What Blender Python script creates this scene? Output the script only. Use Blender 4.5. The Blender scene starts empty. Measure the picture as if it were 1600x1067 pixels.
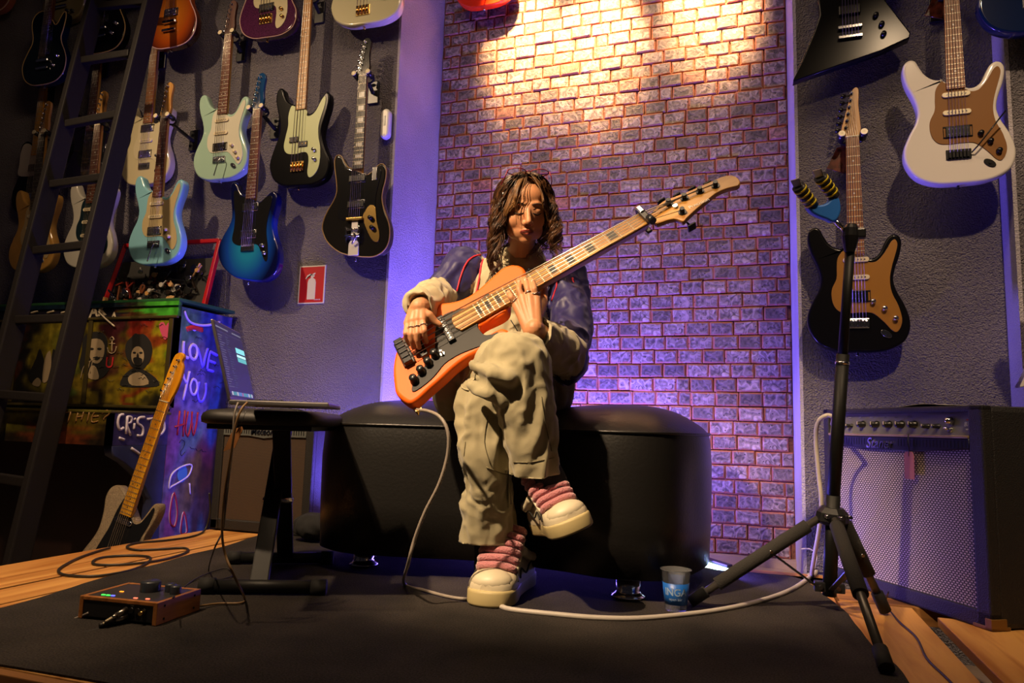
import bpy, bmesh, math, random
import numpy as np
from mathutils import Vector, Matrix, Quaternion
rnd = random.Random(7)
SC = bpy.context.scene
COL = SC.collection
PI = math.pi
# ---------------------------------------------------------------- camera (world: X along the back wall, Y into it, Z up; stage top = 0)
F = 1110.0; CAMH = 0.43
def _cam():
    up = Vector((270, 9150, F)).normalized()
    V = -F / math.tan(math.radians(18.6))
    x = -Vector((V, -(V * 270 + F * F) / 9150, F)).normalized()
    y = -up.cross(x)
    return Matrix((x, y, up))
CM = _cam()                     # columns: image right, image up, forward in world space
CO = Vector((0, 0, CAMH))
cam = bpy.data.cameras.new('camera'); co = bpy.data.objects.new('camera', cam); COL.objects.link(co)
cam.sensor_width = 36; cam.lens = 36 * F / 1600; cam.clip_start = 0.05
rc, uc, fc = CM.col[0], CM.col[1], CM.col[2]
m4 = Matrix((( rc[0], uc[0], -fc[0], 0), (rc[1], uc[1], -fc[1], 0), (rc[2], uc[2], -fc[2], CAMH), (0, 0, 0, 1)))
co.matrix_world = m4
SC.camera = co
# ---------------------------------------------------------------- world, lights, exposure
SC.view_settings.view_transform = 'Standard'; SC.view_settings.look = 'None'
SC.view_settings.gamma = 1; SC.view_settings.use_curve_mapping = False
SC.view_settings.exposure = 0.0
w = bpy.data.worlds.new('world'); SC.world = w; w.use_nodes = True
w.node_tree.nodes['Background'].inputs[0].default_value = (0.30, 0.26, 0.34, 1)
w.node_tree.nodes['Background'].inputs[1].default_value = 0.02
def spot(name, loc, target, color, power, angle, blend=0.5, size=0.05):
    l = bpy.data.lights.new(name, 'SPOT'); l.energy = power; l.color = color
    l.spot_size = math.radians(angle); l.spot_blend = blend; l.shadow_soft_size = size
    o = bpy.data.objects.new(name, l); COL.objects.link(o); o.location = loc
    o.rotation_euler = (Vector(target) - Vector(loc)).to_track_quat('-Z', 'Y').to_euler()
    return o
def area(name, loc, target, color, power, sx, sy):
    l = bpy.data.lights.new(name, 'AREA'); l.energy = power; l.color = color; l.shape = 'RECTANGLE'
    l.size = sx; l.size_y = sy
    o = bpy.data.objects.new(name, l); COL.objects.link(o); o.location = loc
    o.rotation_euler = (Vector(target) - Vector(loc)).to_track_quat('-Z', 'Y').to_euler()
    return o
WARM = (1.0, 0.60, 0.28); WARM2 = (1.0, 0.70, 0.42); BLUE = (0.17, 0.115, 1.0)
# three halogen downlights on the brick recess
spot('wall_spot', (-1.06, 2.66, 3.05), (-1.07, 3.27, 2.40), WARM, 800, 36, 1.0, 0.03)
spot('wall_spot', (-0.68, 2.66, 3.05), (-0.70, 3.27, 2.34), WARM, 800, 36, 1.0, 0.03)
spot('wall_spot', (-0.17, 2.66, 3.05), (-0.17, 3.27, 2.44), WARM, 800, 36, 1.0, 0.03)
spot('wall_spot', (-0.68, 2.05, 3.15), (-0.68, 3.27, 1.9), WARM2, 140, 60, 1.0, 0.05)  # added wide warm wash over the bricks, not one of the downlights
# stage spots above and behind the camera
spot('stage_spot', (-1.45, -0.15, 2.65), (-0.66, 1.90, 0.62), WARM2, 780, 31, 0.6, 0.04)
spot('stage_spot', (-3.1, 0.5, 3.15), (-2.25, 2.8, 1.35), WARM2, 250, 56, 1.0, 0.05)
spot('stage_spot', (0.9, 0.3, 3.1), (0.86, 2.4, 0.85), WARM2, 260, 50, 0.9, 0.05)
spot('stage_spot', (-1.7, 0.5, 2.9), (-2.1, 1.95, 0.0), WARM2, 330, 60, 0.9, 0.05)
area('soft_fill', (-0.9, 1.25, 3.28), (-0.9, 1.5, 0.0), WARM2, 30, 2.0, 0.5)  # added soft overhead fill, no fixture belongs to it
# blue LED uplights standing behind the ottoman (their housings are built further down)
area('led_glow', (-0.80, 2.78, 0.14), (-0.80, 3.27, 0.75), BLUE, 64, 0.5, 0.08)
area('led_glow', (-1.34, 2.72, 0.10), (-1.68, 2.96, 0.8), BLUE, 26, 0.3, 0.08)
area('led_glow', (-0.75, 2.60, 0.035), (-0.75, 1.9, 0.0), BLUE, 1.8, 0.7, 0.03)  # added low spill on the carpet under the ottoman, without its own housing
area('led_glow', (-0.10, 2.36, 0.03), (0.75, 2.72, 0.7), BLUE, 2.5, 0.2, 0.03)
# ---------------------------------------------------------------- pixel helpers: rays through the photograph meet real planes
def ray(px, py): return CM @ Vector(((px - 800) / F, -(py - 533.5) / F, 1.0))
def P(px, py, D): return CO + D * ray(px, py)
def fl(px, py, z=0.0):
    r = ray(px, py); return CO + r * ((z - CAMH) / r[2])
def wl(px, py, Y):
    r = ray(px, py); return CO + r * (Y / r[1])
def xp(px, py, X):
    r = ray(px, py); return CO + r * (X / r[0])
def pl(px, py, p0, n):
    r = ray(px, py); return CO + r * ((Vector(p0) - CO).dot(n) / r.dot(n))
# ---------------------------------------------------------------- materials
def srgb(h):
    h = h.lstrip('#'); c = [int(h[i:i + 2], 16) / 255 for i in (0, 2, 4)]
    return tuple(x / 12.92 if x < .04045 else ((x + .055) / 1.055) ** 2.4 for x in c)
class NT:
    def __init__(s, name):
        s.m = bpy.data.materials.new(name); s.m.use_nodes = True
        s.t = s.m.node_tree; s.b = s.t.nodes['Principled BSDF']
    def n(s, typ, **kw):
        x = s.t.nodes.new(typ)
        for k, v in kw.items():
            if k[0] == 'i' and k[1:].isdigit(): x.inputs[int(k[1:])].default_value = v
            elif k in x.inputs.keys() and not hasattr(x, k): x.inputs[k].default_value = v
            else: setattr(x, k, v)
        return x
    def l(s, a, b): s.t.links.new(a, b)
MATS = {}
def mat(name, col, rough=0.5, metal=0.0, bump=0.0, bscale=60, var=0.0, vscale=8, coat=0.0, emit=None, es=1.0, alpha=None, spec=0.5, stretch=None, sheen=0.0):
    if name in MATS: return MATS[name]
    if isinstance(col, str): col = srgb(col)
    T = NT(name); b = T.b
    b.inputs['Base Color'].default_value = (*col, 1); b.inputs['Roughness'].default_value = rough
    b.inputs['Metallic'].default_value = metal; b.inputs['Specular IOR Level'].default_value = spec
    if coat: b.inputs['Coat Weight'].default_value = coat; b.inputs['Coat Roughness'].default_value = 0.06
    if sheen: b.inputs['Sheen Weight'].default_value = sheen
    if emit:
        b.inputs['Emission Color'].default_value = (*(srgb(emit) if isinstance(emit, str) else emit), 1); b.inputs['Emission Strength'].default_value = es
    if bump or var:
        tc = T.n('ShaderNodeTexCoord'); src = tc.outputs['Object']
        if stretch:
            mp = T.n('ShaderNodeMapping'); mp.inputs['Scale'].default_value = stretch; T.l(src, mp.inputs[0]); src = mp.outputs[0]
        if var:
            nz = T.n('ShaderNodeTexNoise'); nz.inputs['Scale'].default_value = vscale; nz.inputs['Detail'].default_value = 5; T.l(src, nz.inputs['Vector'])
            mr = T.n('ShaderNodeMapRange'); mr.inputs[1].default_value = .3; mr.inputs[2].default_value = .7
            mr.inputs[3].default_value = 1 - var; mr.inputs[4].default_value = 1 + var * .6; T.l(nz.outputs[0], mr.inputs[0])
            mx = T.n('ShaderNodeVectorMath', operation='SCALE'); mx.inputs[0].default_value = col; T.l(mr.outputs[0], mx.inputs['Scale'])
            T.l(mx.outputs[0], b.inputs['Base Color'])
        if bump:
            nz = T.n('ShaderNodeTexNoise'); nz.inputs['Scale'].default_value = bscale; nz.inputs['Detail'].default_value = 3; T.l(src, nz.inputs['Vector'])
            bp = T.n('ShaderNodeBump'); bp.inputs['Strength'].default_value = min(1, bump); bp.inputs['Distance'].default_value = .01; T.l(nz.outputs[0], bp.inputs['Height'])
            T.l(bp.outputs[0], b.inputs['Normal'])
    MATS[name] = T.m; return T.m
def burst(name, cin, cmid, cout, cx, cz, rx, rz, rough=0.15):
    if name in MATS: return MATS[name]
    T = NT(name); tc = T.n('ShaderNodeTexCoord'); mp = T.n('ShaderNodeMapping', vector_type='POINT')
    mp.inputs['Location'].default_value = (-cx / rx, 0, -cz / rz); mp.inputs['Scale'].default_value = (1 / rx, 0, 1 / rz)
    T.l(tc.outputs['Object'], mp.inputs[0])
    ln = T.n('ShaderNodeVectorMath', operation='LENGTH'); T.l(mp.outputs[0], ln.inputs[0])
    cr = T.n('ShaderNodeValToRGB'); e = cr.color_ramp.elements
    e[0].position = .3; e[0].color = (*srgb(cin), 1); e[1].position = 1.0; e[1].color = (*srgb(cout), 1)
    x = e.new(.72); x.color = (*srgb(cmid), 1)
    T.l(ln.outputs['Value'], cr.inputs[0]); T.l(cr.outputs[0], T.b.inputs['Base Color'])
    T.b.inputs['Roughness'].default_value = rough; T.b.inputs['Coat Weight'].default_value = .5
    MATS[name] = T.m; return T.m
def wood(name, c1, c2, rough=.5, axis='Y', sc=1.0):
    if name in MATS: return MATS[name]
    T = NT(name); tc = T.n('ShaderNodeTexCoord'); mp = T.n('ShaderNodeMapping')
    mp.inputs['Scale'].default_value = {'Y': (14 * sc, 1.2 * sc, 14 * sc), 'X': (1.2 * sc, 14 * sc, 14 * sc), 'Z': (14 * sc, 14 * sc, 1.2 * sc)}[axis]
    T.l(tc.outputs['Object'], mp.inputs[0])
    oi = T.n('ShaderNodeObjectInfo'); ad = T.n('ShaderNodeVectorMath', operation='ADD'); T.l(mp.outputs[0], ad.inputs[0])
    ml = T.n('ShaderNodeMath', operation='MULTIPLY', i1=40.0); T.l(oi.outputs['Random'], ml.inputs[0]); T.l(ml.outputs[0], ad.inputs[1])
    nz = T.n('ShaderNodeTexNoise'); nz.inputs['Scale'].default_value = 1.6; nz.inputs['Detail'].default_value = 8; nz.inputs['Distortion'].default_value = .8; T.l(ad.outputs[0], nz.inputs['Vector'])
    cr = T.n('ShaderNodeValToRGB'); e = cr.color_ramp.elements
    e[0].position = .35; e[0].color = (*srgb(c1), 1); e[1].position = .62; e[1].color = (*srgb(c2), 1)
    T.l(nz.outputs[0], cr.inputs[0]); T.l(cr.outputs[0], T.b.inputs['Base Color']); T.b.inputs['Roughness'].default_value = rough
    bp = T.n('ShaderNodeBump'); bp.inputs['Strength'].default_value = .25; bp.inputs['Distance'].default_value = .004; T.l(nz.outputs[0], bp.inputs['Height']); T.l(bp.outputs[0], T.b.inputs['Normal'])
    MATS[name] = T.m; return T.m
# ---------------------------------------------------------------- mesh builder
def catmull(pts, n=6, closed=False):
    pts = [Vector(p) for p in pts]; N = len(pts); out = []
    rng = range(N) if closed else range(N - 1)
    for i in rng:
        if closed: a, b, c, d = pts[(i - 1) % N], pts[i], pts[(i + 1) % N], pts[(i + 2) % N]
        else: a, b, c, d = pts[max(i - 1, 0)], pts[i], pts[i + 1], pts[min(i + 2, N - 1)]
        for k in range(n):
            t = k / n
            out.append(0.5 * ((2 * b) + (c - a) * t + (2 * a - 5 * b + 4 * c - d) * t * t + (3 * b - a - 3 * c + d) * t ** 3))
    if not closed: out.append(pts[-1])
    return out
def area2(o): return sum(o[i][0] * o[(i + 1) % len(o)][1] - o[(i + 1) % len(o)][0] * o[i][1] for i in range(len(o))) / 2
def inset2(o, d):
    """closed 2D outline (CCW) moved inward by d"""
    n = len(o); r = []
    for i in range(n):
        t = Vector(o[(i + 1) % n]) - Vector(o[i - 1])
        if t.length < 1e-9: t = Vector((1, 0))
        t.normalize(); r.append((o[i][0] - t[1] * d, o[i][1] + t[0] * d))
    return r
class MB:
    def __init__(s): s.v = []; s.f = []; s.m = []; s.s = []; s.cur = 0
    def add(s, vs, fs, smooth=False):
        k = len(s.v); s.v += [tuple(v) for v in vs]
        for f in fs: s.f.append([i + k for i in f]); s.m.append(s.cur); s.s.append(smooth)
        return s
    def box(s, lo, hi, M=None):
        x0, y0, z0 = lo; x1, y1, z1 = hi
        v = [(x0, y0, z0), (x1, y0, z0), (x1, y1, z0), (x0, y1, z0), (x0, y0, z1), (x1, y0, z1), (x1, y1, z1), (x0, y1, z1)]
        if M: v = [M @ Vector(p) for p in v]
        return s.add(v, [(0, 3, 2, 1), (4, 5, 6, 7), (0, 1, 5, 4), (1, 2, 6, 5), (2, 3, 7, 6), (3, 0, 4, 7)])
    def cbox(s, lo, hi, b=.004, M=None):
        """box with chamfered edges"""
        x0, y0, z0 = lo; x1, y1, z1 = hi; b = min(b, (x1 - x0) / 2.1, (y1 - y0) / 2.1, (z1 - z0) / 2.1)
        bm = bmesh.new(); r = bmesh.ops.create_cube(bm, size=1)
        for v in bm.verts: v.co = Vector(((x0 + x1) / 2 + v.co.x * (x1 - x0), (y0 + y1) / 2 + v.co.y * (y1 - y0), (z0 + z1) / 2 + v.co.z * (z1 - z0)))
        bmesh.ops.bevel(bm, geom=bm.edges[:], offset=b, segments=2, profile=.6, affect='EDGES')
        bm.verts.index_update(); vs = [(M @ v.co if M else v.co.copy()) for v in bm.verts]; fs = [[v.index for v in f.verts] for f in bm.faces]; bm.free()
        return s.add(vs, fs)
    def bar(s, a, b, w, h, up=(0, 0, 1)):
        a = Vector(a); b = Vector(b); z = (b - a); L = z.length; z.normalize(); up = Vector(up)
        x = up.cross(z)
        if x.length < 1e-5: x = Vector((1, 0, 0)).cross(z)
        x.normalize(); y = z.cross(x)
        M = Matrix(((x[0], y[0], z[0], a[0]), (x[1], y[1], z[1], a[1]), (x[2], y[2], z[2], a[2]), (0, 0, 0, 1)))
        return s.cbox((-w / 2, -h / 2, 0), (w / 2, h / 2, L), min(w, h) * .18, M)
    def tube(s, pts, r, n=8, cap=True, flat=1.0, closed=False):
        pts = [Vector(p) for p in pts]; N = len(pts)
        rs = r if isinstance(r, (list, tuple)) else [r] * N
        t0 = (pts[1] - pts[0]).normalized(); x = t0.orthogonal().normalized(); vs = []; fs = []
        for i, p in enumerate(pts):
            if closed: t = (pts[(i + 1) % N] - pts[i - 1])
            else: t = (pts[min(i + 1, N - 1)] - pts[max(i - 1, 0)])
            if t.length < 1e-9: t = t0
            t.normalize(); x = x - t * x.dot(t)
            if x.length < 1e-6: x = t.orthogonal()
            x.normalize(); y = t.cross(x)
            for k in range(n):
                a = 2 * PI * k / n; vs.append(p + (x * math.cos(a) + y * math.sin(a) * flat) * rs[i])
        for i in range(N if closed else N - 1):
            j = (i + 1) % N
            for k in range(n): fs.append((i * n + k, i * n + (k + 1) % n, j * n + (k + 1) % n, j * n + k))
        if cap and not closed: fs.append(tuple(range(n))[::-1]); fs.append(tuple((N - 1) * n + k for k in range(n)))
        return s.add(vs, fs, True)
    def cyl(s, a, b, r, n=16, r2=None):
        a = Vector(a); b = Vector(b); z = (b - a).normalized(); x = z.orthogonal().normalized(); y = z.cross(x); r2 = r if r2 is None else r2; k0 = len(s.v)
        vs = [a + (x * math.cos(2 * PI * k / n) + y * math.sin(2 * PI * k / n)) * r for k in range(n)] + [b + (x * math.cos(2 * PI * k / n) + y * math.sin(2 * PI * k / n)) * r2 for k in range(n)]
        s.add(vs, [(k, (k + 1) % n, n + (k + 1) % n, n + k) for k in range(n)], True)
        k = k0; s.f.append([k + i for i in range(n)][::-1]); s.m.append(s.cur); s.s.append(False)
        s.f.append([k + n + i for i in range(n)]); s.m.append(s.cur); s.s.append(False)
        return s
    def lathe(s, prof, c, ax=(0, 0, 1), n=28, sm=True):
        """prof: (radius, height) pairs"""
        c = Vector(c); z = Vector(ax).normalized(); x = z.orthogonal().normalized(); y = z.cross(x); vs = []; fs = []
        for r, hgt in prof:
            for k in range(n): a = 2 * PI * k / n; vs.append(c + z * hgt + (x * math.cos(a) + y * math.sin(a)) * max(r, 1e-5))
        for i in range(len(prof) - 1):
            for k in range(n): fs.append((i * n + k, i * n + (k + 1) % n, (i + 1) * n + (k + 1) % n, (i + 1) * n + k))
        return s.add(vs, fs, sm)
    def ell(s, c, r, M=None, n=16, m=10):
        vs = []; fs = []; c = Vector(c); M = M or Matrix.Identity(3)
        for i in range(m + 1):
            th = PI * i / m
            for k in range(n):
                a = 2 * PI * k / n
                p = Vector((r[0] * math.sin(th) * math.cos(a), r[1] * math.sin(th) * math.sin(a), r[2] * math.cos(th)))
                vs.append(c + M @ p)
        for i in range(m):
            for k in range(n): fs.append((i * n + k, (i + 1) * n + k, (i + 1) * n + (k + 1) % n, i * n + (k + 1) % n))
        return s.add(vs, fs, True)
    def slab(s, out, y0, y1, b=.003, steps=2, fn=None):
        """2D outline (x,z) made solid between y0 (front) and y1 (back), edges rounded by b; fn maps (x,y,z)"""
        if area2(out) < 0: out = out[::-1]
        n = len(out); rings = []
        for k in range(steps + 1):
            a = PI / 2 * k / steps; rings.append((b * (1 - math.sin(a)), y0 + b * (1 - math.cos(a))))
        rings = rings + [(i, y1 - (y - y0)) for i, y in rings[::-1]]
        vs = []; fs = []
        for ins, y in rings:
            o = inset2(out, ins) if ins > 1e-7 else out
            for p in o: vs.append((p[0], y, p[1]))
        for r in range(len(rings) - 1):
            for k in range(n): fs.append((r * n + k, (r + 1) * n + k, (r + 1) * n + (k + 1) % n, r * n + (k + 1) % n))
        if fn: vs = [fn(Vector(v)) for v in vs]
        k = len(s.v); s.add(vs, fs, True); R = len(rings)
        s.f.append([k + i for i in range(n)]); s.m.append(s.cur); s.s.append(False)
        s.f.append([k + (R - 1) * n + i for i in range(n)][::-1]); s.m.append(s.cur); s.s.append(False)
        return s
    def mesh(s, name='mesh'):
        me = bpy.data.meshes.new(name); me.from_pydata(s.v, [], s.f)
        me.polygons.foreach_set('use_smooth', s.s); me.polygons.foreach_set('material_index', s.m); me.update(); return me
def link(name, me, mats, parent=None, loc=None, M=None):
    for m_ in (mats if isinstance(mats, (list, tuple)) else [mats]):
        if len(me.materials) < (len(mats) if isinstance(mats, (list, tuple)) else 1): me.materials.append(m_)
    o = bpy.data.objects.new(name, me); COL.objects.link(o)
    if parent: o.parent = parent
    if M is not None: o.matrix_world = M
    elif loc is not None: o.location = loc
    return o
def obj(name, mb, mats, parent=None, loc=None): return link(name, mb.mesh(name), mats, parent, loc)
def tag(o, label=None, cat=None, group=None, kind=None):
    if label: o['label'] = label
    if cat: o['category'] = cat
    if group: o['group'] = group
    if kind: o['kind'] = kind
    return o
def thing(name, label, cat, loc=(0, 0, 0), group=None, rot=(0, 0, 0)):
    o = bpy.data.objects.new(name, None); COL.objects.link(o); o.empty_display_size = .05
    o.location = loc; o.rotation_euler = rot; return tag(o, label, cat, group)
def recenter(o):
    """put a single-mesh thing's origin at its base"""
    me = o.data; n = len(me.vertices); a = np.empty(n * 3); me.vertices.foreach_get('co', a); a = a.reshape(-1, 3)
    c = np.array([(a[:, 0].min() + a[:, 0].max()) / 2, (a[:, 1].min() + a[:, 1].max()) / 2, a[:, 2].min()])
    me.vertices.foreach_set('co', (a - c).ravel()); me.update(); o.location = Vector(c); return o
def solo(name, mb, mats, label, cat, group=None): return recenter(tag(obj(name, mb, mats), label, cat, group))
def textmesh(s, size, depth=.0006, fnt_shear=0.0, bold=0.0):
    cu = bpy.data.curves.new('text', 'FONT'); cu.body = s; cu.size = size; cu.extrude = depth; cu.shear = fnt_shear; cu.offset = bold
    cu.align_x = 'CENTER'; cu.align_y = 'CENTER'; o = bpy.data.objects.new('text', cu); COL.objects.link(o)
    me = bpy.data.meshes.new_from_object(o.evaluated_get(bpy.context.evaluated_depsgraph_get())); me.materials.clear()
    bpy.data.objects.remove(o); bpy.data.curves.remove(cu); return me
def frame(o, x, y, z):
    """matrix with the given origin and axes"""
    return Matrix(((x[0], y[0], z[0], o[0]), (x[1], y[1], z[1], o[1]), (x[2], y[2], z[2], o[2]), (0, 0, 0, 1)))
def text(name, s, size, o, x, y, m_, parent=None, **kw):
    """lettering whose reading direction is x and whose up is y (world space, or the parent's space)"""
    x = Vector(x).normalized(); y = Vector(y).normalized(); z = x.cross(y)
    me = textmesh(s, size, **kw); me.transform(frame(Vector(o), x, y, z)); return link(name, me, m_, parent)
BLACK = mat('satin_black_metal', (.012, .012, .013), .35, .0, spec=.5)
RUB = mat('black_rubber', (.012, .012, .012), .8)
CHROME = mat('chrome', (.75, .75, .77), .15, 1.0)
GOLD = mat('gold_plate', (.85, .55, .18), .22, 1.0)
WHITE = mat('white_plastic', (.72, .70, .66), .35)
CREAM = mat('cream_plastic', (.70, .60, .40), .35)
# ================================================================ SETTING
WY = 2.80; RY = 3.27; RX0 = -1.546; RX1 = 0.167; PZ = -0.115; FZ = -0.30; TOP = 3.35
def stucco(name, col, strength, scale, rough=.85):
    T = NT(name); tc = T.n('ShaderNodeTexCoord')
    nz = T.n('ShaderNodeTexNoise'); nz.inputs['Scale'].default_value = scale; nz.inputs['Detail'].default_value = 4; nz.inputs['Roughness'].default_value = .65; T.l(tc.outputs['Object'], nz.inputs['Vector'])
    vo = T.n('ShaderNodeTexNoise'); vo.inputs['Scale'].default_value = scale * 2.3; vo.inputs['Detail'].default_value = 2; T.l(tc.outputs['Object'], vo.inputs['Vector'])
    ad = T.n('ShaderNodeMath', operation='ADD'); T.l(nz.outputs[0], ad.inputs[0]); T.l(vo.outputs[0], ad.inputs[1])
    bp = T.n('ShaderNodeBump'); bp.inputs['Strength'].default_value = strength; bp.inputs['Distance'].default_value = .035; T.l(ad.outputs[0], bp.inputs['Height']); T.l(bp.outputs[0], T.b.inputs['Normal'])
    n2 = T.n('ShaderNodeTexNoise'); n2.inputs['Scale'].default_value = 2.2; T.l(tc.outputs['Object'], n2.inputs['Vector'])
    cr = T.n('ShaderNodeValToRGB'); e = cr.color_ramp.elements
    e[0].position = .35; e[0].color = (*[c * .8 for c in col], 1); e[1].position = .65; e[1].color = (*[c * 1.1 for c in col], 1)
    T.l(n2.outputs[0], cr.inputs[0]); T.l(cr.outputs[0], T.b.inputs['Base Color']); T.b.inputs['Roughness'].default_value = rough
    T.b.inputs['Specular IOR Level'].default_value = .25
    return T.m
GREYW = stucco('grey_stucco', (.29, .265, .29), 1.0, 75)
PALEW = stucco('pale_smooth_plaster', (.50, .46, .50), .5, 90)
DARKC = mat('dark_ceiling_paint', (.03, .03, .035), .9)
CONC = mat('worn_concrete', (.30, .22, .16), .8, bump=.4, bscale=20, var=.3, vscale=5)
def struct(name, mb, m_): return tag(obj(name, mb, m_), kind='structure')
struct('floor', MB().box((-5.2, -1.6, FZ - .08), (3.2, WY + .6, FZ)), CONC)
struct('ceiling', MB().box((-5.2, -1.6, TOP), (3.2, RY + .2, TOP + .1)), DARKC)
struct('wall_left', MB().box((-5.2, WY, FZ), (RX0 - .012, RY + .2, TOP)), GREYW)
struct('wall_right', MB().box((RX1 + .012, WY, FZ), (.838, RY + .2, TOP)).box((.838, 2.68, FZ), (3.2, RY + .2, TOP)), GREYW)
struct('trim_1', MB().box((RX0 - .012, WY - .002, FZ), (RX0, RY + .02, TOP)), PALEW)
struct('trim_2', MB().box((RX1, WY - .002, FZ), (RX1 + .012, RY + .02, TOP)), PALEW)
struct('trim_3', MB().box((.826, 2.678, FZ), (.838, WY, TOP)), PALEW)
mb = MB().box((RX0, 2.55, FZ), (RX1, RY + .2, PZ)).box((RX0, RY - .05, PZ), (RX1, RY, PZ + .035))
struct('trim_4', mb, CONC)
# ---- brick recess
def brickmat():
    T = NT('smeared_old_brick'); uv = T.n('ShaderNodeUVMap'); uv.uv_map = 'face'
    at = T.n('ShaderNodeAttribute', attribute_name='rnd'); tc = T.n('ShaderNodeTexCoord')
    sp = T.n('ShaderNodeSeparateXYZ'); T.l(uv.outputs[0], sp.inputs[0])
    def M(op, a, b=None, c=None):
        x = T.n('ShaderNodeMath', operation=op)
        for i, q in enumerate((a, b, c)):
            if q is None: continue
            if isinstance(q, (int, float)): x.inputs[i].default_value = q
            else: T.l(q, x.inputs[i])
        return x.outputs[0]
    dx = M('MULTIPLY', M('SUBTRACT', .5, M('ABSOLUTE', M('SUBTRACT', sp.outputs[0], .5))), 1.75)
    dy = M('SUBTRACT', .5, M('ABSOLUTE', M('SUBTRACT', sp.outputs[1], .5)))
    d = M('MINIMUM', dx, dy)
    off = T.n('ShaderNodeVectorMath', operation='ADD'); sc = T.n('ShaderNodeVectorMath', operation='SCALE'); sc.inputs[0].default_value = (37, 11, 23)
    T.l(at.outputs['Fac'], sc.inputs['Scale']); T.l(tc.outputs['Object'], off.inputs[0]); T.l(sc.outputs[0], off.inputs[1])
    nz = T.n('ShaderNodeTexNoise'); nz.inputs['Scale'].default_value = 34; nz.inputs['Detail'].default_value = 5; nz.inputs['Distortion'].default_value = 1.6; T.l(off.outputs[0], nz.inputs['Vector'])
    d2 = M('ADD', d, M('MULTIPLY', M('SUBTRACT', nz.outputs[0], .5), .28))
    sm = T.n('ShaderNodeMapRange', interpolation_type='SMOOTHSTEP'); sm.inputs[1].default_value = -.02; sm.inputs[2].default_value = .17; T.l(d2, sm.inputs[0])
    cen = T.n('ShaderNodeValToRGB'); e = cen.color_ramp.elements
    e[0].position = .33; e[0].color = (.06, .045, .042, 1); e[1].position = .68; e[1].color = (.40, .34, .31, 1)
    x = e.new(.5); x.color = (.20, .165, .15, 1)
    T.l(nz.outputs[0], cen.inputs[0])
    rr = T.n('ShaderNodeValToRGB'); e = rr.color_ramp.elements; e[0].position = 0; e[0].color = (.42, .36, .34, 1); e[1].position = .93; e[1].color = (1.1, 1, .95, 1)
    x = e.new(.98); x.color = (1.0, .5, .32, 1); x = e.new(.94); x.color = (1.0, .95, .9, 1)
    T.l(at.outputs['Fac'], rr.inputs[0])
    mu = T.n('ShaderNodeMix', data_type='RGBA', blend_type='MULTIPLY'); mu.inputs[0].default_value = 1; T.l(cen.outputs[0], mu.inputs[6]); T.l(rr.outputs[0], mu.inputs[7])
    ed = T.n('ShaderNodeMix', data_type='RGBA'); T.l(sm.outputs[0], ed.inputs[0]); ed.inputs[6].default_value = (.36, .115, .05, 1); T.l(mu.outputs[2], ed.inputs[7])
    n3 = T.n('ShaderNodeTexVoronoi'); n3.inputs['Scale'].default_value = 42; T.l(off.outputs[0], n3.inputs['Vector'])
    hole = M('LESS_THAN', n3.outputs['Distance'], .13)
    hm = T.n('ShaderNodeMix', data_type='RGBA'); T.l(hole, hm.inputs[0]); T.l(ed.outputs[2], hm.inputs[6]); hm.inputs[7].default_value = (.02, .015, .015, 1)
    T.l(hm.outputs[2], T.b.inputs['Base Color']); T.b.inputs['Roughness'].default_value = .62
    bp = T.n('ShaderNodeBump'); bp.inputs['Strength'].default_value = .8; bp.inputs['Distance'].default_value = .006; T.l(nz.outputs[0], bp.inputs['Height']); T.l(bp.outputs[0], T.b.inputs['Normal'])
    return T.m
BRICK = brickmat()
MORT = mat('crumbly_orange_mortar', (.17, .065, .035), .95, bump=.8, bscale=90, var=.4, vscale=30)
wb = struct('wall_back', MB().box((RX0, RY, FZ), (RX1, RY + .2, TOP)), MORT)
CH = .0628; BW = .1015
def brick_verts(w, h, r_):
    """a hand-made brick face: uneven front, rounded arrises; back at y=0, front near y=-.014"""
    nx, nz = 3, 2; v = []; jf = lambda s: r_.uniform(-s, s)
    xs = [-w / 2, -w / 2 + .006, w / 2 - .006, w / 2]; zs = [-h / 2, -h / 2 + .005, h / 2 - .005, h / 2]
    for j, z in enumerate(zs):
        for i, x in enumerate(xs):
            edge = i in (0, 3) or j in (0, 3); v.append((x + jf(.0012), (-.007 if edge else -.0108) + jf(.0014), z + jf(.0012)))
    for z in (-h / 2, h / 2):
        for x in (-w / 2, w / 2): v.append((x, .004, z))
    f = [(j * 4 + i, j * 4 + i + 1, j * 4 + i + 5, j * 4 + i + 4) for j in range(3) for i in range(3)]
    f += [(16, 17, 3, 2, 1, 0), (12, 13, 14, 15, 19, 18), (16, 0, 4, 8, 12, 18), (3, 17, 19, 15, 11, 7)]
    return v, f
def brick_mesh(vs, fs, rn, w, h):
    me = bpy.data.meshes.new('brick'); me.from_pydata(vs, [], fs)
    at = me.attributes.new('rnd', 'FLOAT', 'FACE'); at.data.foreach_set('value', rn)
    uv = me.uv_layers.new(name='face')
    return me, uv
br = random.Random(3); allb = []
row = 0; z = PZ + .037
while z < 2.86:
    x = RX0 + (.0 if row % 2 else -BW * .5) + br.uniform(-.012, .012)
    while x < RX1 - .004:
        wd = BW * br.uniform(.93, 1.07)
        if br.random() < .06: wd *= .55
        a = max(x, RX0 + .002); b = min(x + wd, RX1 - .002)
        if b - a > .018: allb.append((a, b, z, br.random()))
        x += wd
    z += CH; row += 1
allb.sort(key=lambda t: (Vector(((t[0] + t[1]) / 2, RY, t[2])) - CO).length)
variants = {}
def hidden(t):   # bricks the ottoman and the player stand in front of
    p = CM.transposed() @ (Vector(((t[0] + t[1]) / 2, RY, t[2])) - CO); px = 800 + F * p.x / p.z; py = 533.5 - F * p.y / p.z
    return (520 < px < 1090 and py > 650) or py < -15 or (725 < px < 890 and py > 300) 
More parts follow.
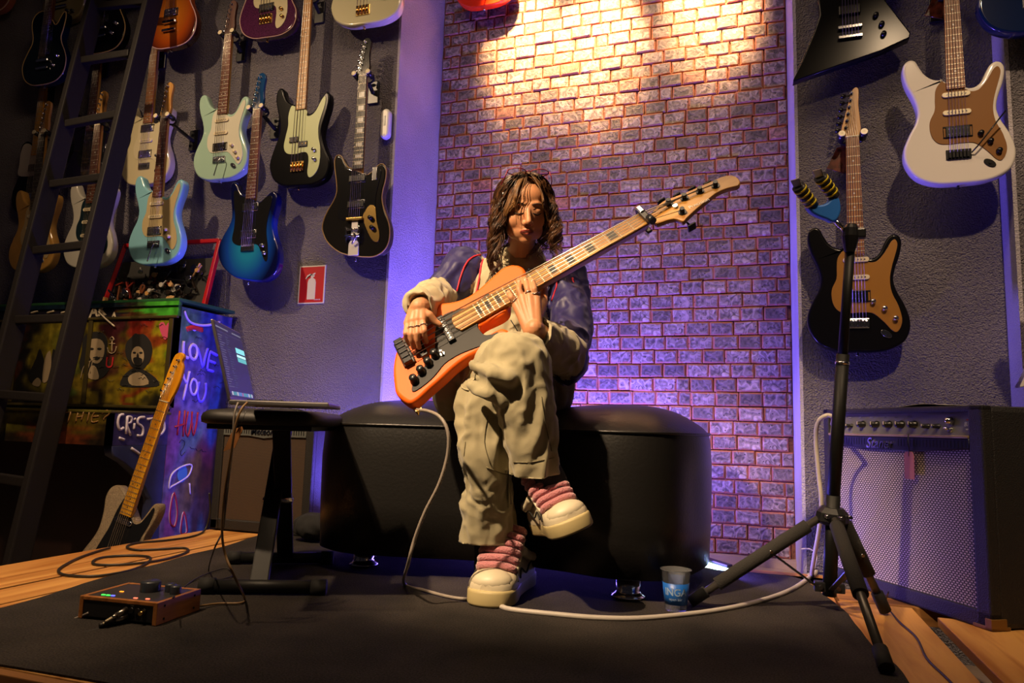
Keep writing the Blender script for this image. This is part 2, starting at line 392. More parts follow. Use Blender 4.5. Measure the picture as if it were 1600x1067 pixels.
vis = [t for t in allb if not hidden(t)]; near = set(vis[:300]); rest = [t for t in allb if t not in near]
for a, b, z, r_ in vis[:300]:
    key = (round((b - a) / .006), int(r_ * 12))
    if key not in variants:
        w_ = key[0] * .006 - .0035; vs, fs = brick_verts(w_, CH - .0045, br)
        me, uv = brick_mesh(vs, fs, [r_] * len(fs), w_, CH)
        for lp in me.loops:
            c = vs[lp.vertex_index]; uv.data[lp.index].uv = (c[0] / w_ + .5, c[2] / (CH - .0045) + .5)
        me.materials.append(BRICK); variants[key] = me
    o = bpy.data.objects.new('brick', variants[key]); COL.objects.link(o); o.parent = wb
    o.location = ((a + b) / 2, RY - br.choice((0, 0, .002, .004, .007)) * 1.0, z + CH / 2 + br.uniform(-.001, .001)); o.rotation_euler = (br.uniform(-.03, .03), br.uniform(-.012, .012), br.uniform(-.025, .025))
VV = []; FF = []; RR = []; UV = []
for a, b, z, r_ in rest:
    w_ = b - a - .0055; vs, fs = brick_verts(w_, CH - .0045, br); k = len(VV); dy = br.choice((0, 0, .002, .004, .007)); tz = br.uniform(-.02, .02)
    for v in vs: VV.append(((a + b) / 2 + v[0], RY - dy + v[1] + tz * v[0], z + CH / 2 + v[2])); UV.append((v[0] / w_ + .5, v[2] / (CH - .0045) + .5))
    for f in fs: FF.append([i + k for i in f]); RR.append(r_)
me, uv = brick_mesh(VV, FF, RR, 0, 0)
for lp in me.loops: uv.data[lp.index].uv = UV[lp.vertex_index]
me.materials.append(BRICK); o = bpy.data.objects.new('brick_field', me); COL.objects.link(o); o.parent = wb; o['kind'] = 'stuff'
# ================================================================ STAGE: pallets, planks, carpet
PINE = wood('rough_pine', '#a86a2a', '#d29a52', .6, 'Y', .8)
PINEX = wood('rough_pine_cross', '#6d431d', '#a8733a', .7, 'X', .8)
st = thing('pallet_stage', 'low stage of pine pallets under the black carpet', 'stage', (-.6, 1.7, FZ))
def local(o, parent):
    o.parent = parent; o.matrix_parent_inverse = Matrix.Translation(-parent.location); return o
def part(name, mb, mats, parent, **kw):
    """part whose vertices are given in world space, under a thing that stands at a location"""
    o = obj(name, mb, mats); local(o, parent); return tag(o, **kw) if kw else o
def plank(x0, x1, y0, y1, z0=-.022, m_=None): return part('plank', MB().cbox((x0, y0, z0), (x1, y1, 0), .002), m_ or PINE, st)
# left strip of planks (run towards the wall), seen past the carpet
for x0, x1, y0 in ((-2.02, -1.868, .93), (-1.862, -1.765, .93), (-1.75, -1.62, .93), (-1.61, -1.46, .93)): plank(x0, x1, y0, 2.33)
# covered deck
plank(-1.455, .205, .93, 2.44)
plank(.21, .385, .93, 2.13); plank(.425, .60, .93, 2.05); plank(.64, .81, .93, 2.35); plank(.85, 1.02, .93, 2.35)
plank(-2.02, .205, 2.335, 2.49, -.045, PINEX)
plank(.215, .62, 2.14, 2.30, -.045, PINEX)
for x, y in ((-1.9, .95), (-1.0, .95), (-.1, .95), (.7, .95), (-1.9, 2.3), (-1.0, 2.3), (-.1, 2.3), (.7, 2.25), (.3, 1.5), (.8, 1.5)):
    part('block', MB().box((x - .07, y - .01, FZ), (x + .07, y + .12, -.045)), PINEX, st)
for y in (.94, 1.5, 2.2): part('bearer', MB().box((-2.0, y, -.045), (1.0, y + .1, -.0225)), PINEX, st)
part('front_board', MB().cbox((-2.02, .905, -.10), (1.02, .926, .0), .002), PINEX, st)
# carpet: thin felt sheet with a wavy cut edge
def feltmat():
    T = NT('black_felt_carpet'); tc = T.n('ShaderNodeTexCoord')
    n1 = T.n('ShaderNodeTexNoise'); n1.inputs['Scale'].default_value = 260; n1.inputs['Detail'].default_value = 3; T.l(tc.outputs['Object'], n1.inputs['Vector'])
    n2 = T.n('ShaderNodeTexNoise'); n2.inputs['Scale'].default_value = 3.5; n2.inputs['Detail'].default_value = 6; T.l(tc.outputs['Object'], n2.inputs['Vector'])
    mx = T.n('ShaderNodeMath', operation='MULTIPLY'); T.l(n1.outputs[0], mx.inputs[0]); T.l(n2.outputs[0], mx.inputs[1])
    cr = T.n('ShaderNodeValToRGB'); e = cr.color_ramp.elements; e[0].position = .12; e[0].color = (.010, .009, .009, 1); e[1].position = .42; e[1].color = (.058, .048, .042, 1)
    T.l(mx.outputs[0], cr.inputs[0]); T.l(cr.outputs[0], T.b.inputs['Base Color']); T.b.inputs['Roughness'].default_value = .95; T.b.inputs['Specular IOR Level'].default_value = .15
    bp = T.n('ShaderNodeBump'); bp.inputs['Strength'].default_value = .6; bp.inputs['Distance'].default_value = .003; T.l(n1.outputs[0], bp.inputs['Height']); T.l(bp.outputs[0], T.b.inputs['Normal'])
    return T.m
FELT = feltmat()
edge = [fl(*p) for p in ((-60, 966), (40, 942), (95, 925), (150, 908), (205, 893), (250, 882), (300, 867), (352, 855), (400, 839))]
edge += [fl(*p) for p in ((440, 829), (520, 838))] + [Vector((-1.3, 2.40, 0)), Vector((-.6, 2.42, 0)), Vector((-.16, 2.40, 0))]
edge += [fl(*p) for p in ((1185, 897), (1240, 903), (1268, 915), (1292, 935), (1318, 955), (1338, 978), (1362, 1010), (1392, 1036), (1410, 1052), (1428, 1080))]
edge += [Vector((.262, 1.2, 0)), Vector((.25, .935, 0)), Vector((-1.0, .935, 0)), Vector((-1.6, .935, 0)), Vector((-1.62, 1.1, 0))]
out = [(p.x, p.y) for p in catmull([Vector((e_.x, e_.y, 0)) for e_ in edge], 3, True)]
bm = bmesh.new(); vs = [bm.verts.new((x + br.uniform(-.002, .002), y + br.uniform(-.002, .002), .004)) for x, y in out]; fc_ = bm.faces.new(vs)
if fc_.normal.z < 0: fc_.normal_flip()
bmesh.ops.triangulate(bm, faces=[fc_]); bm.normal_update()
ext = bmesh.ops.extrude_face_region(bm, geom=bm.faces[:]); 
for v in [g for g in ext['geom'] if isinstance(g, bmesh.types.BMVert)]: v.co.z = .0006
bmesh.ops.recalc_face_normals(bm, faces=bm.faces[:])
me = bpy.data.meshes.new('carpet'); bm.to_mesh(me); bm.free()
cp = link('stage_carpet', me, FELT); tag(cp, 'black felt carpet with a ragged cut edge lying on the pine stage', 'carpet')
for p, q in (((560, 950), (720, 968)), ((1140, 950), (1290, 968))):
    pass
CZ = .0045
# ================================================================ OTTOMAN
LEA = mat('black_leatherette', (.008, .0075, .007), .36, bump=.07, bscale=120, spec=.5)
ot = thing('ottoman', 'long black leatherette ottoman with a pinched waist and steel feet', 'ottoman', (-.71, 2.2, CZ))
OUT = [(-1.285, 2.05), (-1.235, 1.90), (-1.10, 1.835), (-.93, 1.86), (-.72, 1.905), (-.50, 1.875), (-.34, 1.835), (-.20, 1.88), (-.135, 2.05), (-.125, 2.25), (-.18, 2.45), (-.34, 2.51), (-.52, 2.47), (-.72, 2.44), (-.93, 2.46), (-1.10, 2.50), (-1.24, 2.44), (-1.29, 2.25)]
oo = [(p.x, p.y) for p in catmull([(x, y, 0) for x, y in OUT], 6, True)]
if area2(oo) < 0: oo = oo[::-1]
def ring_stack(mb, outl, prof, dome=None):
    n = len(outl); k0 = len(mb.v); fs = []
    for ins, z in prof:
        o = inset2(outl, ins) if abs(ins) > 1e-6 else outl
        mb.v += [(p[0], p[1], z) for p in o]
    for r in range(len(prof) - 1):
        for k in range(n): mb.f.append([k0 + r * n + k, k0 + r * n + (k + 1) % n, k0 + (r + 1) * n + (k + 1) % n, k0 + (r + 1) * n + k]); mb.m.append(mb.cur); mb.s.append(True)
    return k0
mb = MB(); k0 = ring_stack(mb, oo, [(.02, .055), (0, .062), (-.006, .20), (-.008, .33), (-.004, .40), (0, .425)])
n = len(oo); mb.f.append([k0 + i for i in range(n)][::-1]); mb.m.append(0); mb.s.append(False)
part('body', mb, LEA, ot)
# cushion top: grid that domes over each lobe
mb = MB(); rings = 12; cen = [(-1.285 + 1.16 * (i / 0.999999), 0) for i in (0,)]
def axis_pt(x): return (min(max(x, -1.05), -.37), 2.17)
def seat_z(x, y, t):
    lob = math.exp(-((x + .98) / .22) ** 2) * .008 + math.exp(-((x + .40) / .22) ** 2) * .006
    press = .030 * math.exp(-((x + .69) / .20) ** 2 - ((y - 2.1) / .22) ** 2)
    return .427 + .078 * (1 - t ** 3.2) + lob * (1 - t) - press * (1 - t)
nn = len(oo)
for j in range(rings + 1):
    t = 1 - j / rings
    for x, y in oo:
        ax, ay = axis_pt(x); X = ax + (x - ax) * t * (1.012 if j == 1 else 1); Y = ay + (y - ay) * t * (1.012 if j == 1 else 1)
        mb.v.append((X, Y, seat_z(X, Y, t)))
for j in range(rings):
    for k in range(nn): mb.f.append([j * nn + k, j * nn + (k + 1) % nn, (j + 1) * nn + (k + 1) % nn, (j + 1) * nn + k]); mb.m.append(0); mb.s.append(True)
part('seat_cushion', mb, LEA, ot)
part('piping', MB().tube([(x, y, .427) for x, y in inset2(oo, -.002)], .0045, 6, closed=True), LEA, ot)
for x, y in ((-.308, 1.90), (-1.118, 1.96), (-.30, 2.38), (-1.118, 2.38)):
    part('foot', MB().lathe([(0, 0), (.042, 0), (.044, .006), (.033, .012), (.031, .020), (.031, .054), (0, .054)], (x, y, CZ)), CHROME, ot)
# ================================================================ LED floor lights
def led(name, loc, aim, wd, label, col, es, tilt=0):
    L = Vector(loc); t = thing(name, label, 'light', L); z = (Vector(aim) - L).normalized(); x = Vector((0, 0, 1)).cross(z).normalized(); y = z.cross(x)
    M = frame(Vector((0, 0, 0)) + Vector((0, 0, .035)), x, y, z)
    o = obj('housing', MB().cbox((-wd / 2, -.035, -.05), (wd / 2, .035, 0), .006, M), BLACK, t)
    for k in range(5): obj('cooling_fin', MB().box((-wd / 2 + .01 + k * (wd - .02) / 4.4, -.03, -.065), (-wd / 2 + .014 + k * (wd - .02) / 4.4, .03, -.05), M), BLACK, t)
    obj('lens', MB().cbox((-wd / 2 + .006, -.028, 0), (wd / 2 - .006, .028, .006), .002, M), mat('lens_' + name + label[:4], (.1, .1, .1), .3, emit=col, es=es), t)
    return t
led('led_floodlight', (-.80, 2.72, PZ), (-.82, 3.27, .75), .50, 'long blue LED flood bar on the plinth behind the ottoman', (.10, .08, 1.0), 8)
led('led_floodlight', (-1.40, 2.66, PZ), (-1.60, 3.05, .9), .22, 'short blue LED flood light in the left corner of the brick recess', (.10, .08, 1.0), 8)
a = wl(1105, 882, 2.62); 
mb = MB(); A, B, C_, D_ = P(1098, 876, 2.32), P(1140, 889, 2.24), P(1139, 899, 2.22), P(1098, 896, 2.30)
t = thing('led_strip_light', 'glowing white LED strip bar lying by the ottoman corner', 'light', (A + D_) / 2 + Vector((0, 0, -.02)))
bk = Vector((0, .03, -.004))
mb = MB().add([A, B, C_, D_, A + bk, B + bk, C_ + bk, D_ + bk], [(0, 3, 2, 1), (4, 5, 6, 7), (0, 1, 5, 4), (1, 2, 6, 5), (2, 3, 7, 6), (3, 0, 4, 7)])
part('lens', mb, mat('white_led', (.8, .9, .9), .3, emit=(.62, 1.0, 1.0), es=6), t)
up = Vector((0, 0, .006)); mb = MB().bar(A + bk + up, B + bk + up, .03, .012)
part('housing', mb, BLACK, t)
# ================================================================ GUITARS (local: x right, z up the neck, front faces -y; origin at the bottom of the body)
def G(pts, n=5): return [(p.x, p.y) for p in catmull([(x, y, 0) for x, y in pts], n, True)]
S_OUT = [(0, 0), (-.07, .004), (-.125, .03), (-.156, .08), (-.160, .13), (-.143, .18), (-.121, .225), (-.115, .265), (-.126, .31), (-.146, .36), (-.155, .405), (-.151, .437), (-.134, .452), (-.115, .446), (-.102, .42), (-.086, .392), (-.062, .373), (-.036, .368), (-.030, .362), (.030, .335), (.045, .330), (.062, .334), (.078, .350), (.092, .380), (.105, .403), (.122, .413), (.139, .405), (.146, .38), (.138, .335), (.123, .29), (.117, .25), (.127, .21), (.148, .165), (.163, .115), (.161, .07), (.137, .03), (.08, .004)]
P_OUT = [(0, 0), (-.07, .006), (-.13, .04), (-.158, .10), (-.155, .15), (-.135, .21), (-.118, .26), (-.118, .32), (-.135, .38), (-.148, .43), (-.147, .475), (-.132, .497), (-.112, .490), (-.098, .455), (-.078, .425), (-.045, .405), (.0, .385), (.035, .352), (.06, .352), (.08, .372), (.10, .405), (.118, .435), (.136, .445), (.150, .425), (.150, .38), (.135, .32), (.122, .27), (.123, .225), (.143, .17), (.168, .12), (.172, .07), (.150, .025), (.09, .000)]
J_OUT = [(.0, .0), (-.07, .018), (-.135, .065), (-.168, .12), (-.170, .165), (-.150, .215), (-.122, .26), (-.108, .30), (-.112, .35), (-.124, .41), (-.128, .455), (-.115, .477), (-.092, .468), (-.075, .44), (-.055, .415), (-.032, .405), (.030, .375), (.045, .370), (.065, .378), (.088, .400), (.112, .415), (.132, .405), (.142, .375), (.140, .335), (.130, .29), (.128, .25), (.140, .205), (.160, .16), (.174, .11), (.172, .055), (.150, .015), (.105, -.008), (.05, -.008)]
L_OUT = [(0, 0), (-.07, .006), (-.13, .04), (-.160, .10), (-.158, .15), (-.130, .21), (-.108, .25), (-.106, .29), (-.122, .345), (-.125, .39), (-.105, .425), (-.07, .440), (-.035, .432), (.030, .37), (.05, .345), (.07, .350), (.085, .375), (.105, .405), (.122, .405), (.128, .37), (.118, .31), (.107, .265), (.118, .225), (.148, .17), (.163, .12), (.155, .06), (.12, .02), (.07, .003)]
T_OUT = [(0, 0), (-.08, .005), (-.135, .035), (-.158, .09), (-.152, .15), (-.125, .21), (-.112, .26), (-.118, .32), (-.130, .37), (-.118, .41), (-.085, .425), (-.05, .408), (-.028, .39), (.028, .335), (.045, .325), (.068, .333), (.085, .365), (.10, .400), (.12, .41), (.132, .385), (.127, .335), (.113, .29), (.110, .25), (.125, .20), (.152, .145), (.160, .09), (.140, .04), (.09, .008)]
def X(pts): return pts
S_GRD = [(-.040, .360), (-.058, .335), (-.062, .30), (-.064, .26), (-.080, .22), (-.078, .175), (-.060, .145), (-.03, .137), (.03, .138), (.055, .13), (.085, .10), (.105, .075), (.120, .068), (.133, .085), (.138, .115), (.128, .16), (.110, .205), (.105, .25), (.112, .295), (.126, .345), (.132, .375), (.125, .392), (.113, .385), (.10, .362), (.085, .338), (.066, .318), (.045, .315), (.028, .325), (-.028, .352)]
P_GRD = [(-.055, .395), (-.068, .35), (-.066, .30), (-.075, .25), (-.082, .20), (-.065, .165), (-.02, .155), (.035, .160), (.055, .145), (.06, .11), (.058, .06), (.07, .035), (.095, .045), (.115, .075), (.122, .12), (.118, .18), (.106, .23), (.103, .28), (.115, .33), (.13, .38), (.132, .415), (.12, .420), (.102, .392), (.083, .358), (.06, .338), (.035, .338), (.032, .365), (-.03, .39)]
J_GRD = [(-.10, .43), (-.098, .38), (-.085, .31), (-.085, .25), (-.09, .19), (-.05, .165), (.045, .165), (.075, .13), (.10, .085), (.115, .09), (.112, .15), (.10, .21), (.098, .26), (.108, .32), (.118, .37), (.108, .392), (.08, .385), (.055, .365), (.032, .362), (.030, .372), (-.032, .395), (-.06, .40), (-.075, .425)]
T_GRD = [(-.060, .27), (-.052, .33), (-.040, .375), (-.030, .385), (.028, .330), (.05, .315), (.075, .325), (.095, .36), (.11, .392), (.12, .38), (.115, .33), (.10, .28), (.098, .24), (.095, .19), (.07, .155), (.0, .15), (-.07, .140), (-.088, .165), (-.078, .21)]
HS_F = [(-.021, 0), (-.024, .012), (-.034, .026), (-.031, .05), (-.016, .165), (-.008, .182), (.008, .188), (.024, .178), (.030, .158), (.026, .125), (.024, .09), (.028, .05), (.023, .02), (.021, 0)]
HS_D = [(-.021, 0), (-.030, .016), (-.034, .035), (-.024, .075), (-.004, .15), (.006, .180), (.018, .188), (.026, .175), (.024, .12), (.028, .06), (.030, .03), (.021, 0)]
HS_L = [(-.021, 0), (-.030, .02), (-.040, .06), (-.044, .15), (-.03, .165), (-.01, .16), (0, .152), (.01, .16), (.03, .165), (.044, .15), (.040, .06), (.030, .02), (.021, 0)]
MAPLE = wood('maple_neck', '#a8722f', '#c6954d', .35, 'Z', 1.5); MAPLEY = wood('amber_maple', '#c07d14', '#e0a428', .25, 'Z', 1.2)
ROSE = wood('rosewood_board', '#38180d', '#5c2c18', .45, 'Z', 2); ROSER = wood('reddish_rosewood_board', '#4d2416', '#7a4028', .4, 'Z', 2); EBONY = mat('ebony_board', (.018, .014, .012), .4)
ROASTED = wood('roasted_maple', '#7a4520', '#a0683a', .4, 'Z', 1.5)
FRETM = mat('nickel_fret', (.5, .43, .33), .5, .9); STRM = mat('steel_string', (.62, .56, .48), .3, 1.0); PBLK = mat('black_plastic', (.012, .012, .013), .3)
DKMETAL = mat('dark_hardware', (.03, .03, .032), .25, .8)
def guitar(name, label, cat, loc, outline, body, guard=None, gout=None, neck=MAPLE, board=ROSE, zf=.333, znut=.745, zb=.105, nst=6, pick=(), knobs=(), hs=HS_F, hsm=None, hw=CHROME, tside=-1, tunmat=None, binding=None, bridge='trem', extra=None, T=.044, group='guitars on the wall', rot=(0, 0, 0), nutw=.021, inl='dot', strap=True, knobm=None, hsflip=False, fr=None):
    t = thing(name, label, cat, loc, group, rot); H = T / 2; out = G(outline) if outline else None
    obj('body', MB().slab(out, -H, H, .009, 4), body, t)
    if binding: obj('binding', MB().tube([(x, -H + .003, z) for x, z in inset2(out if area2(out) > 0 else out[::-1], .0005)], .0028, 6, closed=True), binding, t)
    if guard:
        obj('pickguard', MB().slab(G(guard, 4), -H - .0026, -H - .0002, .0008, 1), gout, t)
    ft = -H - .0085; zheel = zf - .03
    w_ = lambda z: nutw + (.028 - .021 + (nutw - .021) * .6) * (znut - z) / (znut - zf)
    obj('neck', MB().add([(-w_(zf), -H - .003, zheel + .03), (w_(zf), -H - .003, zheel + .03), (w_(zf) * .7, -H + .017, zheel), (-w_(zf) * .7, -H + .017, zheel), (-nutw, -H - .003, znut), (nutw, -H - .003, znut), (nutw * .7, -H + .014, znut), (-nutw * .7, -H + .014, znut)], [(0, 1, 2, 3), (4, 7, 6, 5), (0, 4, 5, 1), (1, 5, 6, 2), (2, 6, 7, 3), (3, 7, 4, 0)]), neck, t)
    wf = w_(zf)
    obj('fretboard', MB().slab([(-wf, zf), (wf, zf), (nutw, znut), (-nutw, znut)], ft, -H - .003, .001, 1), board, t)
    L = znut - zb; mb = MB(); k = 1; zs = [znut]
    while True:
        z = zb + L / 2 ** (k / 12)
        if z < zf + .004 or k > 24: break
        zs.append(z); mb.box((-w_(z) + .0008, ft - .0012, z - .0011), (w_(z) - .0008, ft + .0002, z + .0011)); k += 1
    tag(obj('frets', mb, FRETM, t), kind='stuff')
    for k in (3, 5, 7, 9, 12, 15, 17, 19, 21):
        mb = MB()
        if k < len(zs):
            zc = (zs[k] + zs[k - 1]) / 2; hgt = (zs[k - 1] - zs[k]) * .36
            if inl == 'dot':
                for dx in ((0,) if k != 12 else (-.011, .011)): mb.cyl((dx, ft - .0004, zc), (dx, ft + .001, zc), .0032, 8)
            elif inl == 'block': mb.box((-w_(zc) * .62, ft - .0004, zc - hgt), (w_(zc) * .62, ft + .001, zc + hgt))
        if mb.v: obj('inlay', mb, mat('pearl_inlay', (.65, .62, .58), .3) if board is not MAPLE and board is not MAPLEY else PBLK, t)
    obj('nut', MB().box((-nutw, ft - .002, znut), (nutw, -H, znut + .004)), CREAM, t)
    # headstock
    hp = [(x * (1 + (nutw - .021) * 12), znut + z) for x, z in hs]
    if hsflip: hp = [(-x, z) for x, z in hp]
    hpts = [hp[0]] + [(p.x, p.y) for p in catmull([(x, z, 0) for x, z in hp[1:-1]], 4)] + [hp[-1]]
    obj('headstock', MB().slab(hpts, -H - .001, -H + .013, .0015, 1), hsm or neck, t)
    tm = tunmat or hw; tz = []
    if hs is HS_L:
        for i in range(nst): sd = -1 if i < nst // 2 else 1; j = i if i < nst // 2 else nst - 1 - i; tz.append((sd * .028, znut + .035 + j * .045, sd))
        if hs is HS_L: tz = [(sd * .028, znut + .035 + j * .042, sd) for sd in (-1, 1) for j in range(3)]
    else:
        for i in range(nst): f_ = i / max(nst - 1, 1); tz.append((-.020 + .022 * f_, znut + .038 + .128 * f_, tside))
    if hsflip: tz = [(-x, z, -s_) for x, z, s_ in tz]
    for x, z, sd in tz:
        mb = MB().cyl((x, -H - .014, z), (x, -H - .001, z), .0035, 10).cyl((x, -H - .003, z), (x, -H - .001, z), .006, 12)
        ex = (-.046 if sd < 0 else .046) + (.022 * (z - znut - .038) / .128 if hs is not HS_L else 0) * (1 if sd < 0 else -1)
        mb.cyl((x, -H + .017, z), (ex, -H + .017, z), .0028, 8).lathe([(0, -.011), (.006, -.008), (.0085, 0), (.007, .007), (0, .009)], (ex, -H + .017, z), (sd, 0, 0), 10)
        obj('tuning_peg', mb, tm, t)
    sx = lambda i, h_: (-h_ + 2 * h_ * i / (nst - 1))
    for i in range(nst):
        x, z, _ = tz[i] if i < len(tz) else tz[-1]
        if hs is HS_L and i >= 3: x, z, _ = tz[5 - (i - 3)] if i >= 3 else tz[i]
        r_ = (.0011 if nst > 4 else .0015) * (1 - .45 * i / (nst - 1))
        obj('string', MB().tube([(sx(i, .026), -H - .013, zb), (sx(i, nutw * .82), ft - .0035, znut), (x, -H - .009, z)], r_, 4), STRM, t)
    for pk in pick:
        z, kind = pk[:2]; tilt = pk[2] if len(pk) > 2 else 0; dx = pk[3] if len(pk) > 3 else 0
        def R(x, z_): c, s_ = math.cos(tilt), math.sin(tilt); return (dx + x * c - z_ * s_, z + x * s_ + z_ * c)
        if kind == 'single': o_ = [R(math.cos(a) * .009 + sg * .033, math.sin(a) * .009) for sg, a0 in ((1, -PI / 2), (-1, PI / 2)) for a in [a0 + PI * q / 6 for q in range(7)]]; cm_ = PBLK if pk[-1] == 'k' else (CHROME if pk[-1] == 'm' else CREAM)
        elif kind == 'hum': o_ = [R(*q) for q in ((-.035, -.019), (.035, -.019), (.035, .019), (-.035, .019))]; cm_ = DKMETAL if pk[-1] == 'k' else CHROME
        elif kind == 'box': o_ = [R(*q) for q in ((-.037, -.016), (.037, -.016), (.037, .016), (-.037, .016))]; cm_ = PBLK
        elif kind == 'jag': o_ = [R(*q) for q in ((-.040, -.014), (.040, -.014), (.040, .014), (-.040, .014))]; cm_ = PBLK
        elif kind == 'p': o_ = [R(*q) for q in ((-.024, -.013), (.024, -.013), (.024, .013), (-.024, .013))]; cm_ = PBLK
        pu = obj('pickup', MB().slab(o_, -H - .0085, -H, .0015, 2), cm_, t)
        if kind in ('hum', 'jag', 'box'):
            fm = CHROME if kind == 'jag' else PBLK
            q = [Vector((R(a, b)[0], -H - .003, R(a, b)[1])) for a, b in ((-.042, -.018), (.042, -.018), (.042, .018), (-.042, .018))]
            obj('pickup_ring', MB().tube(q, .003, 4, closed=True), hw if kind == 'jag' else fm, pu)
        pm = MB(); wd = .02 if kind == 'p' else .027
        for i in range(nst if kind != 'p' else 3):
            nn_ = (nst if kind != 'p' else 3) - 1
            for dz in ((-.009, .009) if kind == 'hum' else (0,)): a = R(-wd + 2 * wd * i / nn_, dz); pm.cyl((a[0], -H - .0095, a[1]), (a[0], -H - .008, a[1]), .0025, 8)
        obj('pole_pieces', pm, hw if cm_ is PBLK else CHROME, pu)
    if bridge == 'trem':
        mb = MB().cbox((-.037, -H - .004, zb - .022), (.037, -H, zb + .012), .002)
        for i in range(nst): mb.cbox((sx(i, .026) - .0042, -H - .011, zb - .018), (sx(i, .026) + .0042, -H - .004, zb + .004), .001)
        obj('bridge', mb, hw, t)
        if nst == 6: obj('tremolo_arm', MB().tube(catmull([(.032, -H - .006, zb - .008), (.036, -H - .03, zb - .012), (.03, -H - .038, zb - .03), (.012, -H - .04, zb - .10)], 5), .0028, 6), hw, t) if not (extra and 'noarm' in extra) else None
    elif bridge == 'tom':
        obj('bridge', MB().cbox((-.040, -H - .016, zb - .007), (.040, -H - .004, zb + .007), .002).cyl((-.037, -H - .012, zb), (-.037, -H, zb), .006).cyl((.037, -H - .012, zb), (.037, -H, zb), .006), hw, t)
        obj('tailpiece', MB().cbox((-.042, -H - .014, zb - .05), (.042, -H - .004, zb - .036), .004), hw, t)
    elif bridge == 'bass':
        mb = MB().cbox((-.036, -H - .004, zb - .030), (.036, -H, zb + .020), .002)
        for i in range(nst): mb.cyl((sx(i, .026), -H - .010, zb - .024), (sx(i, .026), -H - .010, zb + .012), .0058, 10)
        obj('bridge', mb, hw, t)
    for kx, kz in knobs: obj('knob', MB().lathe([(0, .016), (.0075, .016), (.0085, .013), (.0095, .0), (.012, -.0005)], (kx, -H, kz), (0, -1, 0), 14), knobm or hw, t)
    if outline is S_OUT: obj('jack_plate', MB().slab([(.088 + .020 * math.cos(a) * .8 - .011 * math.sin(a) * .6, .062 - .020 * math.cos(a) * .6 - .011 * math.sin(a) * .8) for a in [k * PI / 8 for k in range(16)]], -H - .0035, -H, .001, 1).cyl((.088, -H - .006, .062), (.088, -H - .003, .062), .0045, 10), hw, t)
    if strap: obj('strap_button', MB().lathe([(.004, -.002), (.0035, .008), (.007, .010), (.007, .012), (0, .013)], (0, 0, min(z for x, z in out) + .001), (0, 0, -1), 10), hw, t)
    return t
def hang(name, px, py, Y, label, cat='guitar', **kw):
    p = wl(px, py, Y); out = kw['outline']; zmin = min(z for x, z in out)
    return guitar(name, label, cat, p - Vector((0, 0, zmin)), **kw)
def hanger(t, label, back=WY, zz=None, foam=PBLK):
    """wall hanger holding a guitar under its headstock; one thing per guitar"""
    z = t.location.z + (zz if zz else t.get('zn', .745)) + .012; x = t.location.x; y = t.location.y - .022
    h_ = thing('guitar_hanger', label, 'wall hanger', (x, back - .012, z - .05), 'guitar hangers on the wall'); D = back - .012 - y
    obj('back_plate', MB().cbox((-.028, 0, -.05), (.028, .012, .06), .003), BLACK, h_)
    obj('neck_bar', MB().bar((0, 0, .0), (0, -D + .05, .028), .016, .012), BLACK, h_)
    obj('yoke', MB().tube(catmull([(-.034, -D - .010, .044), (-.036, -D + .03, .036), (0, -D + .048, .028), (.036, -D + .03, .036), (.034, -D - .010, .044)], 5), .005, 8), BLACK, h_)
    for s_ in (-1, 1):
        a = obj('padded_arm', MB().cyl((s_ * .036, -D + .016, .038), (s_ * .036, -D - .024, .046), .0125, 14), foam, h_)
        obj('end_cap', MB().cyl((s_ * .036, -D - .0243, .046), (s_ * .036, -D - .028, .0465), .0115, 14).cyl((s_ * .036, -D - .028, .0465), (s_ * .036, -D - .0283, .0465), .004, 8), CREAM, a)
    return h_
gl = lambda n, c, rough=.12, **k: mat(n, c, rough, coat=.6, **k)
HUNG = []
def add(*a, **k):
    hz = k.pop('hz', True); hl = k.pop('hl', None); t = hang(*a, **k); HUNG.append(t)
    if hz: hanger(t, hl or 'black padded wall hanger holding the ' + a[4].split(' with')[0].split(' hanging')[0][:60], zz=k.get('znut', .745))
    return t
MINTG = mat('aged_mint_pickguard', srgb('#b5c08c'), .45, coat=.1); BLKB = mat('gloss_black_lacquer', (.005, .005, .006), .2, spec=.16)
BCREAM = mat('aged_binding', srgb('#c8a46a'), .35)
# left wall
add('electric_guitar', 345, 283, 2.72, 'pale surf green guitar with a white pickguard on the left wall', outline=S_OUT, body=gl('surf_green_lacquer', srgb('#9fbfae')), guard=S_GRD, gout=gl('warm_white_guard', srgb('#d2cfbd')), board=ROSER, pick=((.30, 'single', 0), (.235, 'single', 0), (.165, 'hum', 0, 0, 'k')), knobs=((.072, .165), (.094, .13), (.112, .10)), knobm=CREAM, hsm=ROSE)
add('bass_guitar', 467, 293, 2.72, 'black bass with a mint green pickguard and maple neck', 'bass guitar', outline=P_OUT, body=BLKB, guard=P_GRD, gout=MINTG, board=MAPLE, zf=.372, znut=.95, zb=.098, nst=4, pick=((.225, 'p', 0, -.026), (.200, 'p', 0, .024)), knobs=((.088, .165), (.093, .12)), bridge='bass', hw=GOLD, knobm=CHROME)
t = add('electric_guitar', 388, 441, 2.68, 'metallic blue burst guitar with a black pickguard and two chrome framed pickups', outline=J_OUT, body=burst('blue_burst', '#1f7fae', '#1240a0', '#080c3a', 0, .17, .16, .22), guard=J_GRD, gout=gl('black_guard', (.01, .01, .011)), board=ROSER, znut=.82, zf=.385, zb=.155, pick=((.345, 'jag', 0, 0), (.215, 'jag', 0, 0)), knobs=((.085, .155), (.098, .12)), hsm=gl('blue_headstock', srgb('#0f3d6e')), extra='noarm')
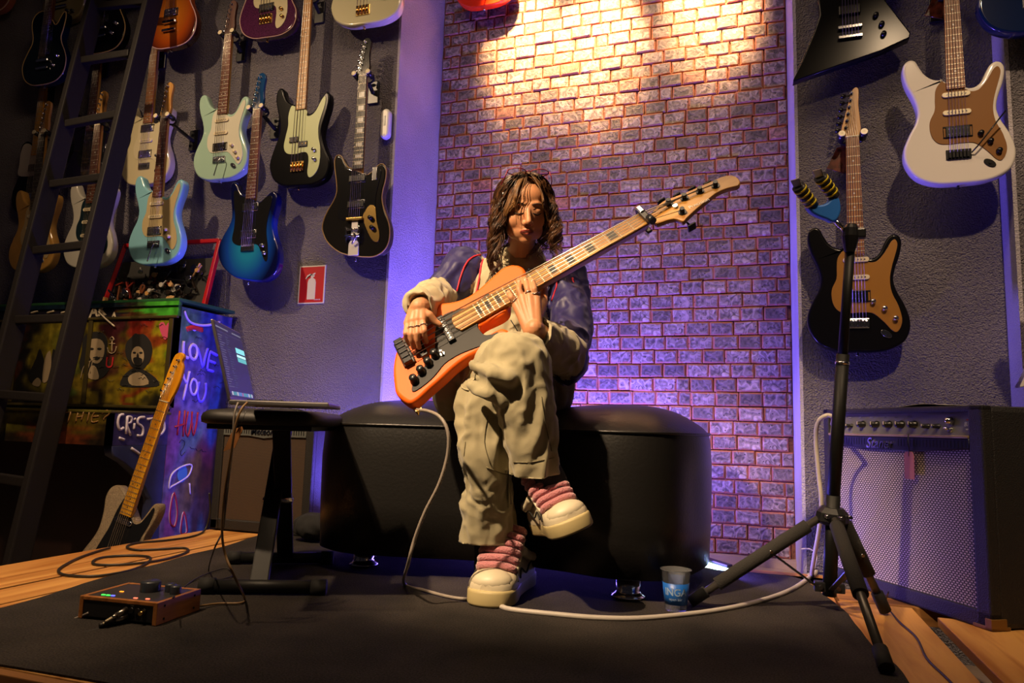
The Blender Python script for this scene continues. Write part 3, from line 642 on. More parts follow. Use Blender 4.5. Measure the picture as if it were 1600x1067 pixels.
t = add('electric_guitar', 556, 404, 2.72, 'black offset guitar with block inlays and a vibrato tailpiece', outline=J_OUT, body=gl('dark_glossy_black', (.012, .011, .010)), guard=J_GRD, gout=gl('black_guard', (.01, .01, .011)), board=EBONY, znut=.84, zf=.40, zb=.165, pick=((.355, 'jag', 0, 0), (.235, 'jag', 0, 0)), knobs=(), hsm=BLKB, inl='block', binding=mat('aged_gold_binding', srgb('#9a7a4a'), .3), bridge='none', hw=CHROME)
H_ = .022
obj('bridge', MB().cbox((-.042, -H_ - .014, .158), (.042, -H_ - .003, .172), .003), GOLD, t)
v_ = obj('vibrato', MB().slab([(-.026, .0), (.026, .0), (.026, .055), (.016, .07), (.016, .155), (-.016, .155), (-.016, .07), (-.026, .055)], -H_ - .004, -H_ - .0005, .001, 1), mat('brushed_silver', (.62, .60, .60), .45, .5), t)
obj('roller_bar', MB().cyl((-.036, -H_ - .016, .088), (.036, -H_ - .016, .088), .0075, 14).cyl((-.03, -H_ - .012, .118), (.03, -H_ - .012, .118), .0055, 12), CHROME, v_)
obj('side_bracket', MB().bar((-.033, -H_ - .008, .06), (-.033, -H_ - .014, .128), .005, .016).bar((.033, -H_ - .008, .06), (.033, -H_ - .014, .128), .005, .016).tube(catmull([(.0, -H_ - .016, .05), (.02, -H_ - .026, .08), (.012, -H_ - .03, .10)], 4), .004, 8), CHROME, v_)
obj('control_plate', MB().slab(G([(.050, .20), (.040, .165), (.085, .075), (.118, .055), (.128, .085), (.110, .15), (.098, .215), (.07, .225)], 4), -H_ - .0042, -H_ - .0028, .0005, 1), GOLD, t)
for kx, kz in ((.082, .165), (.093, .12)): obj('knob', MB().lathe([(0, .017), (.009, .017), (.0105, .013), (.011, 0)], (kx, -H_ - .004, kz), (0, -1, 0), 16), DKMETAL, t)
obj('switch_plate', MB().slab([(.075, .34), (.098, .34), (.098, .40), (.075, .40)], -H_ - .0042, -H_ - .0028, .002, 1), CHROME, t)
add('electric_guitar', 228, 291, 2.768, 'cream white guitar behind the sky blue one, rosewood fretboard', outline=S_OUT, body=gl('olympic_cream', srgb('#c9bd98')), guard=S_GRD, gout=gl('cream_guard', srgb('#cfc3a2')), board=ROASTED, pick=((.305, 'hum', 0, 0), (.235, 'single', 0), (.165, 'hum', 0, 0)), knobs=((.085, .145), (.105, .11)), extra='noarm')
add('electric_guitar', 243, 415, 2.62, 'sky blue guitar hanging low with a glossy warm pickguard', outline=S_OUT, body=gl('sonic_blue_lacquer', srgb('#7fb6c6')), guard=S_GRD, gout=gl('tan_pearl_guard', srgb('#b9a67c')), board=ROSER, znut=.73, pick=((.30, 'single', 0), (.235, 'single', 0), (.165, 'hum', 0, 0)), knobs=((.072, .165), (.094, .13)), knobm=CREAM, neck=MAPLE)
add('electric_guitar', 50, 427, 2.64, 'butterscotch yellow guitar with a black fretboard behind the ladder', outline=S_OUT, body=gl('butterscotch_lacquer', srgb('#c9974a'), var=.2), guard=S_GRD, gout=gl('cream_guard2', srgb('#c2a878')), board=EBONY, pick=((.30, 'single', 0), (.235, 'single', 0), (.165, 'hum', 0, 0, 'k')), knobs=((.085, .145), (.105, .11)), extra='noarm')
add('electric_guitar', 138, 420, 2.64, 'off-white guitar with a dark pickguard behind the ladder', outline=S_OUT, body=gl('faded_white_lacquer', srgb('#b7b2a6')), guard=S_GRD, gout=gl('dark_teal_guard', srgb('#16242a')), board=ROSE, pick=((.30, 'single', 0), (.235, 'single', 0), (.165, 'single', 0)), knobs=((.085, .145), (.105, .11)), extra='noarm')
add('electric_guitar', 52, 335, 2.776, 'two-tone white and black guitar with an amber maple neck', outline=T_OUT, body=BLKB, guard=[(-.12, .29), (-.118, .36), (-.10, .405), (-.05, .40), (.03, .335), (.07, .335), (.10, .39), (.125, .39), (.118, .31), (.108, .27), (.11, .23), (0, .215), (-.115, .225)], gout=gl('white_guard', srgb('#b9aea2')), board=MAPLEY, neck=MAPLEY, pick=((.26, 'hum', 0, 0, 'k'), (.16, 'hum', 0, 0, 'k')), knobs=((.08, .12),), extra='noarm')
add('electric_guitar', 138, 300, 2.776, 'dark purple guitar above the off-white one behind the ladder', outline=S_OUT, body=gl('dark_purple_lacquer', srgb('#1d1430')), guard=S_GRD, gout=gl('black_guard', (.01, .01, .011)), board=ROSE, pick=((.30, 'hum', 0, 0, 'k'), (.165, 'hum', 0, 0, 'k')), knobs=((.085, .145),), extra='noarm')
LPK = dict(outline=L_OUT, zf=.345, znut=.72, zb=.135, hs=HS_L, bridge='tom', neck=ROSE)
add('electric_guitar', 70, 135, 2.69, 'dark green to navy single-cut guitar with cream binding at the top left', body=burst('green_navy_burst', '#0d1a18', '#061422', '#040816', 0, .2, .2, .3), binding=BCREAM, board=ROSE, pick=((.32, 'hum', 0, 0, 'k'), (.19, 'hum', 0, 0, 'k')), knobs=((.08, .10), (.105, .15)), hz=False, **LPK)
add('electric_guitar', 160, 86, 2.69, 'black single-cut guitar with cream binding behind the ladder', body=BLKB, binding=BCREAM, board=ROSE, pick=((.32, 'hum', 0, 0, 'k'), (.19, 'hum', 0, 0, 'k')), knobs=((.08, .10), (.105, .15)), hz=False, **LPK)
add('electric_guitar', 268, 78, 2.67, 'amber sunburst single-cut guitar with pale binding at the top left', body=burst('amber_burst', '#b0641a', '#96400e', '#3a0f0c', 0, .19, .17, .22), binding=mat('pale_binding', srgb('#c9a0a0'), .35), board=ROSE, pick=((.32, 'hum', 0, 0), (.19, 'hum', 0, 0)), knobs=(), hz=False, **LPK)
add('electric_guitar', 100, 38, 2.775, 'bone coloured guitar body with black knobs at the very top left', body=gl('bone_lacquer', srgb('#8d7f58')), board=ROSE, knobs=((.05, .06), (.09, .05), (-.06, .08)), knobm=PBLK, hz=False, **LPK)
add('electric_guitar', -12, 24, 2.74, 'orange brown guitar cut off by the top left corner of the photo', body=gl('orange_brown_lacquer', srgb('#8a4a20')), binding=BCREAM, board=ROSE, hz=False, **LPK)
add('bass_guitar', 418, 62, 2.72, 'purple sparkle bass with gold bridge at the top edge', 'bass guitar', outline=P_OUT, body=gl('purple_sparkle', srgb('#4a1f40'), var=.5, vscale=300), guard=P_GRD, gout=gl('cream_guard3', srgb('#c8bd9a')), zf=.372, znut=.95, zb=.10, nst=4, pick=((.155, 'box', 0, 0),), knobs=((.09, .13), (.098, .09)), bridge='bass', hw=GOLD, binding=mat('pink_binding', srgb('#b08a80'), .4), hz=False)
add('bass_guitar', 570, 42, 2.72, 'cream white bass with gold bridge at the top edge', 'bass guitar', outline=[(x * 1.12, z) for x, z in P_OUT], body=gl('cream_white_lacquer', srgb('#cfc8a4')), guard=None, zf=.372, znut=.95, zb=.075, nst=4, pick=((.225, 'p', 0, -.026), (.200, 'p', 0, .024)), knobs=((.115, .115), (.10, .16)), bridge='bass', hw=GOLD, hz=False)
# red guitar on the brick
p = wl(757, 13, 3.16); t = guitar('electric_guitar', 'bright red guitar body at the top left of the brick wall', 'guitar', p, S_OUT, gl('red_lacquer', srgb('#e03410')), guard=S_GRD, gout=gl('warm_white_guard', srgb('#d2cfbd')), pick=((.235, 'single', 0),), knobs=((.1, .12),)); HUNG.append(t)
# right wall
add('electric_guitar', 1497, 290, 2.64, 'white guitar with a gold pickguard on the right wall', outline=S_OUT, body=gl('pearl_white_lacquer', srgb('#d8d2cc')), guard=S_GRD, gout=mat('gold_guard', srgb('#7a5020'), .5, spec=.2), board=ROASTED, neck=ROASTED, zf=.328, znut=.76, pick=((.308, 'single', 0), (.245, 'single', 0), (.178, 'hum', 0, 0, 'k')), knobs=((.066, .165), (.092, .135), (.115, .10)), knobm=DKMETAL, hw=DKMETAL, extra='noarm')
t = HUNG[-1]; obj('tremolo_arm', MB().tube([(.036, -.03, .10), (.05, -.05, .115), (.125, -.075, .215)], .0025, 6), DKMETAL, t)
add('electric_guitar', 1340, 551, 2.72, 'gloss black guitar with a gold pickguard behind the tripod stand', outline=S_OUT, body=BLKB, guard=S_GRD, gout=gl('amber_gold_guard', srgb('#9a6a2a'), .3), board=ROASTED, neck=MAPLE, zf=.345, znut=.775, pick=((.325, 'single', 0), (.262, 'single', 0), (.195, 'hum', 0, 0, 'k')), knobs=((.050, .175), (.085, .150), (.118, .115)), knobm=CHROME, hw=CHROME, tunmat=DKMETAL, hs=HS_D, extra='noarm')
# angular guitars
XO = [(-.195, -.055), (-.165, .02), (-.120, .13), (-.10, .19), (-.105, .27), (-.14, .36), (-.12, .385), (-.05, .36), (.05, .35), (.13, .42), (.15, .40), (.115, .27), (.12, .21), (.195, .075), (.19, .055), (.10, .02)]
def angular(label, px, py, Y, bm_, group='guitars on the wall', dx=.195, dz=.055, rot=(0, 0, 0), flip=False, **k):
    p = wl(px, py, Y); t = thing('electric_guitar', label, 'guitar', p + Vector((dx, 0, dz)), group, rot)
    o_ = [(-x, z) for x, z in XO] if flip else XO
    obj('body', MB().slab(o_, -.02, .02, .005, 3), bm_, t)
    obj('neck', MB().cbox((-.024, -.03, .33), (.024, -.004, .80), .004), ROSE, t); obj('headstock', MB().slab([(-.024, .80), (.024, .80), (.05, .90), (.0, .99), (-.03, .9)], -.026, -.012, .002), bm_, t)
    for z in (.30, .19): obj('pickup', MB().cbox((-.036, -.032, z - .018), (.036, -.0195, z + .018), .003), DKMETAL, t)
    obj('bridge', MB().cbox((-.04, -.034, .117), (.04, -.022, .130), .002), CHROME, t); obj('tailpiece', MB().cbox((-.04, -.034, .080), (.04, -.022, .092), .002), CHROME, t)
    for i in range(6): obj('string', MB().tube([(-.026 + .0104 * i, -.035, .086), (-.018 + .0072 * i, -.033, .80)], .0009, 4), STRM, t)
    for kx, kz in ((.085, .155), (.103, .118), (.108, .08)): obj('knob', MB().lathe([(0, .016), (.008, .016), (.010, 0)], (kx, -.02, kz), (0, -1, 0), 14), DKMETAL, t)
    return t
HUNG.append(angular('black angular guitar with a pointed wing at the top right', 1239, 131, 2.70, BLKB))
HUNG.append(angular('white angular guitar tip at the right edge of the photo', 1590, 606, 2.45, gl('pearl_white_lacquer', srgb('#d8d2cc')), dx=.195, dz=.055))
add('electric_guitar', 1618, 54, 2.58, 'dark blue guitar cut off by the top right corner of the photo', outline=S_OUT, body=gl('midnight_blue_lacquer', srgb('#0a1a40')), guard=None, board=ROSE, pick=((.235, 'single', 0),), knobs=((.1, .12),), hz=False, extra='noarm')
# tortoiseshell plates hanging beside the right necks
TORT = mat('tortoiseshell_plate', srgb('#5a2a1c'), .2, var=.9, vscale=40, coat=.5)
for px_, py_, lab in ((1312, 250, 'small tortoiseshell plate beside the neck of the black guitar'), (1465, 10, 'small tortoiseshell plate beside the neck of the white guitar')):
    c = wl(px_, py_, 2.755); t = thing('tortoiseshell_plate', lab, 'plate', c, 'tortoiseshell plates on the right wall')
    obj('plate', MB().slab([(.025, .055), (.03, -.04), (.015, -.055), (-.045, -.030), (-.04, -.02), (-.01, .045)], -.006, .0, .001, 1), TORT, t); obj('pin', MB().cyl((0, -.0, .0), (0, .045, .0), .003, 8), BLACK, t)
# ================================================================ BASS IN THE PLAYER'S HANDS
from mathutils.bvhtree import BVHTree
from mathutils import noise as mnoise
fh = Vector((fc.x, fc.y, 0)).normalized()
HEEL = P(739, 494, 1.86); nutp = P(1006, 345, 1.90)
BA = (nutp - HEEL).normalized()
tl = math.radians(38); BN = (-fh * math.cos(tl) + Vector((0, 0, 1)) * math.sin(tl)); BN = (BN - BA * BN.dot(BA)).normalized()
BX = (-BN).cross(BA).normalized()
BM = frame(HEEL, BX, -BN, BA); BI = BM.inverted()
def bp(px, py, off=0.0):
    """point of the bass plane seen at a pixel, lifted off the face"""
    return pl(px, py, HEEL + BN * off, BN)
def b2(px, py): q = BI @ bp(px, py); return (q.x, q.z)
def c2(pts, ox=600, oy=380, s=3.81): return [b2(ox + x / s, oy + y / s) for x, y in pts]
bass = thing('bass_guitar', 'orange five string bass held on the lap of the seated player', 'bass guitar', HEEL)
bass.matrix_world = BM
ORANGE = mat('orange_lacquer', srgb('#e8620e'), .5, coat=.02, spec=.3); ORANGE.node_tree.nodes['Principled BSDF'].inputs['Coat Roughness'].default_value = .3
bo = c2([(150, 950), (100, 925), (65, 885), (55, 830), (50, 750), (58, 680), (75, 620), (98, 565), (135, 500), (180, 450), (230, 400), (285, 362), (355, 350), (430, 338), (500, 310), (560, 268), (600, 233), (650, 187), (700, 145), (750, 124), (800, 126), (835, 150), (840, 190), (800, 240), (745, 300), (735, 385), (700, 425), (640, 455), (592, 478), (570, 500), (578, 528), (615, 540), (660, 517), (700, 502), (738, 515), (756, 545), (745, 580), (690, 605), (620, 620), (540, 650), (470, 690), (400, 745), (330, 810), (260, 870), (200, 925)])
bs_ = G(bo, 4)
obj('body', MB().slab(bs_, 0, .040, .010, 4), ORANGE, bass)
go = c2([(335, 470), (350, 435), (400, 408), (470, 390), (512, 384), (560, 345), (618, 306), (632, 312), (600, 345), (560, 480), (572, 520), (600, 548), (640, 545), (676, 532), (682, 545), (640, 590), (560, 620), (480, 650), (420, 680), (360, 722), (300, 795), (240, 848), (182, 885), (166, 872), (178, 825), (225, 755), (275, 695), (303, 640), (306, 540), (312, 500)])
obj('pickguard', MB().slab(G(go, 3), -.0028, .0, .0008, 1), mat('matte_black_guard', (.012, .012, .012), .55, spec=.3), bass)
zn = (BI @ nutp).z; zH = -.045; Lb = zn - b2(636, 557)[1]
wn = lambda z: .0235 + (.0315 - .0235) * (zn - z) / (zn - zH)
MPB = wood('bass_maple', '#9a6624', '#c08c42', .3, 'Z', 1.5)
obj('neck', MB().add([(-wn(-.03), -.002, -.06), (wn(-.03), -.002, -.06), (.022, .018, .03), (-.022, .018, .03), (-wn(zn), -.002, zn), (wn(zn), -.002, zn), (.016, .020, zn), (-.016, .020, zn)], [(0, 1, 2, 3), (4, 7, 6, 5), (0, 4, 5, 1), (1, 5, 6, 2), (2, 6, 7, 3), (3, 7, 4, 0)]), MPB, bass)
obj('fretboard', MB().slab([(-wn(zH), zH), (-.012, zH - .010), (.012, zH - .010), (wn(zH), zH), (wn(zn), zn), (-wn(zn), zn)], -.0095, -.002, .001, 1), MPB, bass)
zs = [zn - 0]
for k in range(1, 22):
    z = b2(636, 557)[1] + Lb / 2 ** (k / 12)
    if z < zH + .006: break
    zs.append(z); obj('fret', MB().box((-wn(z) + .001, -.0108, z - .0013), (wn(z) - .001, -.0093, z + .0013)), FRETM, bass)
for k in (3, 5, 7, 9, 12, 15, 17, 19, 21):
    if k < len(zs): zc = (zs[k] + zs[k - 1]) / 2; hg = min(.012, (zs[k - 1] - zs[k]) * .33); obj('inlay', MB().box((-wn(zc) * .5, -.0099, zc - hg), (wn(zc) * .5, -.009, zc + hg)), PBLK, bass)
obj('nut', MB().box((-wn(zn), -.012, zn), (wn(zn), -.002, zn + .004)), PBLK, bass)
hs_ = c2([(345, 705), (300, 600), (360, 520), (455, 430), (720, 330), (900, 250), (1050, 188), (1150, 140), (1240, 113), (1320, 113), (1382, 143), (1412, 195), (1375, 240), (1250, 270), (1130, 320), (1070, 360), (1000, 420), (900, 500), (830, 560), (740, 645), (700, 685), (640, 662), (580, 652), (500, 668), (410, 700)], 980, 260, 8)
obj('headstock', MB().slab(G(hs_, 2), .0, .016, .002, 2), MPB, bass)
tp = [b2(980 + x / 8, 260 + y / 8) for x, y in ((690, 575), (520, 465), (715, 400), (910, 315), (1105, 245))]
for i, (x, z) in enumerate(tp):
    mb = MB().cyl((x, -.016, z), (x, 0, z), .0065, 12).cyl((x, -.003, z), (x, 0, z), .011, 16); sd = 1 if i == 0 else -1; ex = x + sd * .040
    tpg = obj('tuning_peg', mb, DKMETAL, bass)
    obj('tuner_key', MB().cyl((x + sd * .012, .024, z), (ex, .024, z), .003, 8).cbox((ex - .003, .012, z - .012), (ex + .003, .036, z + .012), .0025), DKMETAL, tpg)
obj('string_tree', MB().cyl((b2(1055, 323)[0], -.006, b2(1055, 323)[1]), (b2(1055, 323)[0], 0, b2(1055, 323)[1]), .007, 12), CHROME, bass)
BRZ = b2(636, 557)[1]
for i in range(5):
    s_ = -1 + i / 2; x0 = s_ * .036; x1 = s_ * .0185; t_ = tp[[1, 2, 3, 4, 0][i]] if False else tp[(4, 3, 2, 1, 0)[i]]
    obj('string', MB().tube([(x0, -.019, BRZ), (x1, -.0135, zn), (t_[0], -.009, t_[1])], .0017 - .00018 * i, 5), STRM, bass)
bz = MB().cbox((-.044, -.008, BRZ - .018), (.044, 0, BRZ + .016), .003)
br_ = obj('bridge', bz, PBLK, bass)
for i in range(5): x = -.036 + .018 * i; obj('saddle', MB().cbox((x - .0078, -.020, BRZ - .014), (x + .0078, -.008, BRZ + .010), .002), DKMETAL, br_)
for zc, nm in ((b2(661, 549)[1], 'k'), (b2(697, 515)[1], 'k')):
    pu = obj('pickup', MB().cbox((-.048, -.014, zc - .010), (.048, 0, zc + .010), .003), PBLK, bass)
    for i in range(10): x = -.040 + .0089 * i; obj('pole_piece', MB().cyl((x, -.0152, zc), (x, -.014, zc), .003, 8), CHROME, pu)
for px_, py_ in ((681, 556), (671, 569), (660, 582), (649, 596)):
    x, z = b2(px_, py_); obj('knob', MB().lathe([(0, .020), (.0085, .020), (.010, .017), (.010, .003), (.012, .002), (.012, 0)], (x, -.003, z), (0, -1, 0), 18), PBLK, bass)
x, z = b2(692, 554); obj('toggle_switch', MB().cyl((x, -.016, z), (x, -.003, z), .002, 8).cyl((x, -.018, z), (x, -.014, z), .0035, 8).cyl((x, -.005, z), (x, -.003, z), .007, 12), CHROME, bass)
q = BI @ bp(648, 638); obj('strap_button', MB().lathe([(.005, -.004), (.004, .008), (.009, .011), (.009, .014), (0, .015)], (q.x - .004, .02, q.z + .01), (.2, 0, -1), 12), GOLD, bass)
q = BI @ bp(822, 424); obj('strap_button', MB().lathe([(.005, -.006), (.004, .006), (.008, .008), (.008, .011), (0, .012)], (q.x - .004, .012, q.z + .002), (-.4, 0, 1), 12), DKMETAL, bass)
me = textmesh('Precision', .016); tx = frame(Vector((b2(1092, 318)[0], -.0004, b2(1092, 318)[1])), Vector((.12, 0, 1)).normalized(), Vector((-1, 0, .12)).normalized(), Vector((0, -1, 0)))
me.transform(tx); link('maker_lettering', me, mat('white_decal', (.75, .72, .66), .5), bass)
# clip on the neck end
cp_ = thing('clip_on_capo', 'black clamp clipped across the bass neck at its nut end', 'clip', nutp); cp_.matrix_world = BM @ Matrix.Translation((0, 0, zn + .003))
obj('pad_bar', MB().cbox((-.030, -.026, -.008), (.030, -.013, .010), .004), PBLK, cp_)
obj('clamp_arm', MB().cbox((-.036, -.022, -.007), (-.028, .036, .008), .003).cbox((-.036, .026, -.007), (.020, .034, .008), .003), PBLK, cp_)
obj('tension_knob', MB().cyl((.024, -.030, .001), (.046, -.030, .001), .010, 16).cbox((.020, -.036, -.006), (.030, -.020, .008), .002), PBLK, cp_)
obj('top_plate', MB().cbox((-.030, -.030, -.006), (-.006, -.025, .007), .002), CHROME, cp_)
# ================================================================ PERSON
def prim_chain(mb, pts, rs, n=14):
    for i in range(len(pts) - 1):
        a, b = Vector(pts[i]), Vector(pts[i + 1]); L = (b - a).length
        if L > 1e-4: mb.cyl(a, b, rs[i], n, rs[i + 1])
    for p, r in zip(pts, rs): mb.ell(p, (r, r, r), None, n, 8)
def remesh(mb, voxel, it, name, fac=.5):
    me = mb.mesh(name); o = bpy.data.objects.new(name, me); COL.objects.link(o)
    m_ = o.modifiers.new('r', 'REMESH'); m_.mode = 'VOXEL'; m_.voxel_size = voxel; m_.use_smooth_shade = True
    s_ = o.modifiers.new('s', 'SMOOTH'); s_.factor = fac; s_.iterations = it
    me2 = bpy.data.meshes.new_from_object(o.evaluated_get(bpy.context.evaluated_depsgraph_get()))
    bpy.data.objects.remove(o); bpy.data.meshes.remove(me); me2.name = name
    me2.polygons.foreach_set('use_smooth', [True] * len(me2.polygons)); me2.materials.clear(); return me2
RI, UP = Vector(rc), Vector((0, 0, 1)); RI = Vector((RI.x, RI.y, 0)).normalized(); FO = -fh   # image right, up, towards the camera
def ellM(x, y, z): return Matrix((x, y, z)).transposed()
BODYM = ellM(RI, FO, UP)
# ---- joints
HD = P(819, 331, 2.10)
yaw = math.radians(9); pit = math.radians(-17); rol = math.radians(2)
hf = (FO * math.cos(yaw) + RI * math.sin(yaw)); hr = UP.cross(-hf) * -1; hr = hf.cross(UP) * -1
hr = UP.cross(hf).normalized()           # head's image-right side
hf2 = (hf * math.cos(pit) + UP * math.sin(pit)).normalized(); hu = hf2.cross(hr).normalized()
hr2 = (hr * math.cos(rol) + hu * math.sin(rol)).normalized(); hu = hf2.cross(hr2).normalized(); hr = hr2
HS = .87; HM = ellM(hr, hu, hf2) * HS; HMU = np.array(ellM(hr, hu, hf2)) / HS
def h(x, y, z): return HD + (HM @ Vector((x, y, z))) * 1.0
NB = P(812, 408, 2.22); CH_ = P(803, 480, 2.24); PE = P(795, 590, 2.22)
SL, SR = P(726, 417, 2.24), P(884, 432, 2.24)
EL, WL_ = P(690, 462, 2.17), bp(655, 480, .060)
ER, WR_ = P(888, 562, 1.98), bp(835, 513, .012)
print('depths', [(round((q - CO).dot(fc), 2)) for q in (WL_, WR_, bp(613, 560), bp(780, 420), bp(700, 600), bp(650, 630))])
HX, KX = P(735, 600, 2.17), P(806, 572, 1.74); AX = P(858, 765, 1.73)
HP, KP, AP = P(845, 608, 2.17), P(757, 632, 1.82), P(766, 880, 1.89)
mb = MB()
E_ = lambda c, r, M=None: mb.ell(c, r, M or HM, 24, 16)
E_(h(0, .035, -.02), (.074, .084, .092)); E_(h(0, .045, .028), (.062, .050, .048)); E_(h(0, -.012, .020), (.0645, .082, .066))
E_(h(0, -.060, .032), (.050, .042, .046)); E_(h(0, -.090, .054), (.022, .016, .018))
for s_ in (-1, 1):
    E_(h(s_ * .033, -.026, .046), (.030, .034, .027)); E_(h(s_ * .036, -.058, .026), (.026, .034, .032)); E_(h(s_ * .030, .004, .0655), (.0175, .0135, .0130))
    prim_chain(mb, [h(s_ * .012, .026, .074), h(s_ * .032, .029, .068), h(s_ * .050, .022, .055)], [q_ * HS for q_ in [.0075, .0085, .007]])
    E_(h(s_ * .0115, -.037, .0885), (.0085, .0075, .0095)); E_(h(s_ * .073, -.012, -.008), (.010, .028, .018))
prim_chain(mb, [h(0, .010, .080), h(0, -.012, .0915), h(0, -.031, .1015)], [q_ * HS for q_ in [.0075, .0085, .0105]])
prim_chain(mb, [h(-.021, -.0635, .0765), h(-.006, -.0585, .0865), h(.006, -.0585, .0865), h(.021, -.0635, .0765)], [q_ * HS for q_ in [.0032, .0047, .0047, .0032]])
prim_chain(mb, [h(-.018, -.067, .0775), h(0, -.0715, .0850), h(.018, -.067, .0775)], [q_ * HS for q_ in [.0035, .0056, .0035]])
E_(h(0, -.05, .074), (.024, .010, .010))
prim_chain(mb, [h(0, -.055, -.015), NB + UP * .02 - FO * .01, NB - FO * .01], [.042, .043, .047])
prim_chain(mb, [SL - UP * .012, NB - UP * .045, SR - UP * .012], [.036, .050, .036]); mb.ell(CH_, (.13, .095, .15), BODYM); mb.ell(PE, (.14, .11, .10), BODYM); mb.ell((CH_ + PE) / 2, (.12, .09, .12), BODYM)
prim_chain(mb, [SL, (SL + EL) / 2, EL, (EL + WL_) / 2, WL_], [.042, .038, .034, .032, .024]); prim_chain(mb, [SR, (SR + ER) / 2, ER, (ER + WR_) / 2, WR_], [.042, .038, .034, .032, .023])
prim_chain(mb, [HX, KX], [.08, .055]); prim_chain(mb, [KX, (KX * .6 + AX * .4), AX], [.052, .046, .032]); prim_chain(mb, [HP, KP], [.08, .055]); prim_chain(mb, [KP, (KP * .6 + AP * .4), AP], [.052, .046, .032])
pass
# fretting hand: fingers come up over the neck from below, thumb behind it
def finger(mb, pts, r0=.0088, r1=.0068): n = len(pts); prim_chain(mb, pts, [r0 + (r1 - r0) * i / (n - 1) for i in range(n)], 12)
MC = [bp(838, 467, .030), bp(828, 465, .036), bp(817, 467, .036), bp(806, 473, .032)]
for m_ in MC: prim_chain(mb, [WR_ + (m_ - MC[1]) * .35, m_], [.0165, .0125], 12)
prim_chain(mb, [bp(830, 490, .016), bp(818, 482, .018)], [.015, .014])
FT = []
for m_, pip, dip, tip in ((MC[0], (835, 452), (832, 440), (829, 437)), (MC[1], (824, 451), (821, 438), (819, 435)), (MC[2], (811, 453), (811, 441), (810, 438)), (MC[3], (799, 465), (795, 458), (796, 456))):
    finger(mb, [m_, bp(*pip, .046), bp(*dip, .036), bp(*tip, .0225)]); FT.append(bp(*dip, .040))
finger(mb, [bp(842, 492, .0), bp(850, 472, -.022), bp(850, 452, -.040), bp(846, 440, -.046)], .012, .009)
# plucking hand: hangs over the top edge, fingertips on the strings
MC2 = [bp(660, 499, .058), bp(652, 499, .062), bp(644, 501, .060), bp(637, 505, .054)]
for m_ in MC2: prim_chain(mb, [WL_ + (m_ - MC2[1]) * .45, m_], [.0165, .0118], 12)
for m_, pip, tip in ((MC2[0], (663, 517), (666, 534)), (MC2[1], (652, 521), (655, 543)), (MC2[2], (642, 522), (646, 543)), (MC2[3], (634, 521), (639, 537))):
    pi_ = bp(*pip, .058); ti = bp(*tip, .026); finger(mb, [m_, pi_, pi_ * .45 + ti * .55 + BN * .006, ti], .0086, .0064)
finger(mb, [WL_ * .6 + MC2[0] * .4 + BX * -.004, bp(671, 492, .052), bp(679, 502, .036), bp(687, 507, .027)], .0125, .0078)
SKIN = mat('warm_skin', srgb('#c48a62'), .5, bump=.05, bscale=400, var=.06, vscale=25)
SKIN.node_tree.nodes['Principled BSDF'].inputs['Subsurface Weight'].default_value = .15; SKIN.node_tree.nodes['Principled BSDF'].inputs['Subsurface Radius'].default_value = (.02, .008, .004)
LIPM = mat('lip_skin', srgb('#8e3f34'), .4)
me = remesh(mb, .0023, 3, 'person_body')
_o = bpy.data.objects.new('tmp', me); COL.objects.link(_o); _g = _o.vertex_groups.new(name='soft')
_n = len(me.vertices); _c = np.empty(_n * 3); me.vertices.foreach_get('co', _c); _l = (_c.reshape(-1, 3) - np.array(HD)) @ HMU
_face = (_l[:, 1] > -.13) & (np.abs(_l[:, 0]) < .11) & (np.abs(_l[:, 2]) < .13)
_fine = np.clip(1 - np.sqrt((_l[:, 0] / .027) ** 2 + ((_l[:, 1] + .048) / .032) ** 2) ** 2, 0, 1) * (_l[:, 2] > .06); _eye = (np.clip(1 - ((np.abs(_l[:, 0]) - .030) / .02) ** 2 - ((_l[:, 1] - .002) / .014) ** 2, 0, 1)) * (_l[:, 2] > .05)
_w = np.where(_face, 1 - .85 * np.maximum(_fine, _eye * .7), 0)
for lv in range(1, 11):
    ids = np.nonzero((_w > (lv - .5) / 10) & (_w <= (lv + .5) / 10))[0]
    if len(ids): _g.add([int(i) for i in ids], lv / 10, 'REPLACE')
_s = _o.modifiers.new('s', 'SMOOTH'); _s.factor = .6; _s.iterations = 12; _s.vertex_group = 'soft'
me2 = bpy.data.meshes.new_from_object(_o.evaluated_get(bpy.context.evaluated_depsgraph_get())); bpy.data.objects.remove(_o); bpy.data.meshes.remove(me); me = me2; me.name = 'person_body'
me.materials.append(SKIN); me.materials.append(LIPM)
Hi = HM.transposed()
n = len(me.polygons); cc = np.empty(n * 3); me.polygons.foreach_get('center', cc); cc = cc.reshape(-1, 3)
loc = (cc - np.array(HD)) @ HMU
lip = (((loc[:, 0]) / .0235) ** 2 + ((loc[:, 1] + .0655) / .0095) ** 2 < 1) & (loc[:, 2] > .07)
me.polygons.foreach_set('material_index', lip.astype(int)); 
person = thing('person', 'person with curly dark hair sitting on the ottoman playing the orange bass', 'person', Vector((PE.x, PE.y, CZ)))
def pc(name, me_, mats): o = link(name, me_, mats); local(o, person); return o
body_ = pc('body', me, [SKIN, LIPM])
def bvh_of(me_): return BVHTree.FromPolygons([v.co for v in me_.vertices], [p.vertices[:] for p in me_.polygons])
BB = bvh_of(me)
def hit(b, px, py, lift=.002):
    r = ray(px, py).normalized(); q = b.ray_cast(CO, r); return (q[0] - r * lift) if q[0] else None
def hitdir(b, o, d, lift=.001): q = b.ray_cast(o, d.normalized()); return (q[0] - d.normalized() * lift) if q[0] else None
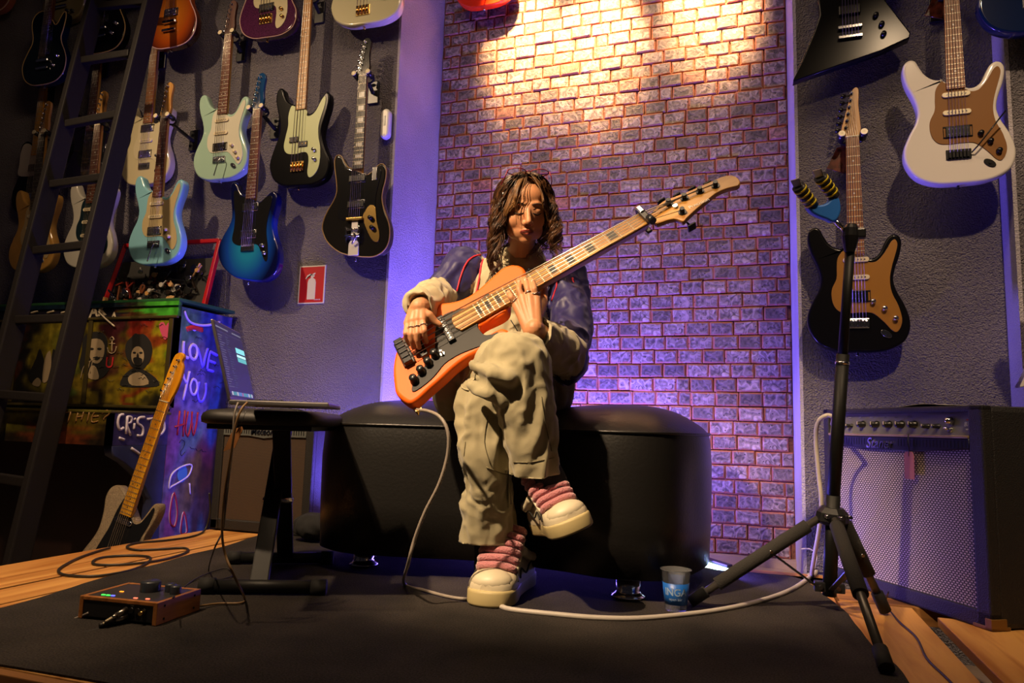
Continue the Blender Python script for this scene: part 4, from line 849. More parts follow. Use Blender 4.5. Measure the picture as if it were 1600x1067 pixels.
# face details riding on the skin
def face(x, y, lift=.0006):
    q = hitdir(BB, h(x, y, .25), -hf2, lift); return q if q else h(x, y, .09)
BROW = mat('dark_brow_hair', srgb('#23140d'), .8)
for s_ in (-1, 1):
    pts = [face(s_ * (.012 + .042 * t), .024 + .0075 * math.sin(t * 2.4) - .006 * t) for t in (0, .2, .4, .6, .8, 1)]
    pc('eyebrow', MB().tube(pts, [.0015, .0026, .0029, .0025, .0018, .0008], 6, flat=.6).mesh('eyebrow'), BROW)
    pts = [face(s_ * (.015 + .032 * t), -.0025 - .0055 * math.sin(t * PI)) for t in (0, .17, .33, .5, .67, .83, 1)]
    pc('eyelashes', MB().tube(pts, [.0010, .0018, .0024, .0027, .0027, .0023, .0012], 6, flat=.7).mesh('eyelashes'), BROW)
    pts = [face(s_ * (.016 + .031 * t), .009 + .005 * math.sin(t * PI)) for t in (0, .25, .5, .75, 1)]
    pc('eyelid_crease', MB().tube(pts, .0006, 5).mesh('eyelid_crease'), mat('lid_shadow', srgb('#7a4a30'), .6))
    pc('nostril', MB().ell(face(s_ * .0068, -.0418, .0002), (.0026, .0014, .0016), HM, 10, 6).mesh('nostril'), mat('nostril_dark', srgb('#3a1c12'), .8))
pts = [face(-.0185 + .037 * t, -.0648 - .0010 * math.sin(t * PI * 3), .0004) for t in [i / 8 for i in range(9)]]
pc('mouth_line', MB().tube(pts, .0009, 5).mesh('mouth_line'), mat('mouth_dark', srgb('#4a1a16'), .6))
pc('earring', MB().tube([h(.076, -.042, -.004) + HM @ Vector((0, math.cos(a) * .008, math.sin(a) * .008)) for a in [k * PI / 6 for k in range(12)]], .0012, 6, closed=True).mesh('earring'), CHROME)
# rings
for pa, pb_ in ((MC[0], bp(835, 452, .046)), (MC[1], bp(824, 451, .046)), (MC[3], bp(799, 465, .046)), (MC2[0], bp(663, 517, .058)), (MC2[1], bp(652, 521, .058)), (MC2[2], bp(642, 522, .058))):
    d_ = (pb_ - pa).normalized(); c_ = pa * .42 + pb_ * .58; x_ = d_.orthogonal().normalized(); y_ = d_.cross(x_)
    pc('finger_ring', MB().tube([c_ + (x_ * math.cos(a) + y_ * math.sin(a)) * .0098 for a in [k * PI / 8 for k in range(16)]], .0014, 6, closed=True).mesh('finger_ring'), CHROME)
for tip, nx in zip(FT, range(4)): pc('fingernail', MB().ell(tip + BN * .004, (.0045, .0055, .0012), ellM(BX, BA, BN), 10, 6).mesh('fingernail'), mat('nail', srgb('#d59a7c'), .25))
# ---- clothes
def wrinkle(me_, amp, sc, stretch=(1, 1, 1), ridg=True, seed=0.0):
    nv = len(me_.vertices); co_ = [v.co.copy() for v in me_.vertices]; no = [v.normal.copy() for v in me_.vertices]
    for v, c, n_ in zip(me_.vertices, co_, no):
        q = Vector((c.x * stretch[0], c.y * stretch[1], c.z * stretch[2])) * sc + Vector((seed, seed * 2, 0))
        w_ = mnoise.noise(q + Vector((mnoise.noise(q * .6), 0, mnoise.noise(q * .6 + Vector((9, 9, 9))))) * .9)
        f_ = (1 - abs(w_) * 3.2) if ridg else w_
        f_ = max(f_, -1); v.co = c + n_ * (amp * f_ + amp * .35 * mnoise.noise(q * 2.7))
    me_.update()
def crumple(me_):
    wrinkle(me_, .0032, 24, (1, 1, .8), seed=8.1)
def hem(me_, p, d, r, depth=.03, amax=.055):
    """flatten the closed end of a trouser leg or sleeve and hollow it out"""
    d = d.normalized(); no_ = [v.normal.copy() for v in me_.vertices]
    for v in me_.vertices:
        q = v.co - p; a = q.dot(d); rad = (q - d * a).length
        if rad < r * 1.28 and -.02 < a < amax:
            if a > 0: v.co = v.co - d * a
            if rad < r * .8 and a > -.008 and no_[v.index].dot(d) > .6: v.co = v.co - d * depth * (1 - (rad / (r * .8)) ** 6)
    me_.update()
CREAMC = mat('beige_jacket_cloth', srgb('#b0a484'), .85, bump=.06, bscale=500, var=.08, vscale=12, sheen=.2)
NAVY = mat('navy_violet_satin', srgb('#231c58'), .5, bump=.04, bscale=300, sheen=.15)
REDP = mat('red_piping', srgb('#c81f34'), .6)
PANTS = mat('khaki_cargo_cloth', srgb('#a39a7a'), .88, bump=.06, bscale=450, var=.07, vscale=9, sheen=.2)
mb = MB()
mb.ell(P(800, 590, 2.20), (.165, .125, .10), BODYM, 24, 14); mb.ell(P(800, 535, 2.22), (.16, .12, .13), BODYM, 24, 14); mb.ell(P(803, 470, 2.24), (.155, .115, .13), BODYM, 24, 14)
mb.ell(P(868, 605, 2.10), (.055, .07, .085), BODYM); mb.ell(P(806, 432, 2.25), (.145, .085, .06), BODYM, 24, 14)
prim_chain(mb, [P(812, 409, 2.25), P(812, 420, 2.25)], [.066, .085])
prim_chain(mb, [SL, P(712, 440, 2.20), EL], [.060, .060, .058]); prim_chain(mb, [EL, (EL + WL_) / 2 + UP * .010, WL_ * .9 + EL * .1], [.052, .046, .043])
mb.ell(WL_ * .87 + EL * .13 + UP * .004, (.045, .040, .038), BODYM)
prim_chain(mb, [SR, P(893, 500, 2.12), ER], [.060, .062, .062]); prim_chain(mb, [ER, (ER + WR_) / 2 - UP * .004, WR_ * .86 + ER * .14], [.062, .058, .046])
jm = remesh(mb, .0055, 6, 'jacket'); wrinkle(jm, .0085, 12, (1, 1, .6)); crumple(jm)
dW = (WR_ - ER); hem(jm, WR_ * .90 + ER * .10, dW, .045, .03); dW2 = (WL_ - EL); hem(jm, WL_ * .96 + EL * .04, dW2, .045, .03)
for mm in (CREAMC, NAVY): jm.materials.append(mm)
n = len(jm.polygons); cc = np.empty(n * 3); jm.polygons.foreach_get('center', cc); cc = cc.reshape(-1, 3)
def segd(c, a, b): a = np.array(a); b = np.array(b); t = np.clip(((c - a) @ (b - a)) / ((b - a) @ (b - a)), 0, 1); return np.linalg.norm(c - (a + t[:, None] * (b - a)), axis=1)
dfore = np.minimum(segd(cc, EL * .75 + WL_ * .25, WL_), segd(cc, ER * .97 + WR_ * .03, WR_)); dup = np.minimum(segd(cc, SL, EL), segd(cc, SR, ER))
cmt = np.array(CM); cam_ = (cc - np.array(CO)) @ cmt; pxs = 800 + F * cam_[:, 0] / cam_[:, 2]; pys = 533.5 - F * cam_[:, 1] / cam_[:, 2]
lat = (cc - np.array(CH_)) @ np.array(RI)
nav = ((np.abs(lat) > .105 - .25 * np.maximum(0, .0)) & (dup < .075)) | ((dup < .066) & (np.abs(lat) > .10)); nav &= dfore > .061
jm.polygons.foreach_set('material_index', nav.astype(int))
jk = pc('jacket', jm, [CREAMC, NAVY]); JB = bvh_of(jm)
# trousers
mb = MB()
mb.ell(P(795, 605, 2.17), (.165, .13, .095), BODYM, 24, 14)
prim_chain(mb, [HX, P(765, 583, 1.95), KX], [.098, .090, .080]); prim_chain(mb, [KX, P(822, 640, 1.73), P(833, 700, 1.735), P(836, 752, 1.74)], [.080, .065, .058, .058])
mb.ell(P(708, 612, 2.02), (.055, .09, .075), BODYM)
prim_chain(mb, [P(742, 572, 1.70), P(768, 582, 1.665), P(797, 592, 1.665)], [.022, .028, .024]); prim_chain(mb, [P(733, 602, 1.71), P(762, 612, 1.67), P(784, 620, 1.68)], [.018, .024, .020])
prim_chain(mb, [HP, P(800, 620, 1.97), KP], [.098, .088, .072]); prim_chain(mb, [KP, P(755, 700, 1.79), P(760, 780, 1.82), P(763, 858, 1.845)], [.072, .060, .062, .070])
tm_ = remesh(mb, .0055, 5, 'trousers'); wrinkle(tm_, .009, 9, (1.7, 1.7, .5), seed=3.3); crumple(tm_)
hem(tm_, P(763, 847, 1.842), -UP + FO * .02, .070, .03, .13); hem(tm_, P(834, 738, 1.738), (P(836, 752, 1.74) - P(833, 700, 1.735)), .058, .035, .12)
tr = pc('trousers', tm_, PANTS); TB = bvh_of(tm_)
# cargo pocket flap, seams
def ontr(pts, r, b=None, name='seam', m_=None, sub=4, lift=.001):
    q = []
    for p_ in catmull([(x, y, 0) for x, y in pts], sub):
        u = hit(b or TB, p_.x, p_.y, lift)
        if u is not None and (not q or (u - q[-1]).length < .06): q.append(u)
    if len(q) > 2: return pc(name, MB().tube(q, r, 6).mesh(name), m_ or PANTS)
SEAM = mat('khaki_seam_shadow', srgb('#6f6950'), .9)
ontr([(737, 556), (757, 560), (780, 566), (802, 580)], .0022, name='pocket_flap_edge'); ontr([(737, 556), (741, 575), (726, 592), (722, 606), (745, 612)], .0022, name='pocket_flap_edge')
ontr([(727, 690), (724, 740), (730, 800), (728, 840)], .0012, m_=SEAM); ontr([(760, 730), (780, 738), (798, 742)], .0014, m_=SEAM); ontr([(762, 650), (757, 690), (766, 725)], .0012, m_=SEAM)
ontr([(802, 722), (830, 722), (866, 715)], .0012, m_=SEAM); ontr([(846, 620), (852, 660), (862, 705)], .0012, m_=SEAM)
# red piping and the cord on the jacket
ontr([(766, 384), (758, 398), (752, 415), (748, 440), (744, 458)], .0032, JB, 'piping', REDP); ontr([(754, 397), (738, 402), (727, 414), (719, 435), (714, 455)], .0028, JB, 'piping', REDP)
ontr([(868, 432), (870, 445), (866, 458), (862, 470)], .0026, JB, 'piping', REDP)
pts = [P(894, 434, 2.16), P(900, 460, 2.14), P(904, 495, 2.10), P(906, 530, 2.04), P(908, 560, 2.00), P(907, 578, 1.99)]
pc('hood_cord', MB().tube(catmull(pts, 5), .0034, 8).mesh('hood_cord'), REDP)
ontr([(798, 500), (810, 520), (822, 548), (834, 575)], .0018, JB, 'zip_line', mat('dark_zip', srgb('#2a2620'), .5), lift=.0015)
# stand collar
pts = [P(x, y, d) for x, y, d in ((772, 398, 2.20), (776, 415, 2.13), (792, 432, 2.115), (812, 441, 2.11), (836, 436, 2.12), (858, 420, 2.15), (866, 404, 2.20))]
pc('collar', MB().tube(catmull(pts, 5), .011, 8, flat=.55).mesh('collar'), CREAMC)
# embroidered scribble on the chest and hem
EMB = mat('dark_embroidery', srgb('#28233c'), .6)
for (ax, ay, dx, dy) in ((846, 452, 9, 16), (868, 586, 12, 14)):
    q = []
    for i in range(34):
        t = i / 33; u = hit(JB, ax + dx * t + 3 * math.sin(i * 2.1), ay + dy * t + 2.5 * math.cos(i * 1.7), .002)
        if u is not None: q.append(u)
    if len(q) > 4: pc('embroidery', MB().tube(q, .0016, 5).mesh('embroidery'), EMB)
# socks
SOCK = mat('black_sock', (.012, .012, .014), .9)
mb = MB(); prim_chain(mb, [P(840, 720, 1.74), P(858, 750, 1.735), P(868, 775, 1.73)], [.044, .043, .042]); pc('sock', remesh(mb, .006, 3, 'sock'), SOCK)
mb = MB(); prim_chain(mb, [P(764, 828, 1.87), P(764, 868, 1.88), P(764, 895, 1.89)], [.040, .040, .040]); pc('sock', remesh(mb, .006, 3, 'sock'), SOCK)
# ---- sneakers: local x across, y to the toe, z up
SW = mat('sneaker_leather', srgb('#cfc4a8'), .45, var=.06, vscale=30); SOLE = mat('sneaker_sole', srgb('#b8a878'), .55); PINK = mat('pink_fuzzy_lace', srgb('#c07a80'), .95, bump=.6, bscale=250, sheen=.6)
SBLK = mat('black_trim', (.015, .014, .014), .5)
def sneaker(name, M):
    L = [(-.115, .030, .050), (-.09, .042, .062), (-.05, .043, .070), (-.01, .042, .078), (.04, .044, .088), (.07, .049, .070), (.095, .052, .052), (.12, .050, .048), (.142, .036, .040), (.152, .012, .030)]
    sole = [(-.034, -.118), (-.044, -.09), (-.042, -.03), (-.044, .03), (-.053, .08), (-.054, .115), (-.040, .145), (-.015, .158), (.015, .158), (.040, .145), (.054, .115), (.053, .08), (.044, .03), (.042, -.03), (.044, -.09), (.034, -.118), (.015, -.128), (-.015, -.128)]
    so = [(p.x, p.y) for p in catmull([(x, y, 0) for x, y in sole], 4, True)]
    t = thing(name, None, None); bpy.data.objects[t.name]; 
    fn = lambda v: Vector((v.x, v.z, v.y))
    s1 = obj('sole', MB().slab(so, 0, .034, .006, 3, fn), SOLE, t)
    up_ = MB(); nn_ = 16; k0 = 0
    Ls = catmull([Vector(v) for v in L], 3)
    for i, (y, w_, z) in enumerate(Ls):
        for k in range(nn_):
            a = PI * k / (nn_ - 1); up_.v.append((-w_ * math.cos(a) * (1 + .05 * math.sin(a)), y, .030 + (z - .012) * math.sin(a) ** .7))
    for i in range(len(Ls) - 1):
        for k in range(nn_ - 1): up_.f.append([i * nn_ + k, i * nn_ + k + 1, (i + 1) * nn_ + k + 1, (i + 1) * nn_ + k]); up_.m.append(0); up_.s.append(True)
    up_.f.append(list(range(nn_))[::-1]); up_.m.append(0); up_.s.append(False); up_.f.append([(len(Ls) - 1) * nn_ + k for k in range(nn_)]); up_.m.append(0); up_.s.append(False)
    u = obj('upper', up_, SW, t)
    obj('toe_cap', MB().ell((0, .112, .047), (.048, .041, .026), None, 20, 12), SW, t)
    obj('collar', MB().tube(catmull([(-.040, .015, .100), (-.043, -.05, .076), (-.033, -.095, .080), (0, -.108, .084), (.033, -.095, .080), (.043, -.05, .076), (.040, .015, .100)], 4), .011, 8), SW, t)
    # thick tongue and laces
    obj('tongue', MB().add([(-.033, .078, .062), (.033, .078, .062), (.040, .030, .150), (-.040, .030, .150), (-.033, .03, .060), (.033, .03, .060), (.036, -.010, .150), (-.036, -.010, .150)], [(0, 1, 2, 3), (4, 7, 6, 5), (0, 4, 5, 1), (1, 5, 6, 2), (2, 6, 7, 3), (3, 7, 4, 0)]), PINK, t)
    for i in range(6):
        f_ = i / 5; y = .088 - .050 * f_; z = .073 + .076 * f_; w_ = .037 + .005 * f_
        obj('lace', MB().tube(catmull([(-w_ - .004, y - .012, z - .008), (-w_, y, z), (-w_ * .4, y + .007, z + .005), (w_ * .4, y + .007, z + .004), (w_, y, z), (w_ + .004, y - .012, z - .010)], 4), .0083, 9), PINK, t)
    for s_ in (-1, 1):
        obj('trim_line', MB().tube(catmull([(s_ * .053, .07, .050), (s_ * .047, .045, .066), (s_ * .050, .015, .052), (s_ * .0475, -.02, .066), (s_ * .046, -.07, .068)], 4), .0022, 6), SBLK, t)
        obj('toe_seam', MB().tube(catmull([(s_ * .053, .085, .044), (s_ * .046, .078, .068), (s_ * .032, .070, .082)], 4), .0020, 6), SBLK, t)
        obj('eyelet_panel', MB().tube(catmull([(s_ * .046, .078, .066), (s_ * .046, .055, .090), (s_ * .045, .035, .118), (s_ * .044, .020, .142)], 4), .0055, 8, flat=.7), SW, t)
    t.matrix_world = M; return t
def mat3(o, x, y, z): return frame(o, x, y, z)
def orient(o, toe, up_):
    y = toe.normalized(); z = (up_ - y * up_.dot(y)).normalized(); x = y.cross(z); return frame(o, x, y, z)
M1 = orient(Vector((0, 0, 0)), FO * 1.0 - RI * .32, UP)
c1 = fl(762, 915, CZ); M1 = M1 @ Matrix.Scale(1.12, 4); c1 = fl(757, 949, CZ); M1.translation = Vector((c1.x, c1.y, CZ)) - (FO * 1.0 - RI * .32).normalized() * .172
s1 = sneaker('sneaker', M1); tag(s1, 'cream sneaker with fat pink laces standing on the carpet', 'shoe', 'pink laced sneakers')
toe2 = (FO * .95 + RI * .22 + UP * .12); up2 = (UP * .92 - RI * .36 + FO * .05)
M2 = orient(P(901, 831, 1.62), toe2, up2) @ Matrix.Scale(1.0, 4) @ Matrix.Translation((0, -.14, 0))
s2 = sneaker('sneaker', M2); tag(s2, 'cream sneaker with fat pink laces hanging off the crossed leg', 'shoe', 'pink laced sneakers')
# ---- hair
hr_ = random.Random(11)
def skull(az, pol, k=1.0):   # az 0 = face direction
    x = math.sin(pol) * math.sin(az); z = math.sin(pol) * math.cos(az); y = math.cos(pol)
    return Vector((x * .082 * k, .030 + y * .096 * k, -.012 + z * .100 * k))
def lock(mbx, az, L, n_str, spread, curl, freq, ep=1.6, k=1.03, r=.0012, push=.010, start=.15, lean=(0, 0)):
    n_ = 44; ph = hr_.uniform(0, 6.28); path = []
    for i in range(n_ + 1):
        t = i / n_
        if t < .4:
            f_ = t / .4; q = skull(az * (f_ ** .4), start + (ep - start) * f_, k + .05 * math.sin(f_ * PI)); last = q; pt = HD + HM @ q; c_ = curl * .35 * f_
        else:
            f_ = (t - .4) / .6; o_ = (HM @ Vector((last.x, 0, last.z))).normalized(); c_ = curl * (.35 + .75 * f_)
            pt = HD + HM @ last - UP * (L * f_) + o_ * (push * math.sin(f_ * PI * .8)) + RI * lean[0] * f_ + FO * lean[1] * f_
        path.append(pt + RI * math.cos(freq * t + ph) * c_ + FO * math.sin(freq * t + ph) * c_)
    for j in range(n_str):
        a0 = hr_.uniform(0, 6.28); rr = spread * math.sqrt(hr_.random()); e_ = hr_.randint(35, n_); tw = hr_.uniform(-1, 1); pts = []
        for i in range(e_ + 1):
            t = i / n_; w__ = rr * (.55 + .9 * math.sin(min(1, t * 1.25) * PI * .8)) * (1 - .35 * t); a_ = a0 + tw * t * 3
            pts.append(path[i] + RI * math.cos(a_) * w__ + FO * math.sin(a_) * w__ * .8 + UP * math.sin(a_ * 2) * w__ * .3)
        mbx.tube(pts, [r * (1 - .5 * i / e_) for i in range(e_ + 1)], 4)
cap = MB(); cv = []; cf = []
for j in range(15):
    for i in range(40):
        az = 2 * PI * i / 40; az = az if az <= PI else az - 2 * PI
        lim = .50 + 1.35 * min(1, max(0, (abs(az) - .25) / 1.05)) ** .8 if abs(az) < 1.5 else 1.95
        cv.append(HD + HM @ skull(az, .04 + (lim - .04) * j / 14, 1.0))
for j in range(14):
    for i in range(40): cf.append((j * 40 + i, j * 40 + (i + 1) % 40, (j + 1) * 40 + (i + 1) % 40, (j + 1) * 40 + i))
cap.add(cv, cf, True); cap.add(cv[:40], [tuple(range(40))])
def hairmat(name, c1, c2, rough=.38):
    T = NT(name); tc = T.n('ShaderNodeTexCoord'); nz = T.n('ShaderNodeTexNoise'); nz.inputs['Scale'].default_value = 60; T.l(tc.outputs['Object'], nz.inputs['Vector'])
    cr = T.n('ShaderNodeValToRGB'); e = cr.color_ramp.elements; e[0].position = .35; e[0].color = (*srgb(c1), 1); e[1].position = .7; e[1].color = (*srgb(c2), 1)
    T.l(nz.outputs[0], cr.inputs[0]); T.l(cr.outputs[0], T.b.inputs['Base Color']); T.b.inputs['Roughness'].default_value = rough; return T.m
HAIR = hairmat('dark_brown_hair', '#2a180d', '#6a4528'); HAIR2 = hairmat('lighter_brown_hair', '#44290f', '#7e5a34')
pc('hair_base', cap.mesh('hair_base'), HAIR)
HB = MB(); FB_ = MB()
for i in range(64):    # back and sides
    s_ = -1 if i % 2 else 1; az = s_ * hr_.uniform(1.25, 3.1); lock(HB, az, hr_.uniform(.10, .17), 16, .013, hr_.uniform(.011, .018), hr_.uniform(18, 26), ep=hr_.uniform(1.5, 1.8))
for i in range(26):    # long wavy locks beside the face
    s_ = -1 if i % 2 else 1; L_ = hr_.uniform(.21, .31) if s_ < 0 else hr_.uniform(.15, .21)
    lock(HB, s_ * hr_.uniform(1.12, 1.5), L_, 14, .010, hr_.uniform(.012, .020), hr_.uniform(20, 30), ep=hr_.uniform(1.35, 1.6), push=.016, lean=(.0 if s_ < 0 else .012, .025))
for i in range(300):   # crown: strands combed from the centre parting
    s_ = -1 if i % 2 else 1; az = s_ * hr_.uniform(1.15, 3.1); st0_ = hr_.uniform(.05, .3); z0_ = hr_.uniform(-.6, .35); pts = []; pe_ = hr_.uniform(1.2, 1.9)
    for k in range(13): t = k / 12; q = skull(az * t ** .45, st0_ + (pe_ - st0_) * t, 1.045 + .02 * math.sin(t * PI)); pts.append(HD + HM @ (q + Vector((0, 0, z0_ * .05 * (1 - t)))))
    (FB_ if i % 3 == 0 else HB).tube(pts, .0013, 4)
for i in range(240):   # curtain bangs
    s_ = -1 if i % 2 else 1; f_ = hr_.random(); e1 = (.28 if s_ < 0 else .42) + .85 * f_; n_ = 18; pts = []; ye = hr_.uniform(-.055, .015); xs_ = (.046 if s_ < 0 else .052) + (.028 if s_ < 0 else .022) * f_; ye = .022 - .07 * f_ ** 1.5 + hr_.uniform(-.012, .006); w1 = hr_.uniform(-.003, .003)
    for k in range(n_ + 1):
        t = k / n_; az = s_ * (.05 + e1 * t ** .9); po = .30 + .55 * t; q = skull(az, po, 1.05 + .06 * math.sin(t * PI))
        if t > .4:
            u = (t - .4) / .6; tgt = Vector((s_ * (xs_ + w1 + .006 * math.sin(u * 6 + f_ * 4)), .055 + (ye - .055) * u, .093 - .034 * f_ - .010 * u)); q = q.lerp(tgt, min(1, u * 1.6) ** 1.1)
        pts.append(HD + HM @ q)
    FB_.tube(pts, [.0007 + .0008 * math.sin(PI * (k + 1) / (n_ + 2)) for k in range(n_ + 1)], 4)
for i in range(4):     # loose strands falling across the brow on one side
    x0_ = (-.014, -.022, -.033, -.037)[i]; pts = [HD + HM @ Vector((x0_ * .2 + (x0_ - .006 * math.sin(t * 3) - x0_ * .2) * min(1, t * 1.6), .122 - (.11 + .018 * i) * t, .045 + .045 * math.sin(min(1, t * 1.5) * PI * .55))) for t in [k / 14 for k in range(15)]]
    FB_.tube(pts, .0008, 4)
pc('hair', HB.mesh('hair'), HAIR); pc('fringe', FB_.mesh('fringe'), HAIR2)
for dy, dx in ((.055, -.080), (.02, -.088), (-.03, -.088), (-.065, -.086)):
    pc('hair_bead', MB().ell(h(dx, dy, .045), (.004, .004, .006), None, 10, 8).mesh('hair_bead'), mat('silver_bead', (.7, .66, .6), .25, 1.0))
# eyeglasses pushed up on the head
gt = thing('eyeglasses', 'thin red framed glasses pushed up on top of the hair', 'glasses', h(0, .135, .02)); GM = frame(h(0, .122, .035), hr, (hf2 * .86 + hu * .5).normalized() , (hr.cross((hf2 * .86 + hu * .5).normalized())).normalized())
RIM = mat('red_wire_rim', srgb('#8c2430'), .35, .3)
for s_ in (-1, 1):
    ring_ = [Vector((s_ * .033 + .027 * math.cos(a), .012 + .019 * math.sin(a), 0)) for a in [k * PI / 12 for k in range(24)]]
    o = obj('rim', MB().tube([GM @ p_ for p_ in ring_], .0014, 6, closed=True), RIM); local(o, gt)
    gm = NT('clear_lens%d' % s_); gm.b.inputs['Transmission Weight'].default_value = 1; gm.b.inputs['Roughness'].default_value = .02; gm.b.inputs['IOR'].default_value = 1.1
    o = obj('lens', MB().slab([(p_.x, p_.y) for p_ in ring_], -.0006, .0006, .0002, 1, lambda v: GM @ Vector((v.x, v.z, v.y))), gm.m); local(o, gt)
    o = obj('temple', MB().tube(catmull([GM @ Vector((s_ * .060, .018, 0)), GM @ Vector((s_ * .068, .012, .02)), h(s_ * .088, .07, -.01), h(s_ * .090, .03, -.03)], 5), .0016, 6), RIM); local(o, gt)
o = obj('bridge', MB().tube([GM @ Vector((-.007, .016, 0)), GM @ Vector((0, .020, 0)), GM @ Vector((.007, .016, 0))], .0013, 6), RIM); local(o, gt)
# ================================================================ WALL SIGN AND AIR FRESHENER
x0, x1, z0, z1 = -2.018, -1.876, 0.977, 1.158; sx_, sz_ = (x0 + x1) / 2, (z0 + z1) / 2
t = thing('fire_extinguisher_sign', 'red square fire extinguisher sign with white border on the left wall', 'sign', (sx_, WY - .0005, z0))
SWH = mat('sign_white', (.62, .58, .55), .5); SRD = mat('sign_red', srgb('#b5121a'), .5)
hw_, hh = (x1 - x0) / 2, (z1 - z0) / 2
obj('plate', MB().box((-hw_, -.003, 0), (hw_, 0, 2 * hh)), SWH, t); obj('red_field', MB().box((-hw_ + .006, -.0036, .006), (hw_ - .006, -.003, 2 * hh - .006)), SRD, t)
o_ = [(-.022, .02), (.022, .02), (.022, .10), (.018, .115), (.006, .122), (.006, .128), (-.006, .128), (-.006, .122), (-.018, .115), (-.022, .10)]
mb = MB().slab(o_, -.0042, -.0036, .0001, 1).slab([(-.006, .128), (.012, .126), (.014, .134), (.002, .138), (-.004, .142), (-.008, .136), (-.022, .130), (-.033, .117), (-.036, .119), (-.026, .135), (-.010, .143)], -.0042, -.0036, .0001, 1).slab([(.004, .132), (.018, .142), (.016, .147), (.0, .140)], -.0042, -.0036, .0001, 1)
obj('extinguisher_symbol', mb, SWH, t)
text('small_print', 'EXTINTOR', .007, (.035, -.0040, .018), (1, 0, 0), (0, 0, 1), SWH, t)
c = wl(603, 194, WY - .02); t = thing('air_freshener_dispenser', 'white capsule shaped dispenser with a clear lower end on the left wall', 'dispenser', (c.x, WY, c.z))
cap_ = [(.020 * math.cos(a), .052 + .020 * math.sin(a)) for a in [k * PI / 10 for k in range(11)]] + [(-.020, -.05)] + [(.020, -.05)]
k_ = .042
o_ = [(k_ * math.cos(a) * .55, .048 + k_ * .55 * math.sin(a)) for a in [k * PI / 10 for k in range(11)]] + [(k_ * math.cos(a) * .55, -.048 + k_ * .55 * math.sin(a)) for a in [PI + k * PI / 10 for k in range(11)]]
obj('shell', MB().slab(o_, -.034, 0, .010, 4), WHITE, t); obj('window_strip', MB().slab([(.005, .035), (.005, -.012), (-.005, -.012), (-.005, .035)], -.0355, -.033, .001), PBLK, t)
obj('lower_tank', MB().ell((0, -.018, -.056), (.021, .017, .016), None, 18, 10), mat('frosted_tank', (.55, .55, .75), .2), t)
# ================================================================ LADDER (leans on the wall, splayed legs)
def lad(px, py):
    n_ = Vector((0, 1, -.225)).normalized(); return pl(px, py, Vector((0, 2.56, 2.6)), n_)
WOODK = mat('black_stained_wood', (.010, .008, .008), .6, spec=.2, bump=.1, bscale=60)
ld = thing('ladder', 'tall black wooden ladder leaning against the guitar wall', 'ladder', (-2.9, 1.98, FZ))
Rt, Rb = lad(239, 0), lad(69, 700); Lt, Lb_ = lad(151, 0), lad(29, 480)
def extend(a, b, z): d = b - a; return a + d * ((z - a.z) / d.z)
R1, R0 = extend(Rt, Rb, 2.95), extend(Rt, Rb, FZ); L1, L0 = extend(Lt, Lb_, 2.95), extend(Lt, Lb_, FZ)
for a, b in ((R0, R1), (L0, L1)): part('side_rail', MB().bar(a, b, .034, .085, (0, 1, 0)), WOODK, ld)
for (lx, ly), (rx, ry) in (((157, 10), (232, 2)), ((126, 96), (204, 84)), ((97, 196), (190, 178)), ((73, 290), (165, 277)), ((47, 393), (142, 382)), ((20, 500), (112, 497)), ((-12, 615), (86, 622)), ((-45, 740), (55, 755))):
    part('rung', MB().bar(lad(lx, ly), lad(rx, ry), .030, .036), WOODK, ld)
for zz in (2.75,): part('rung', MB().bar(extend(Lt, Lb_, zz), extend(Rt, Rb, zz), .03, .036), WOODK, ld)
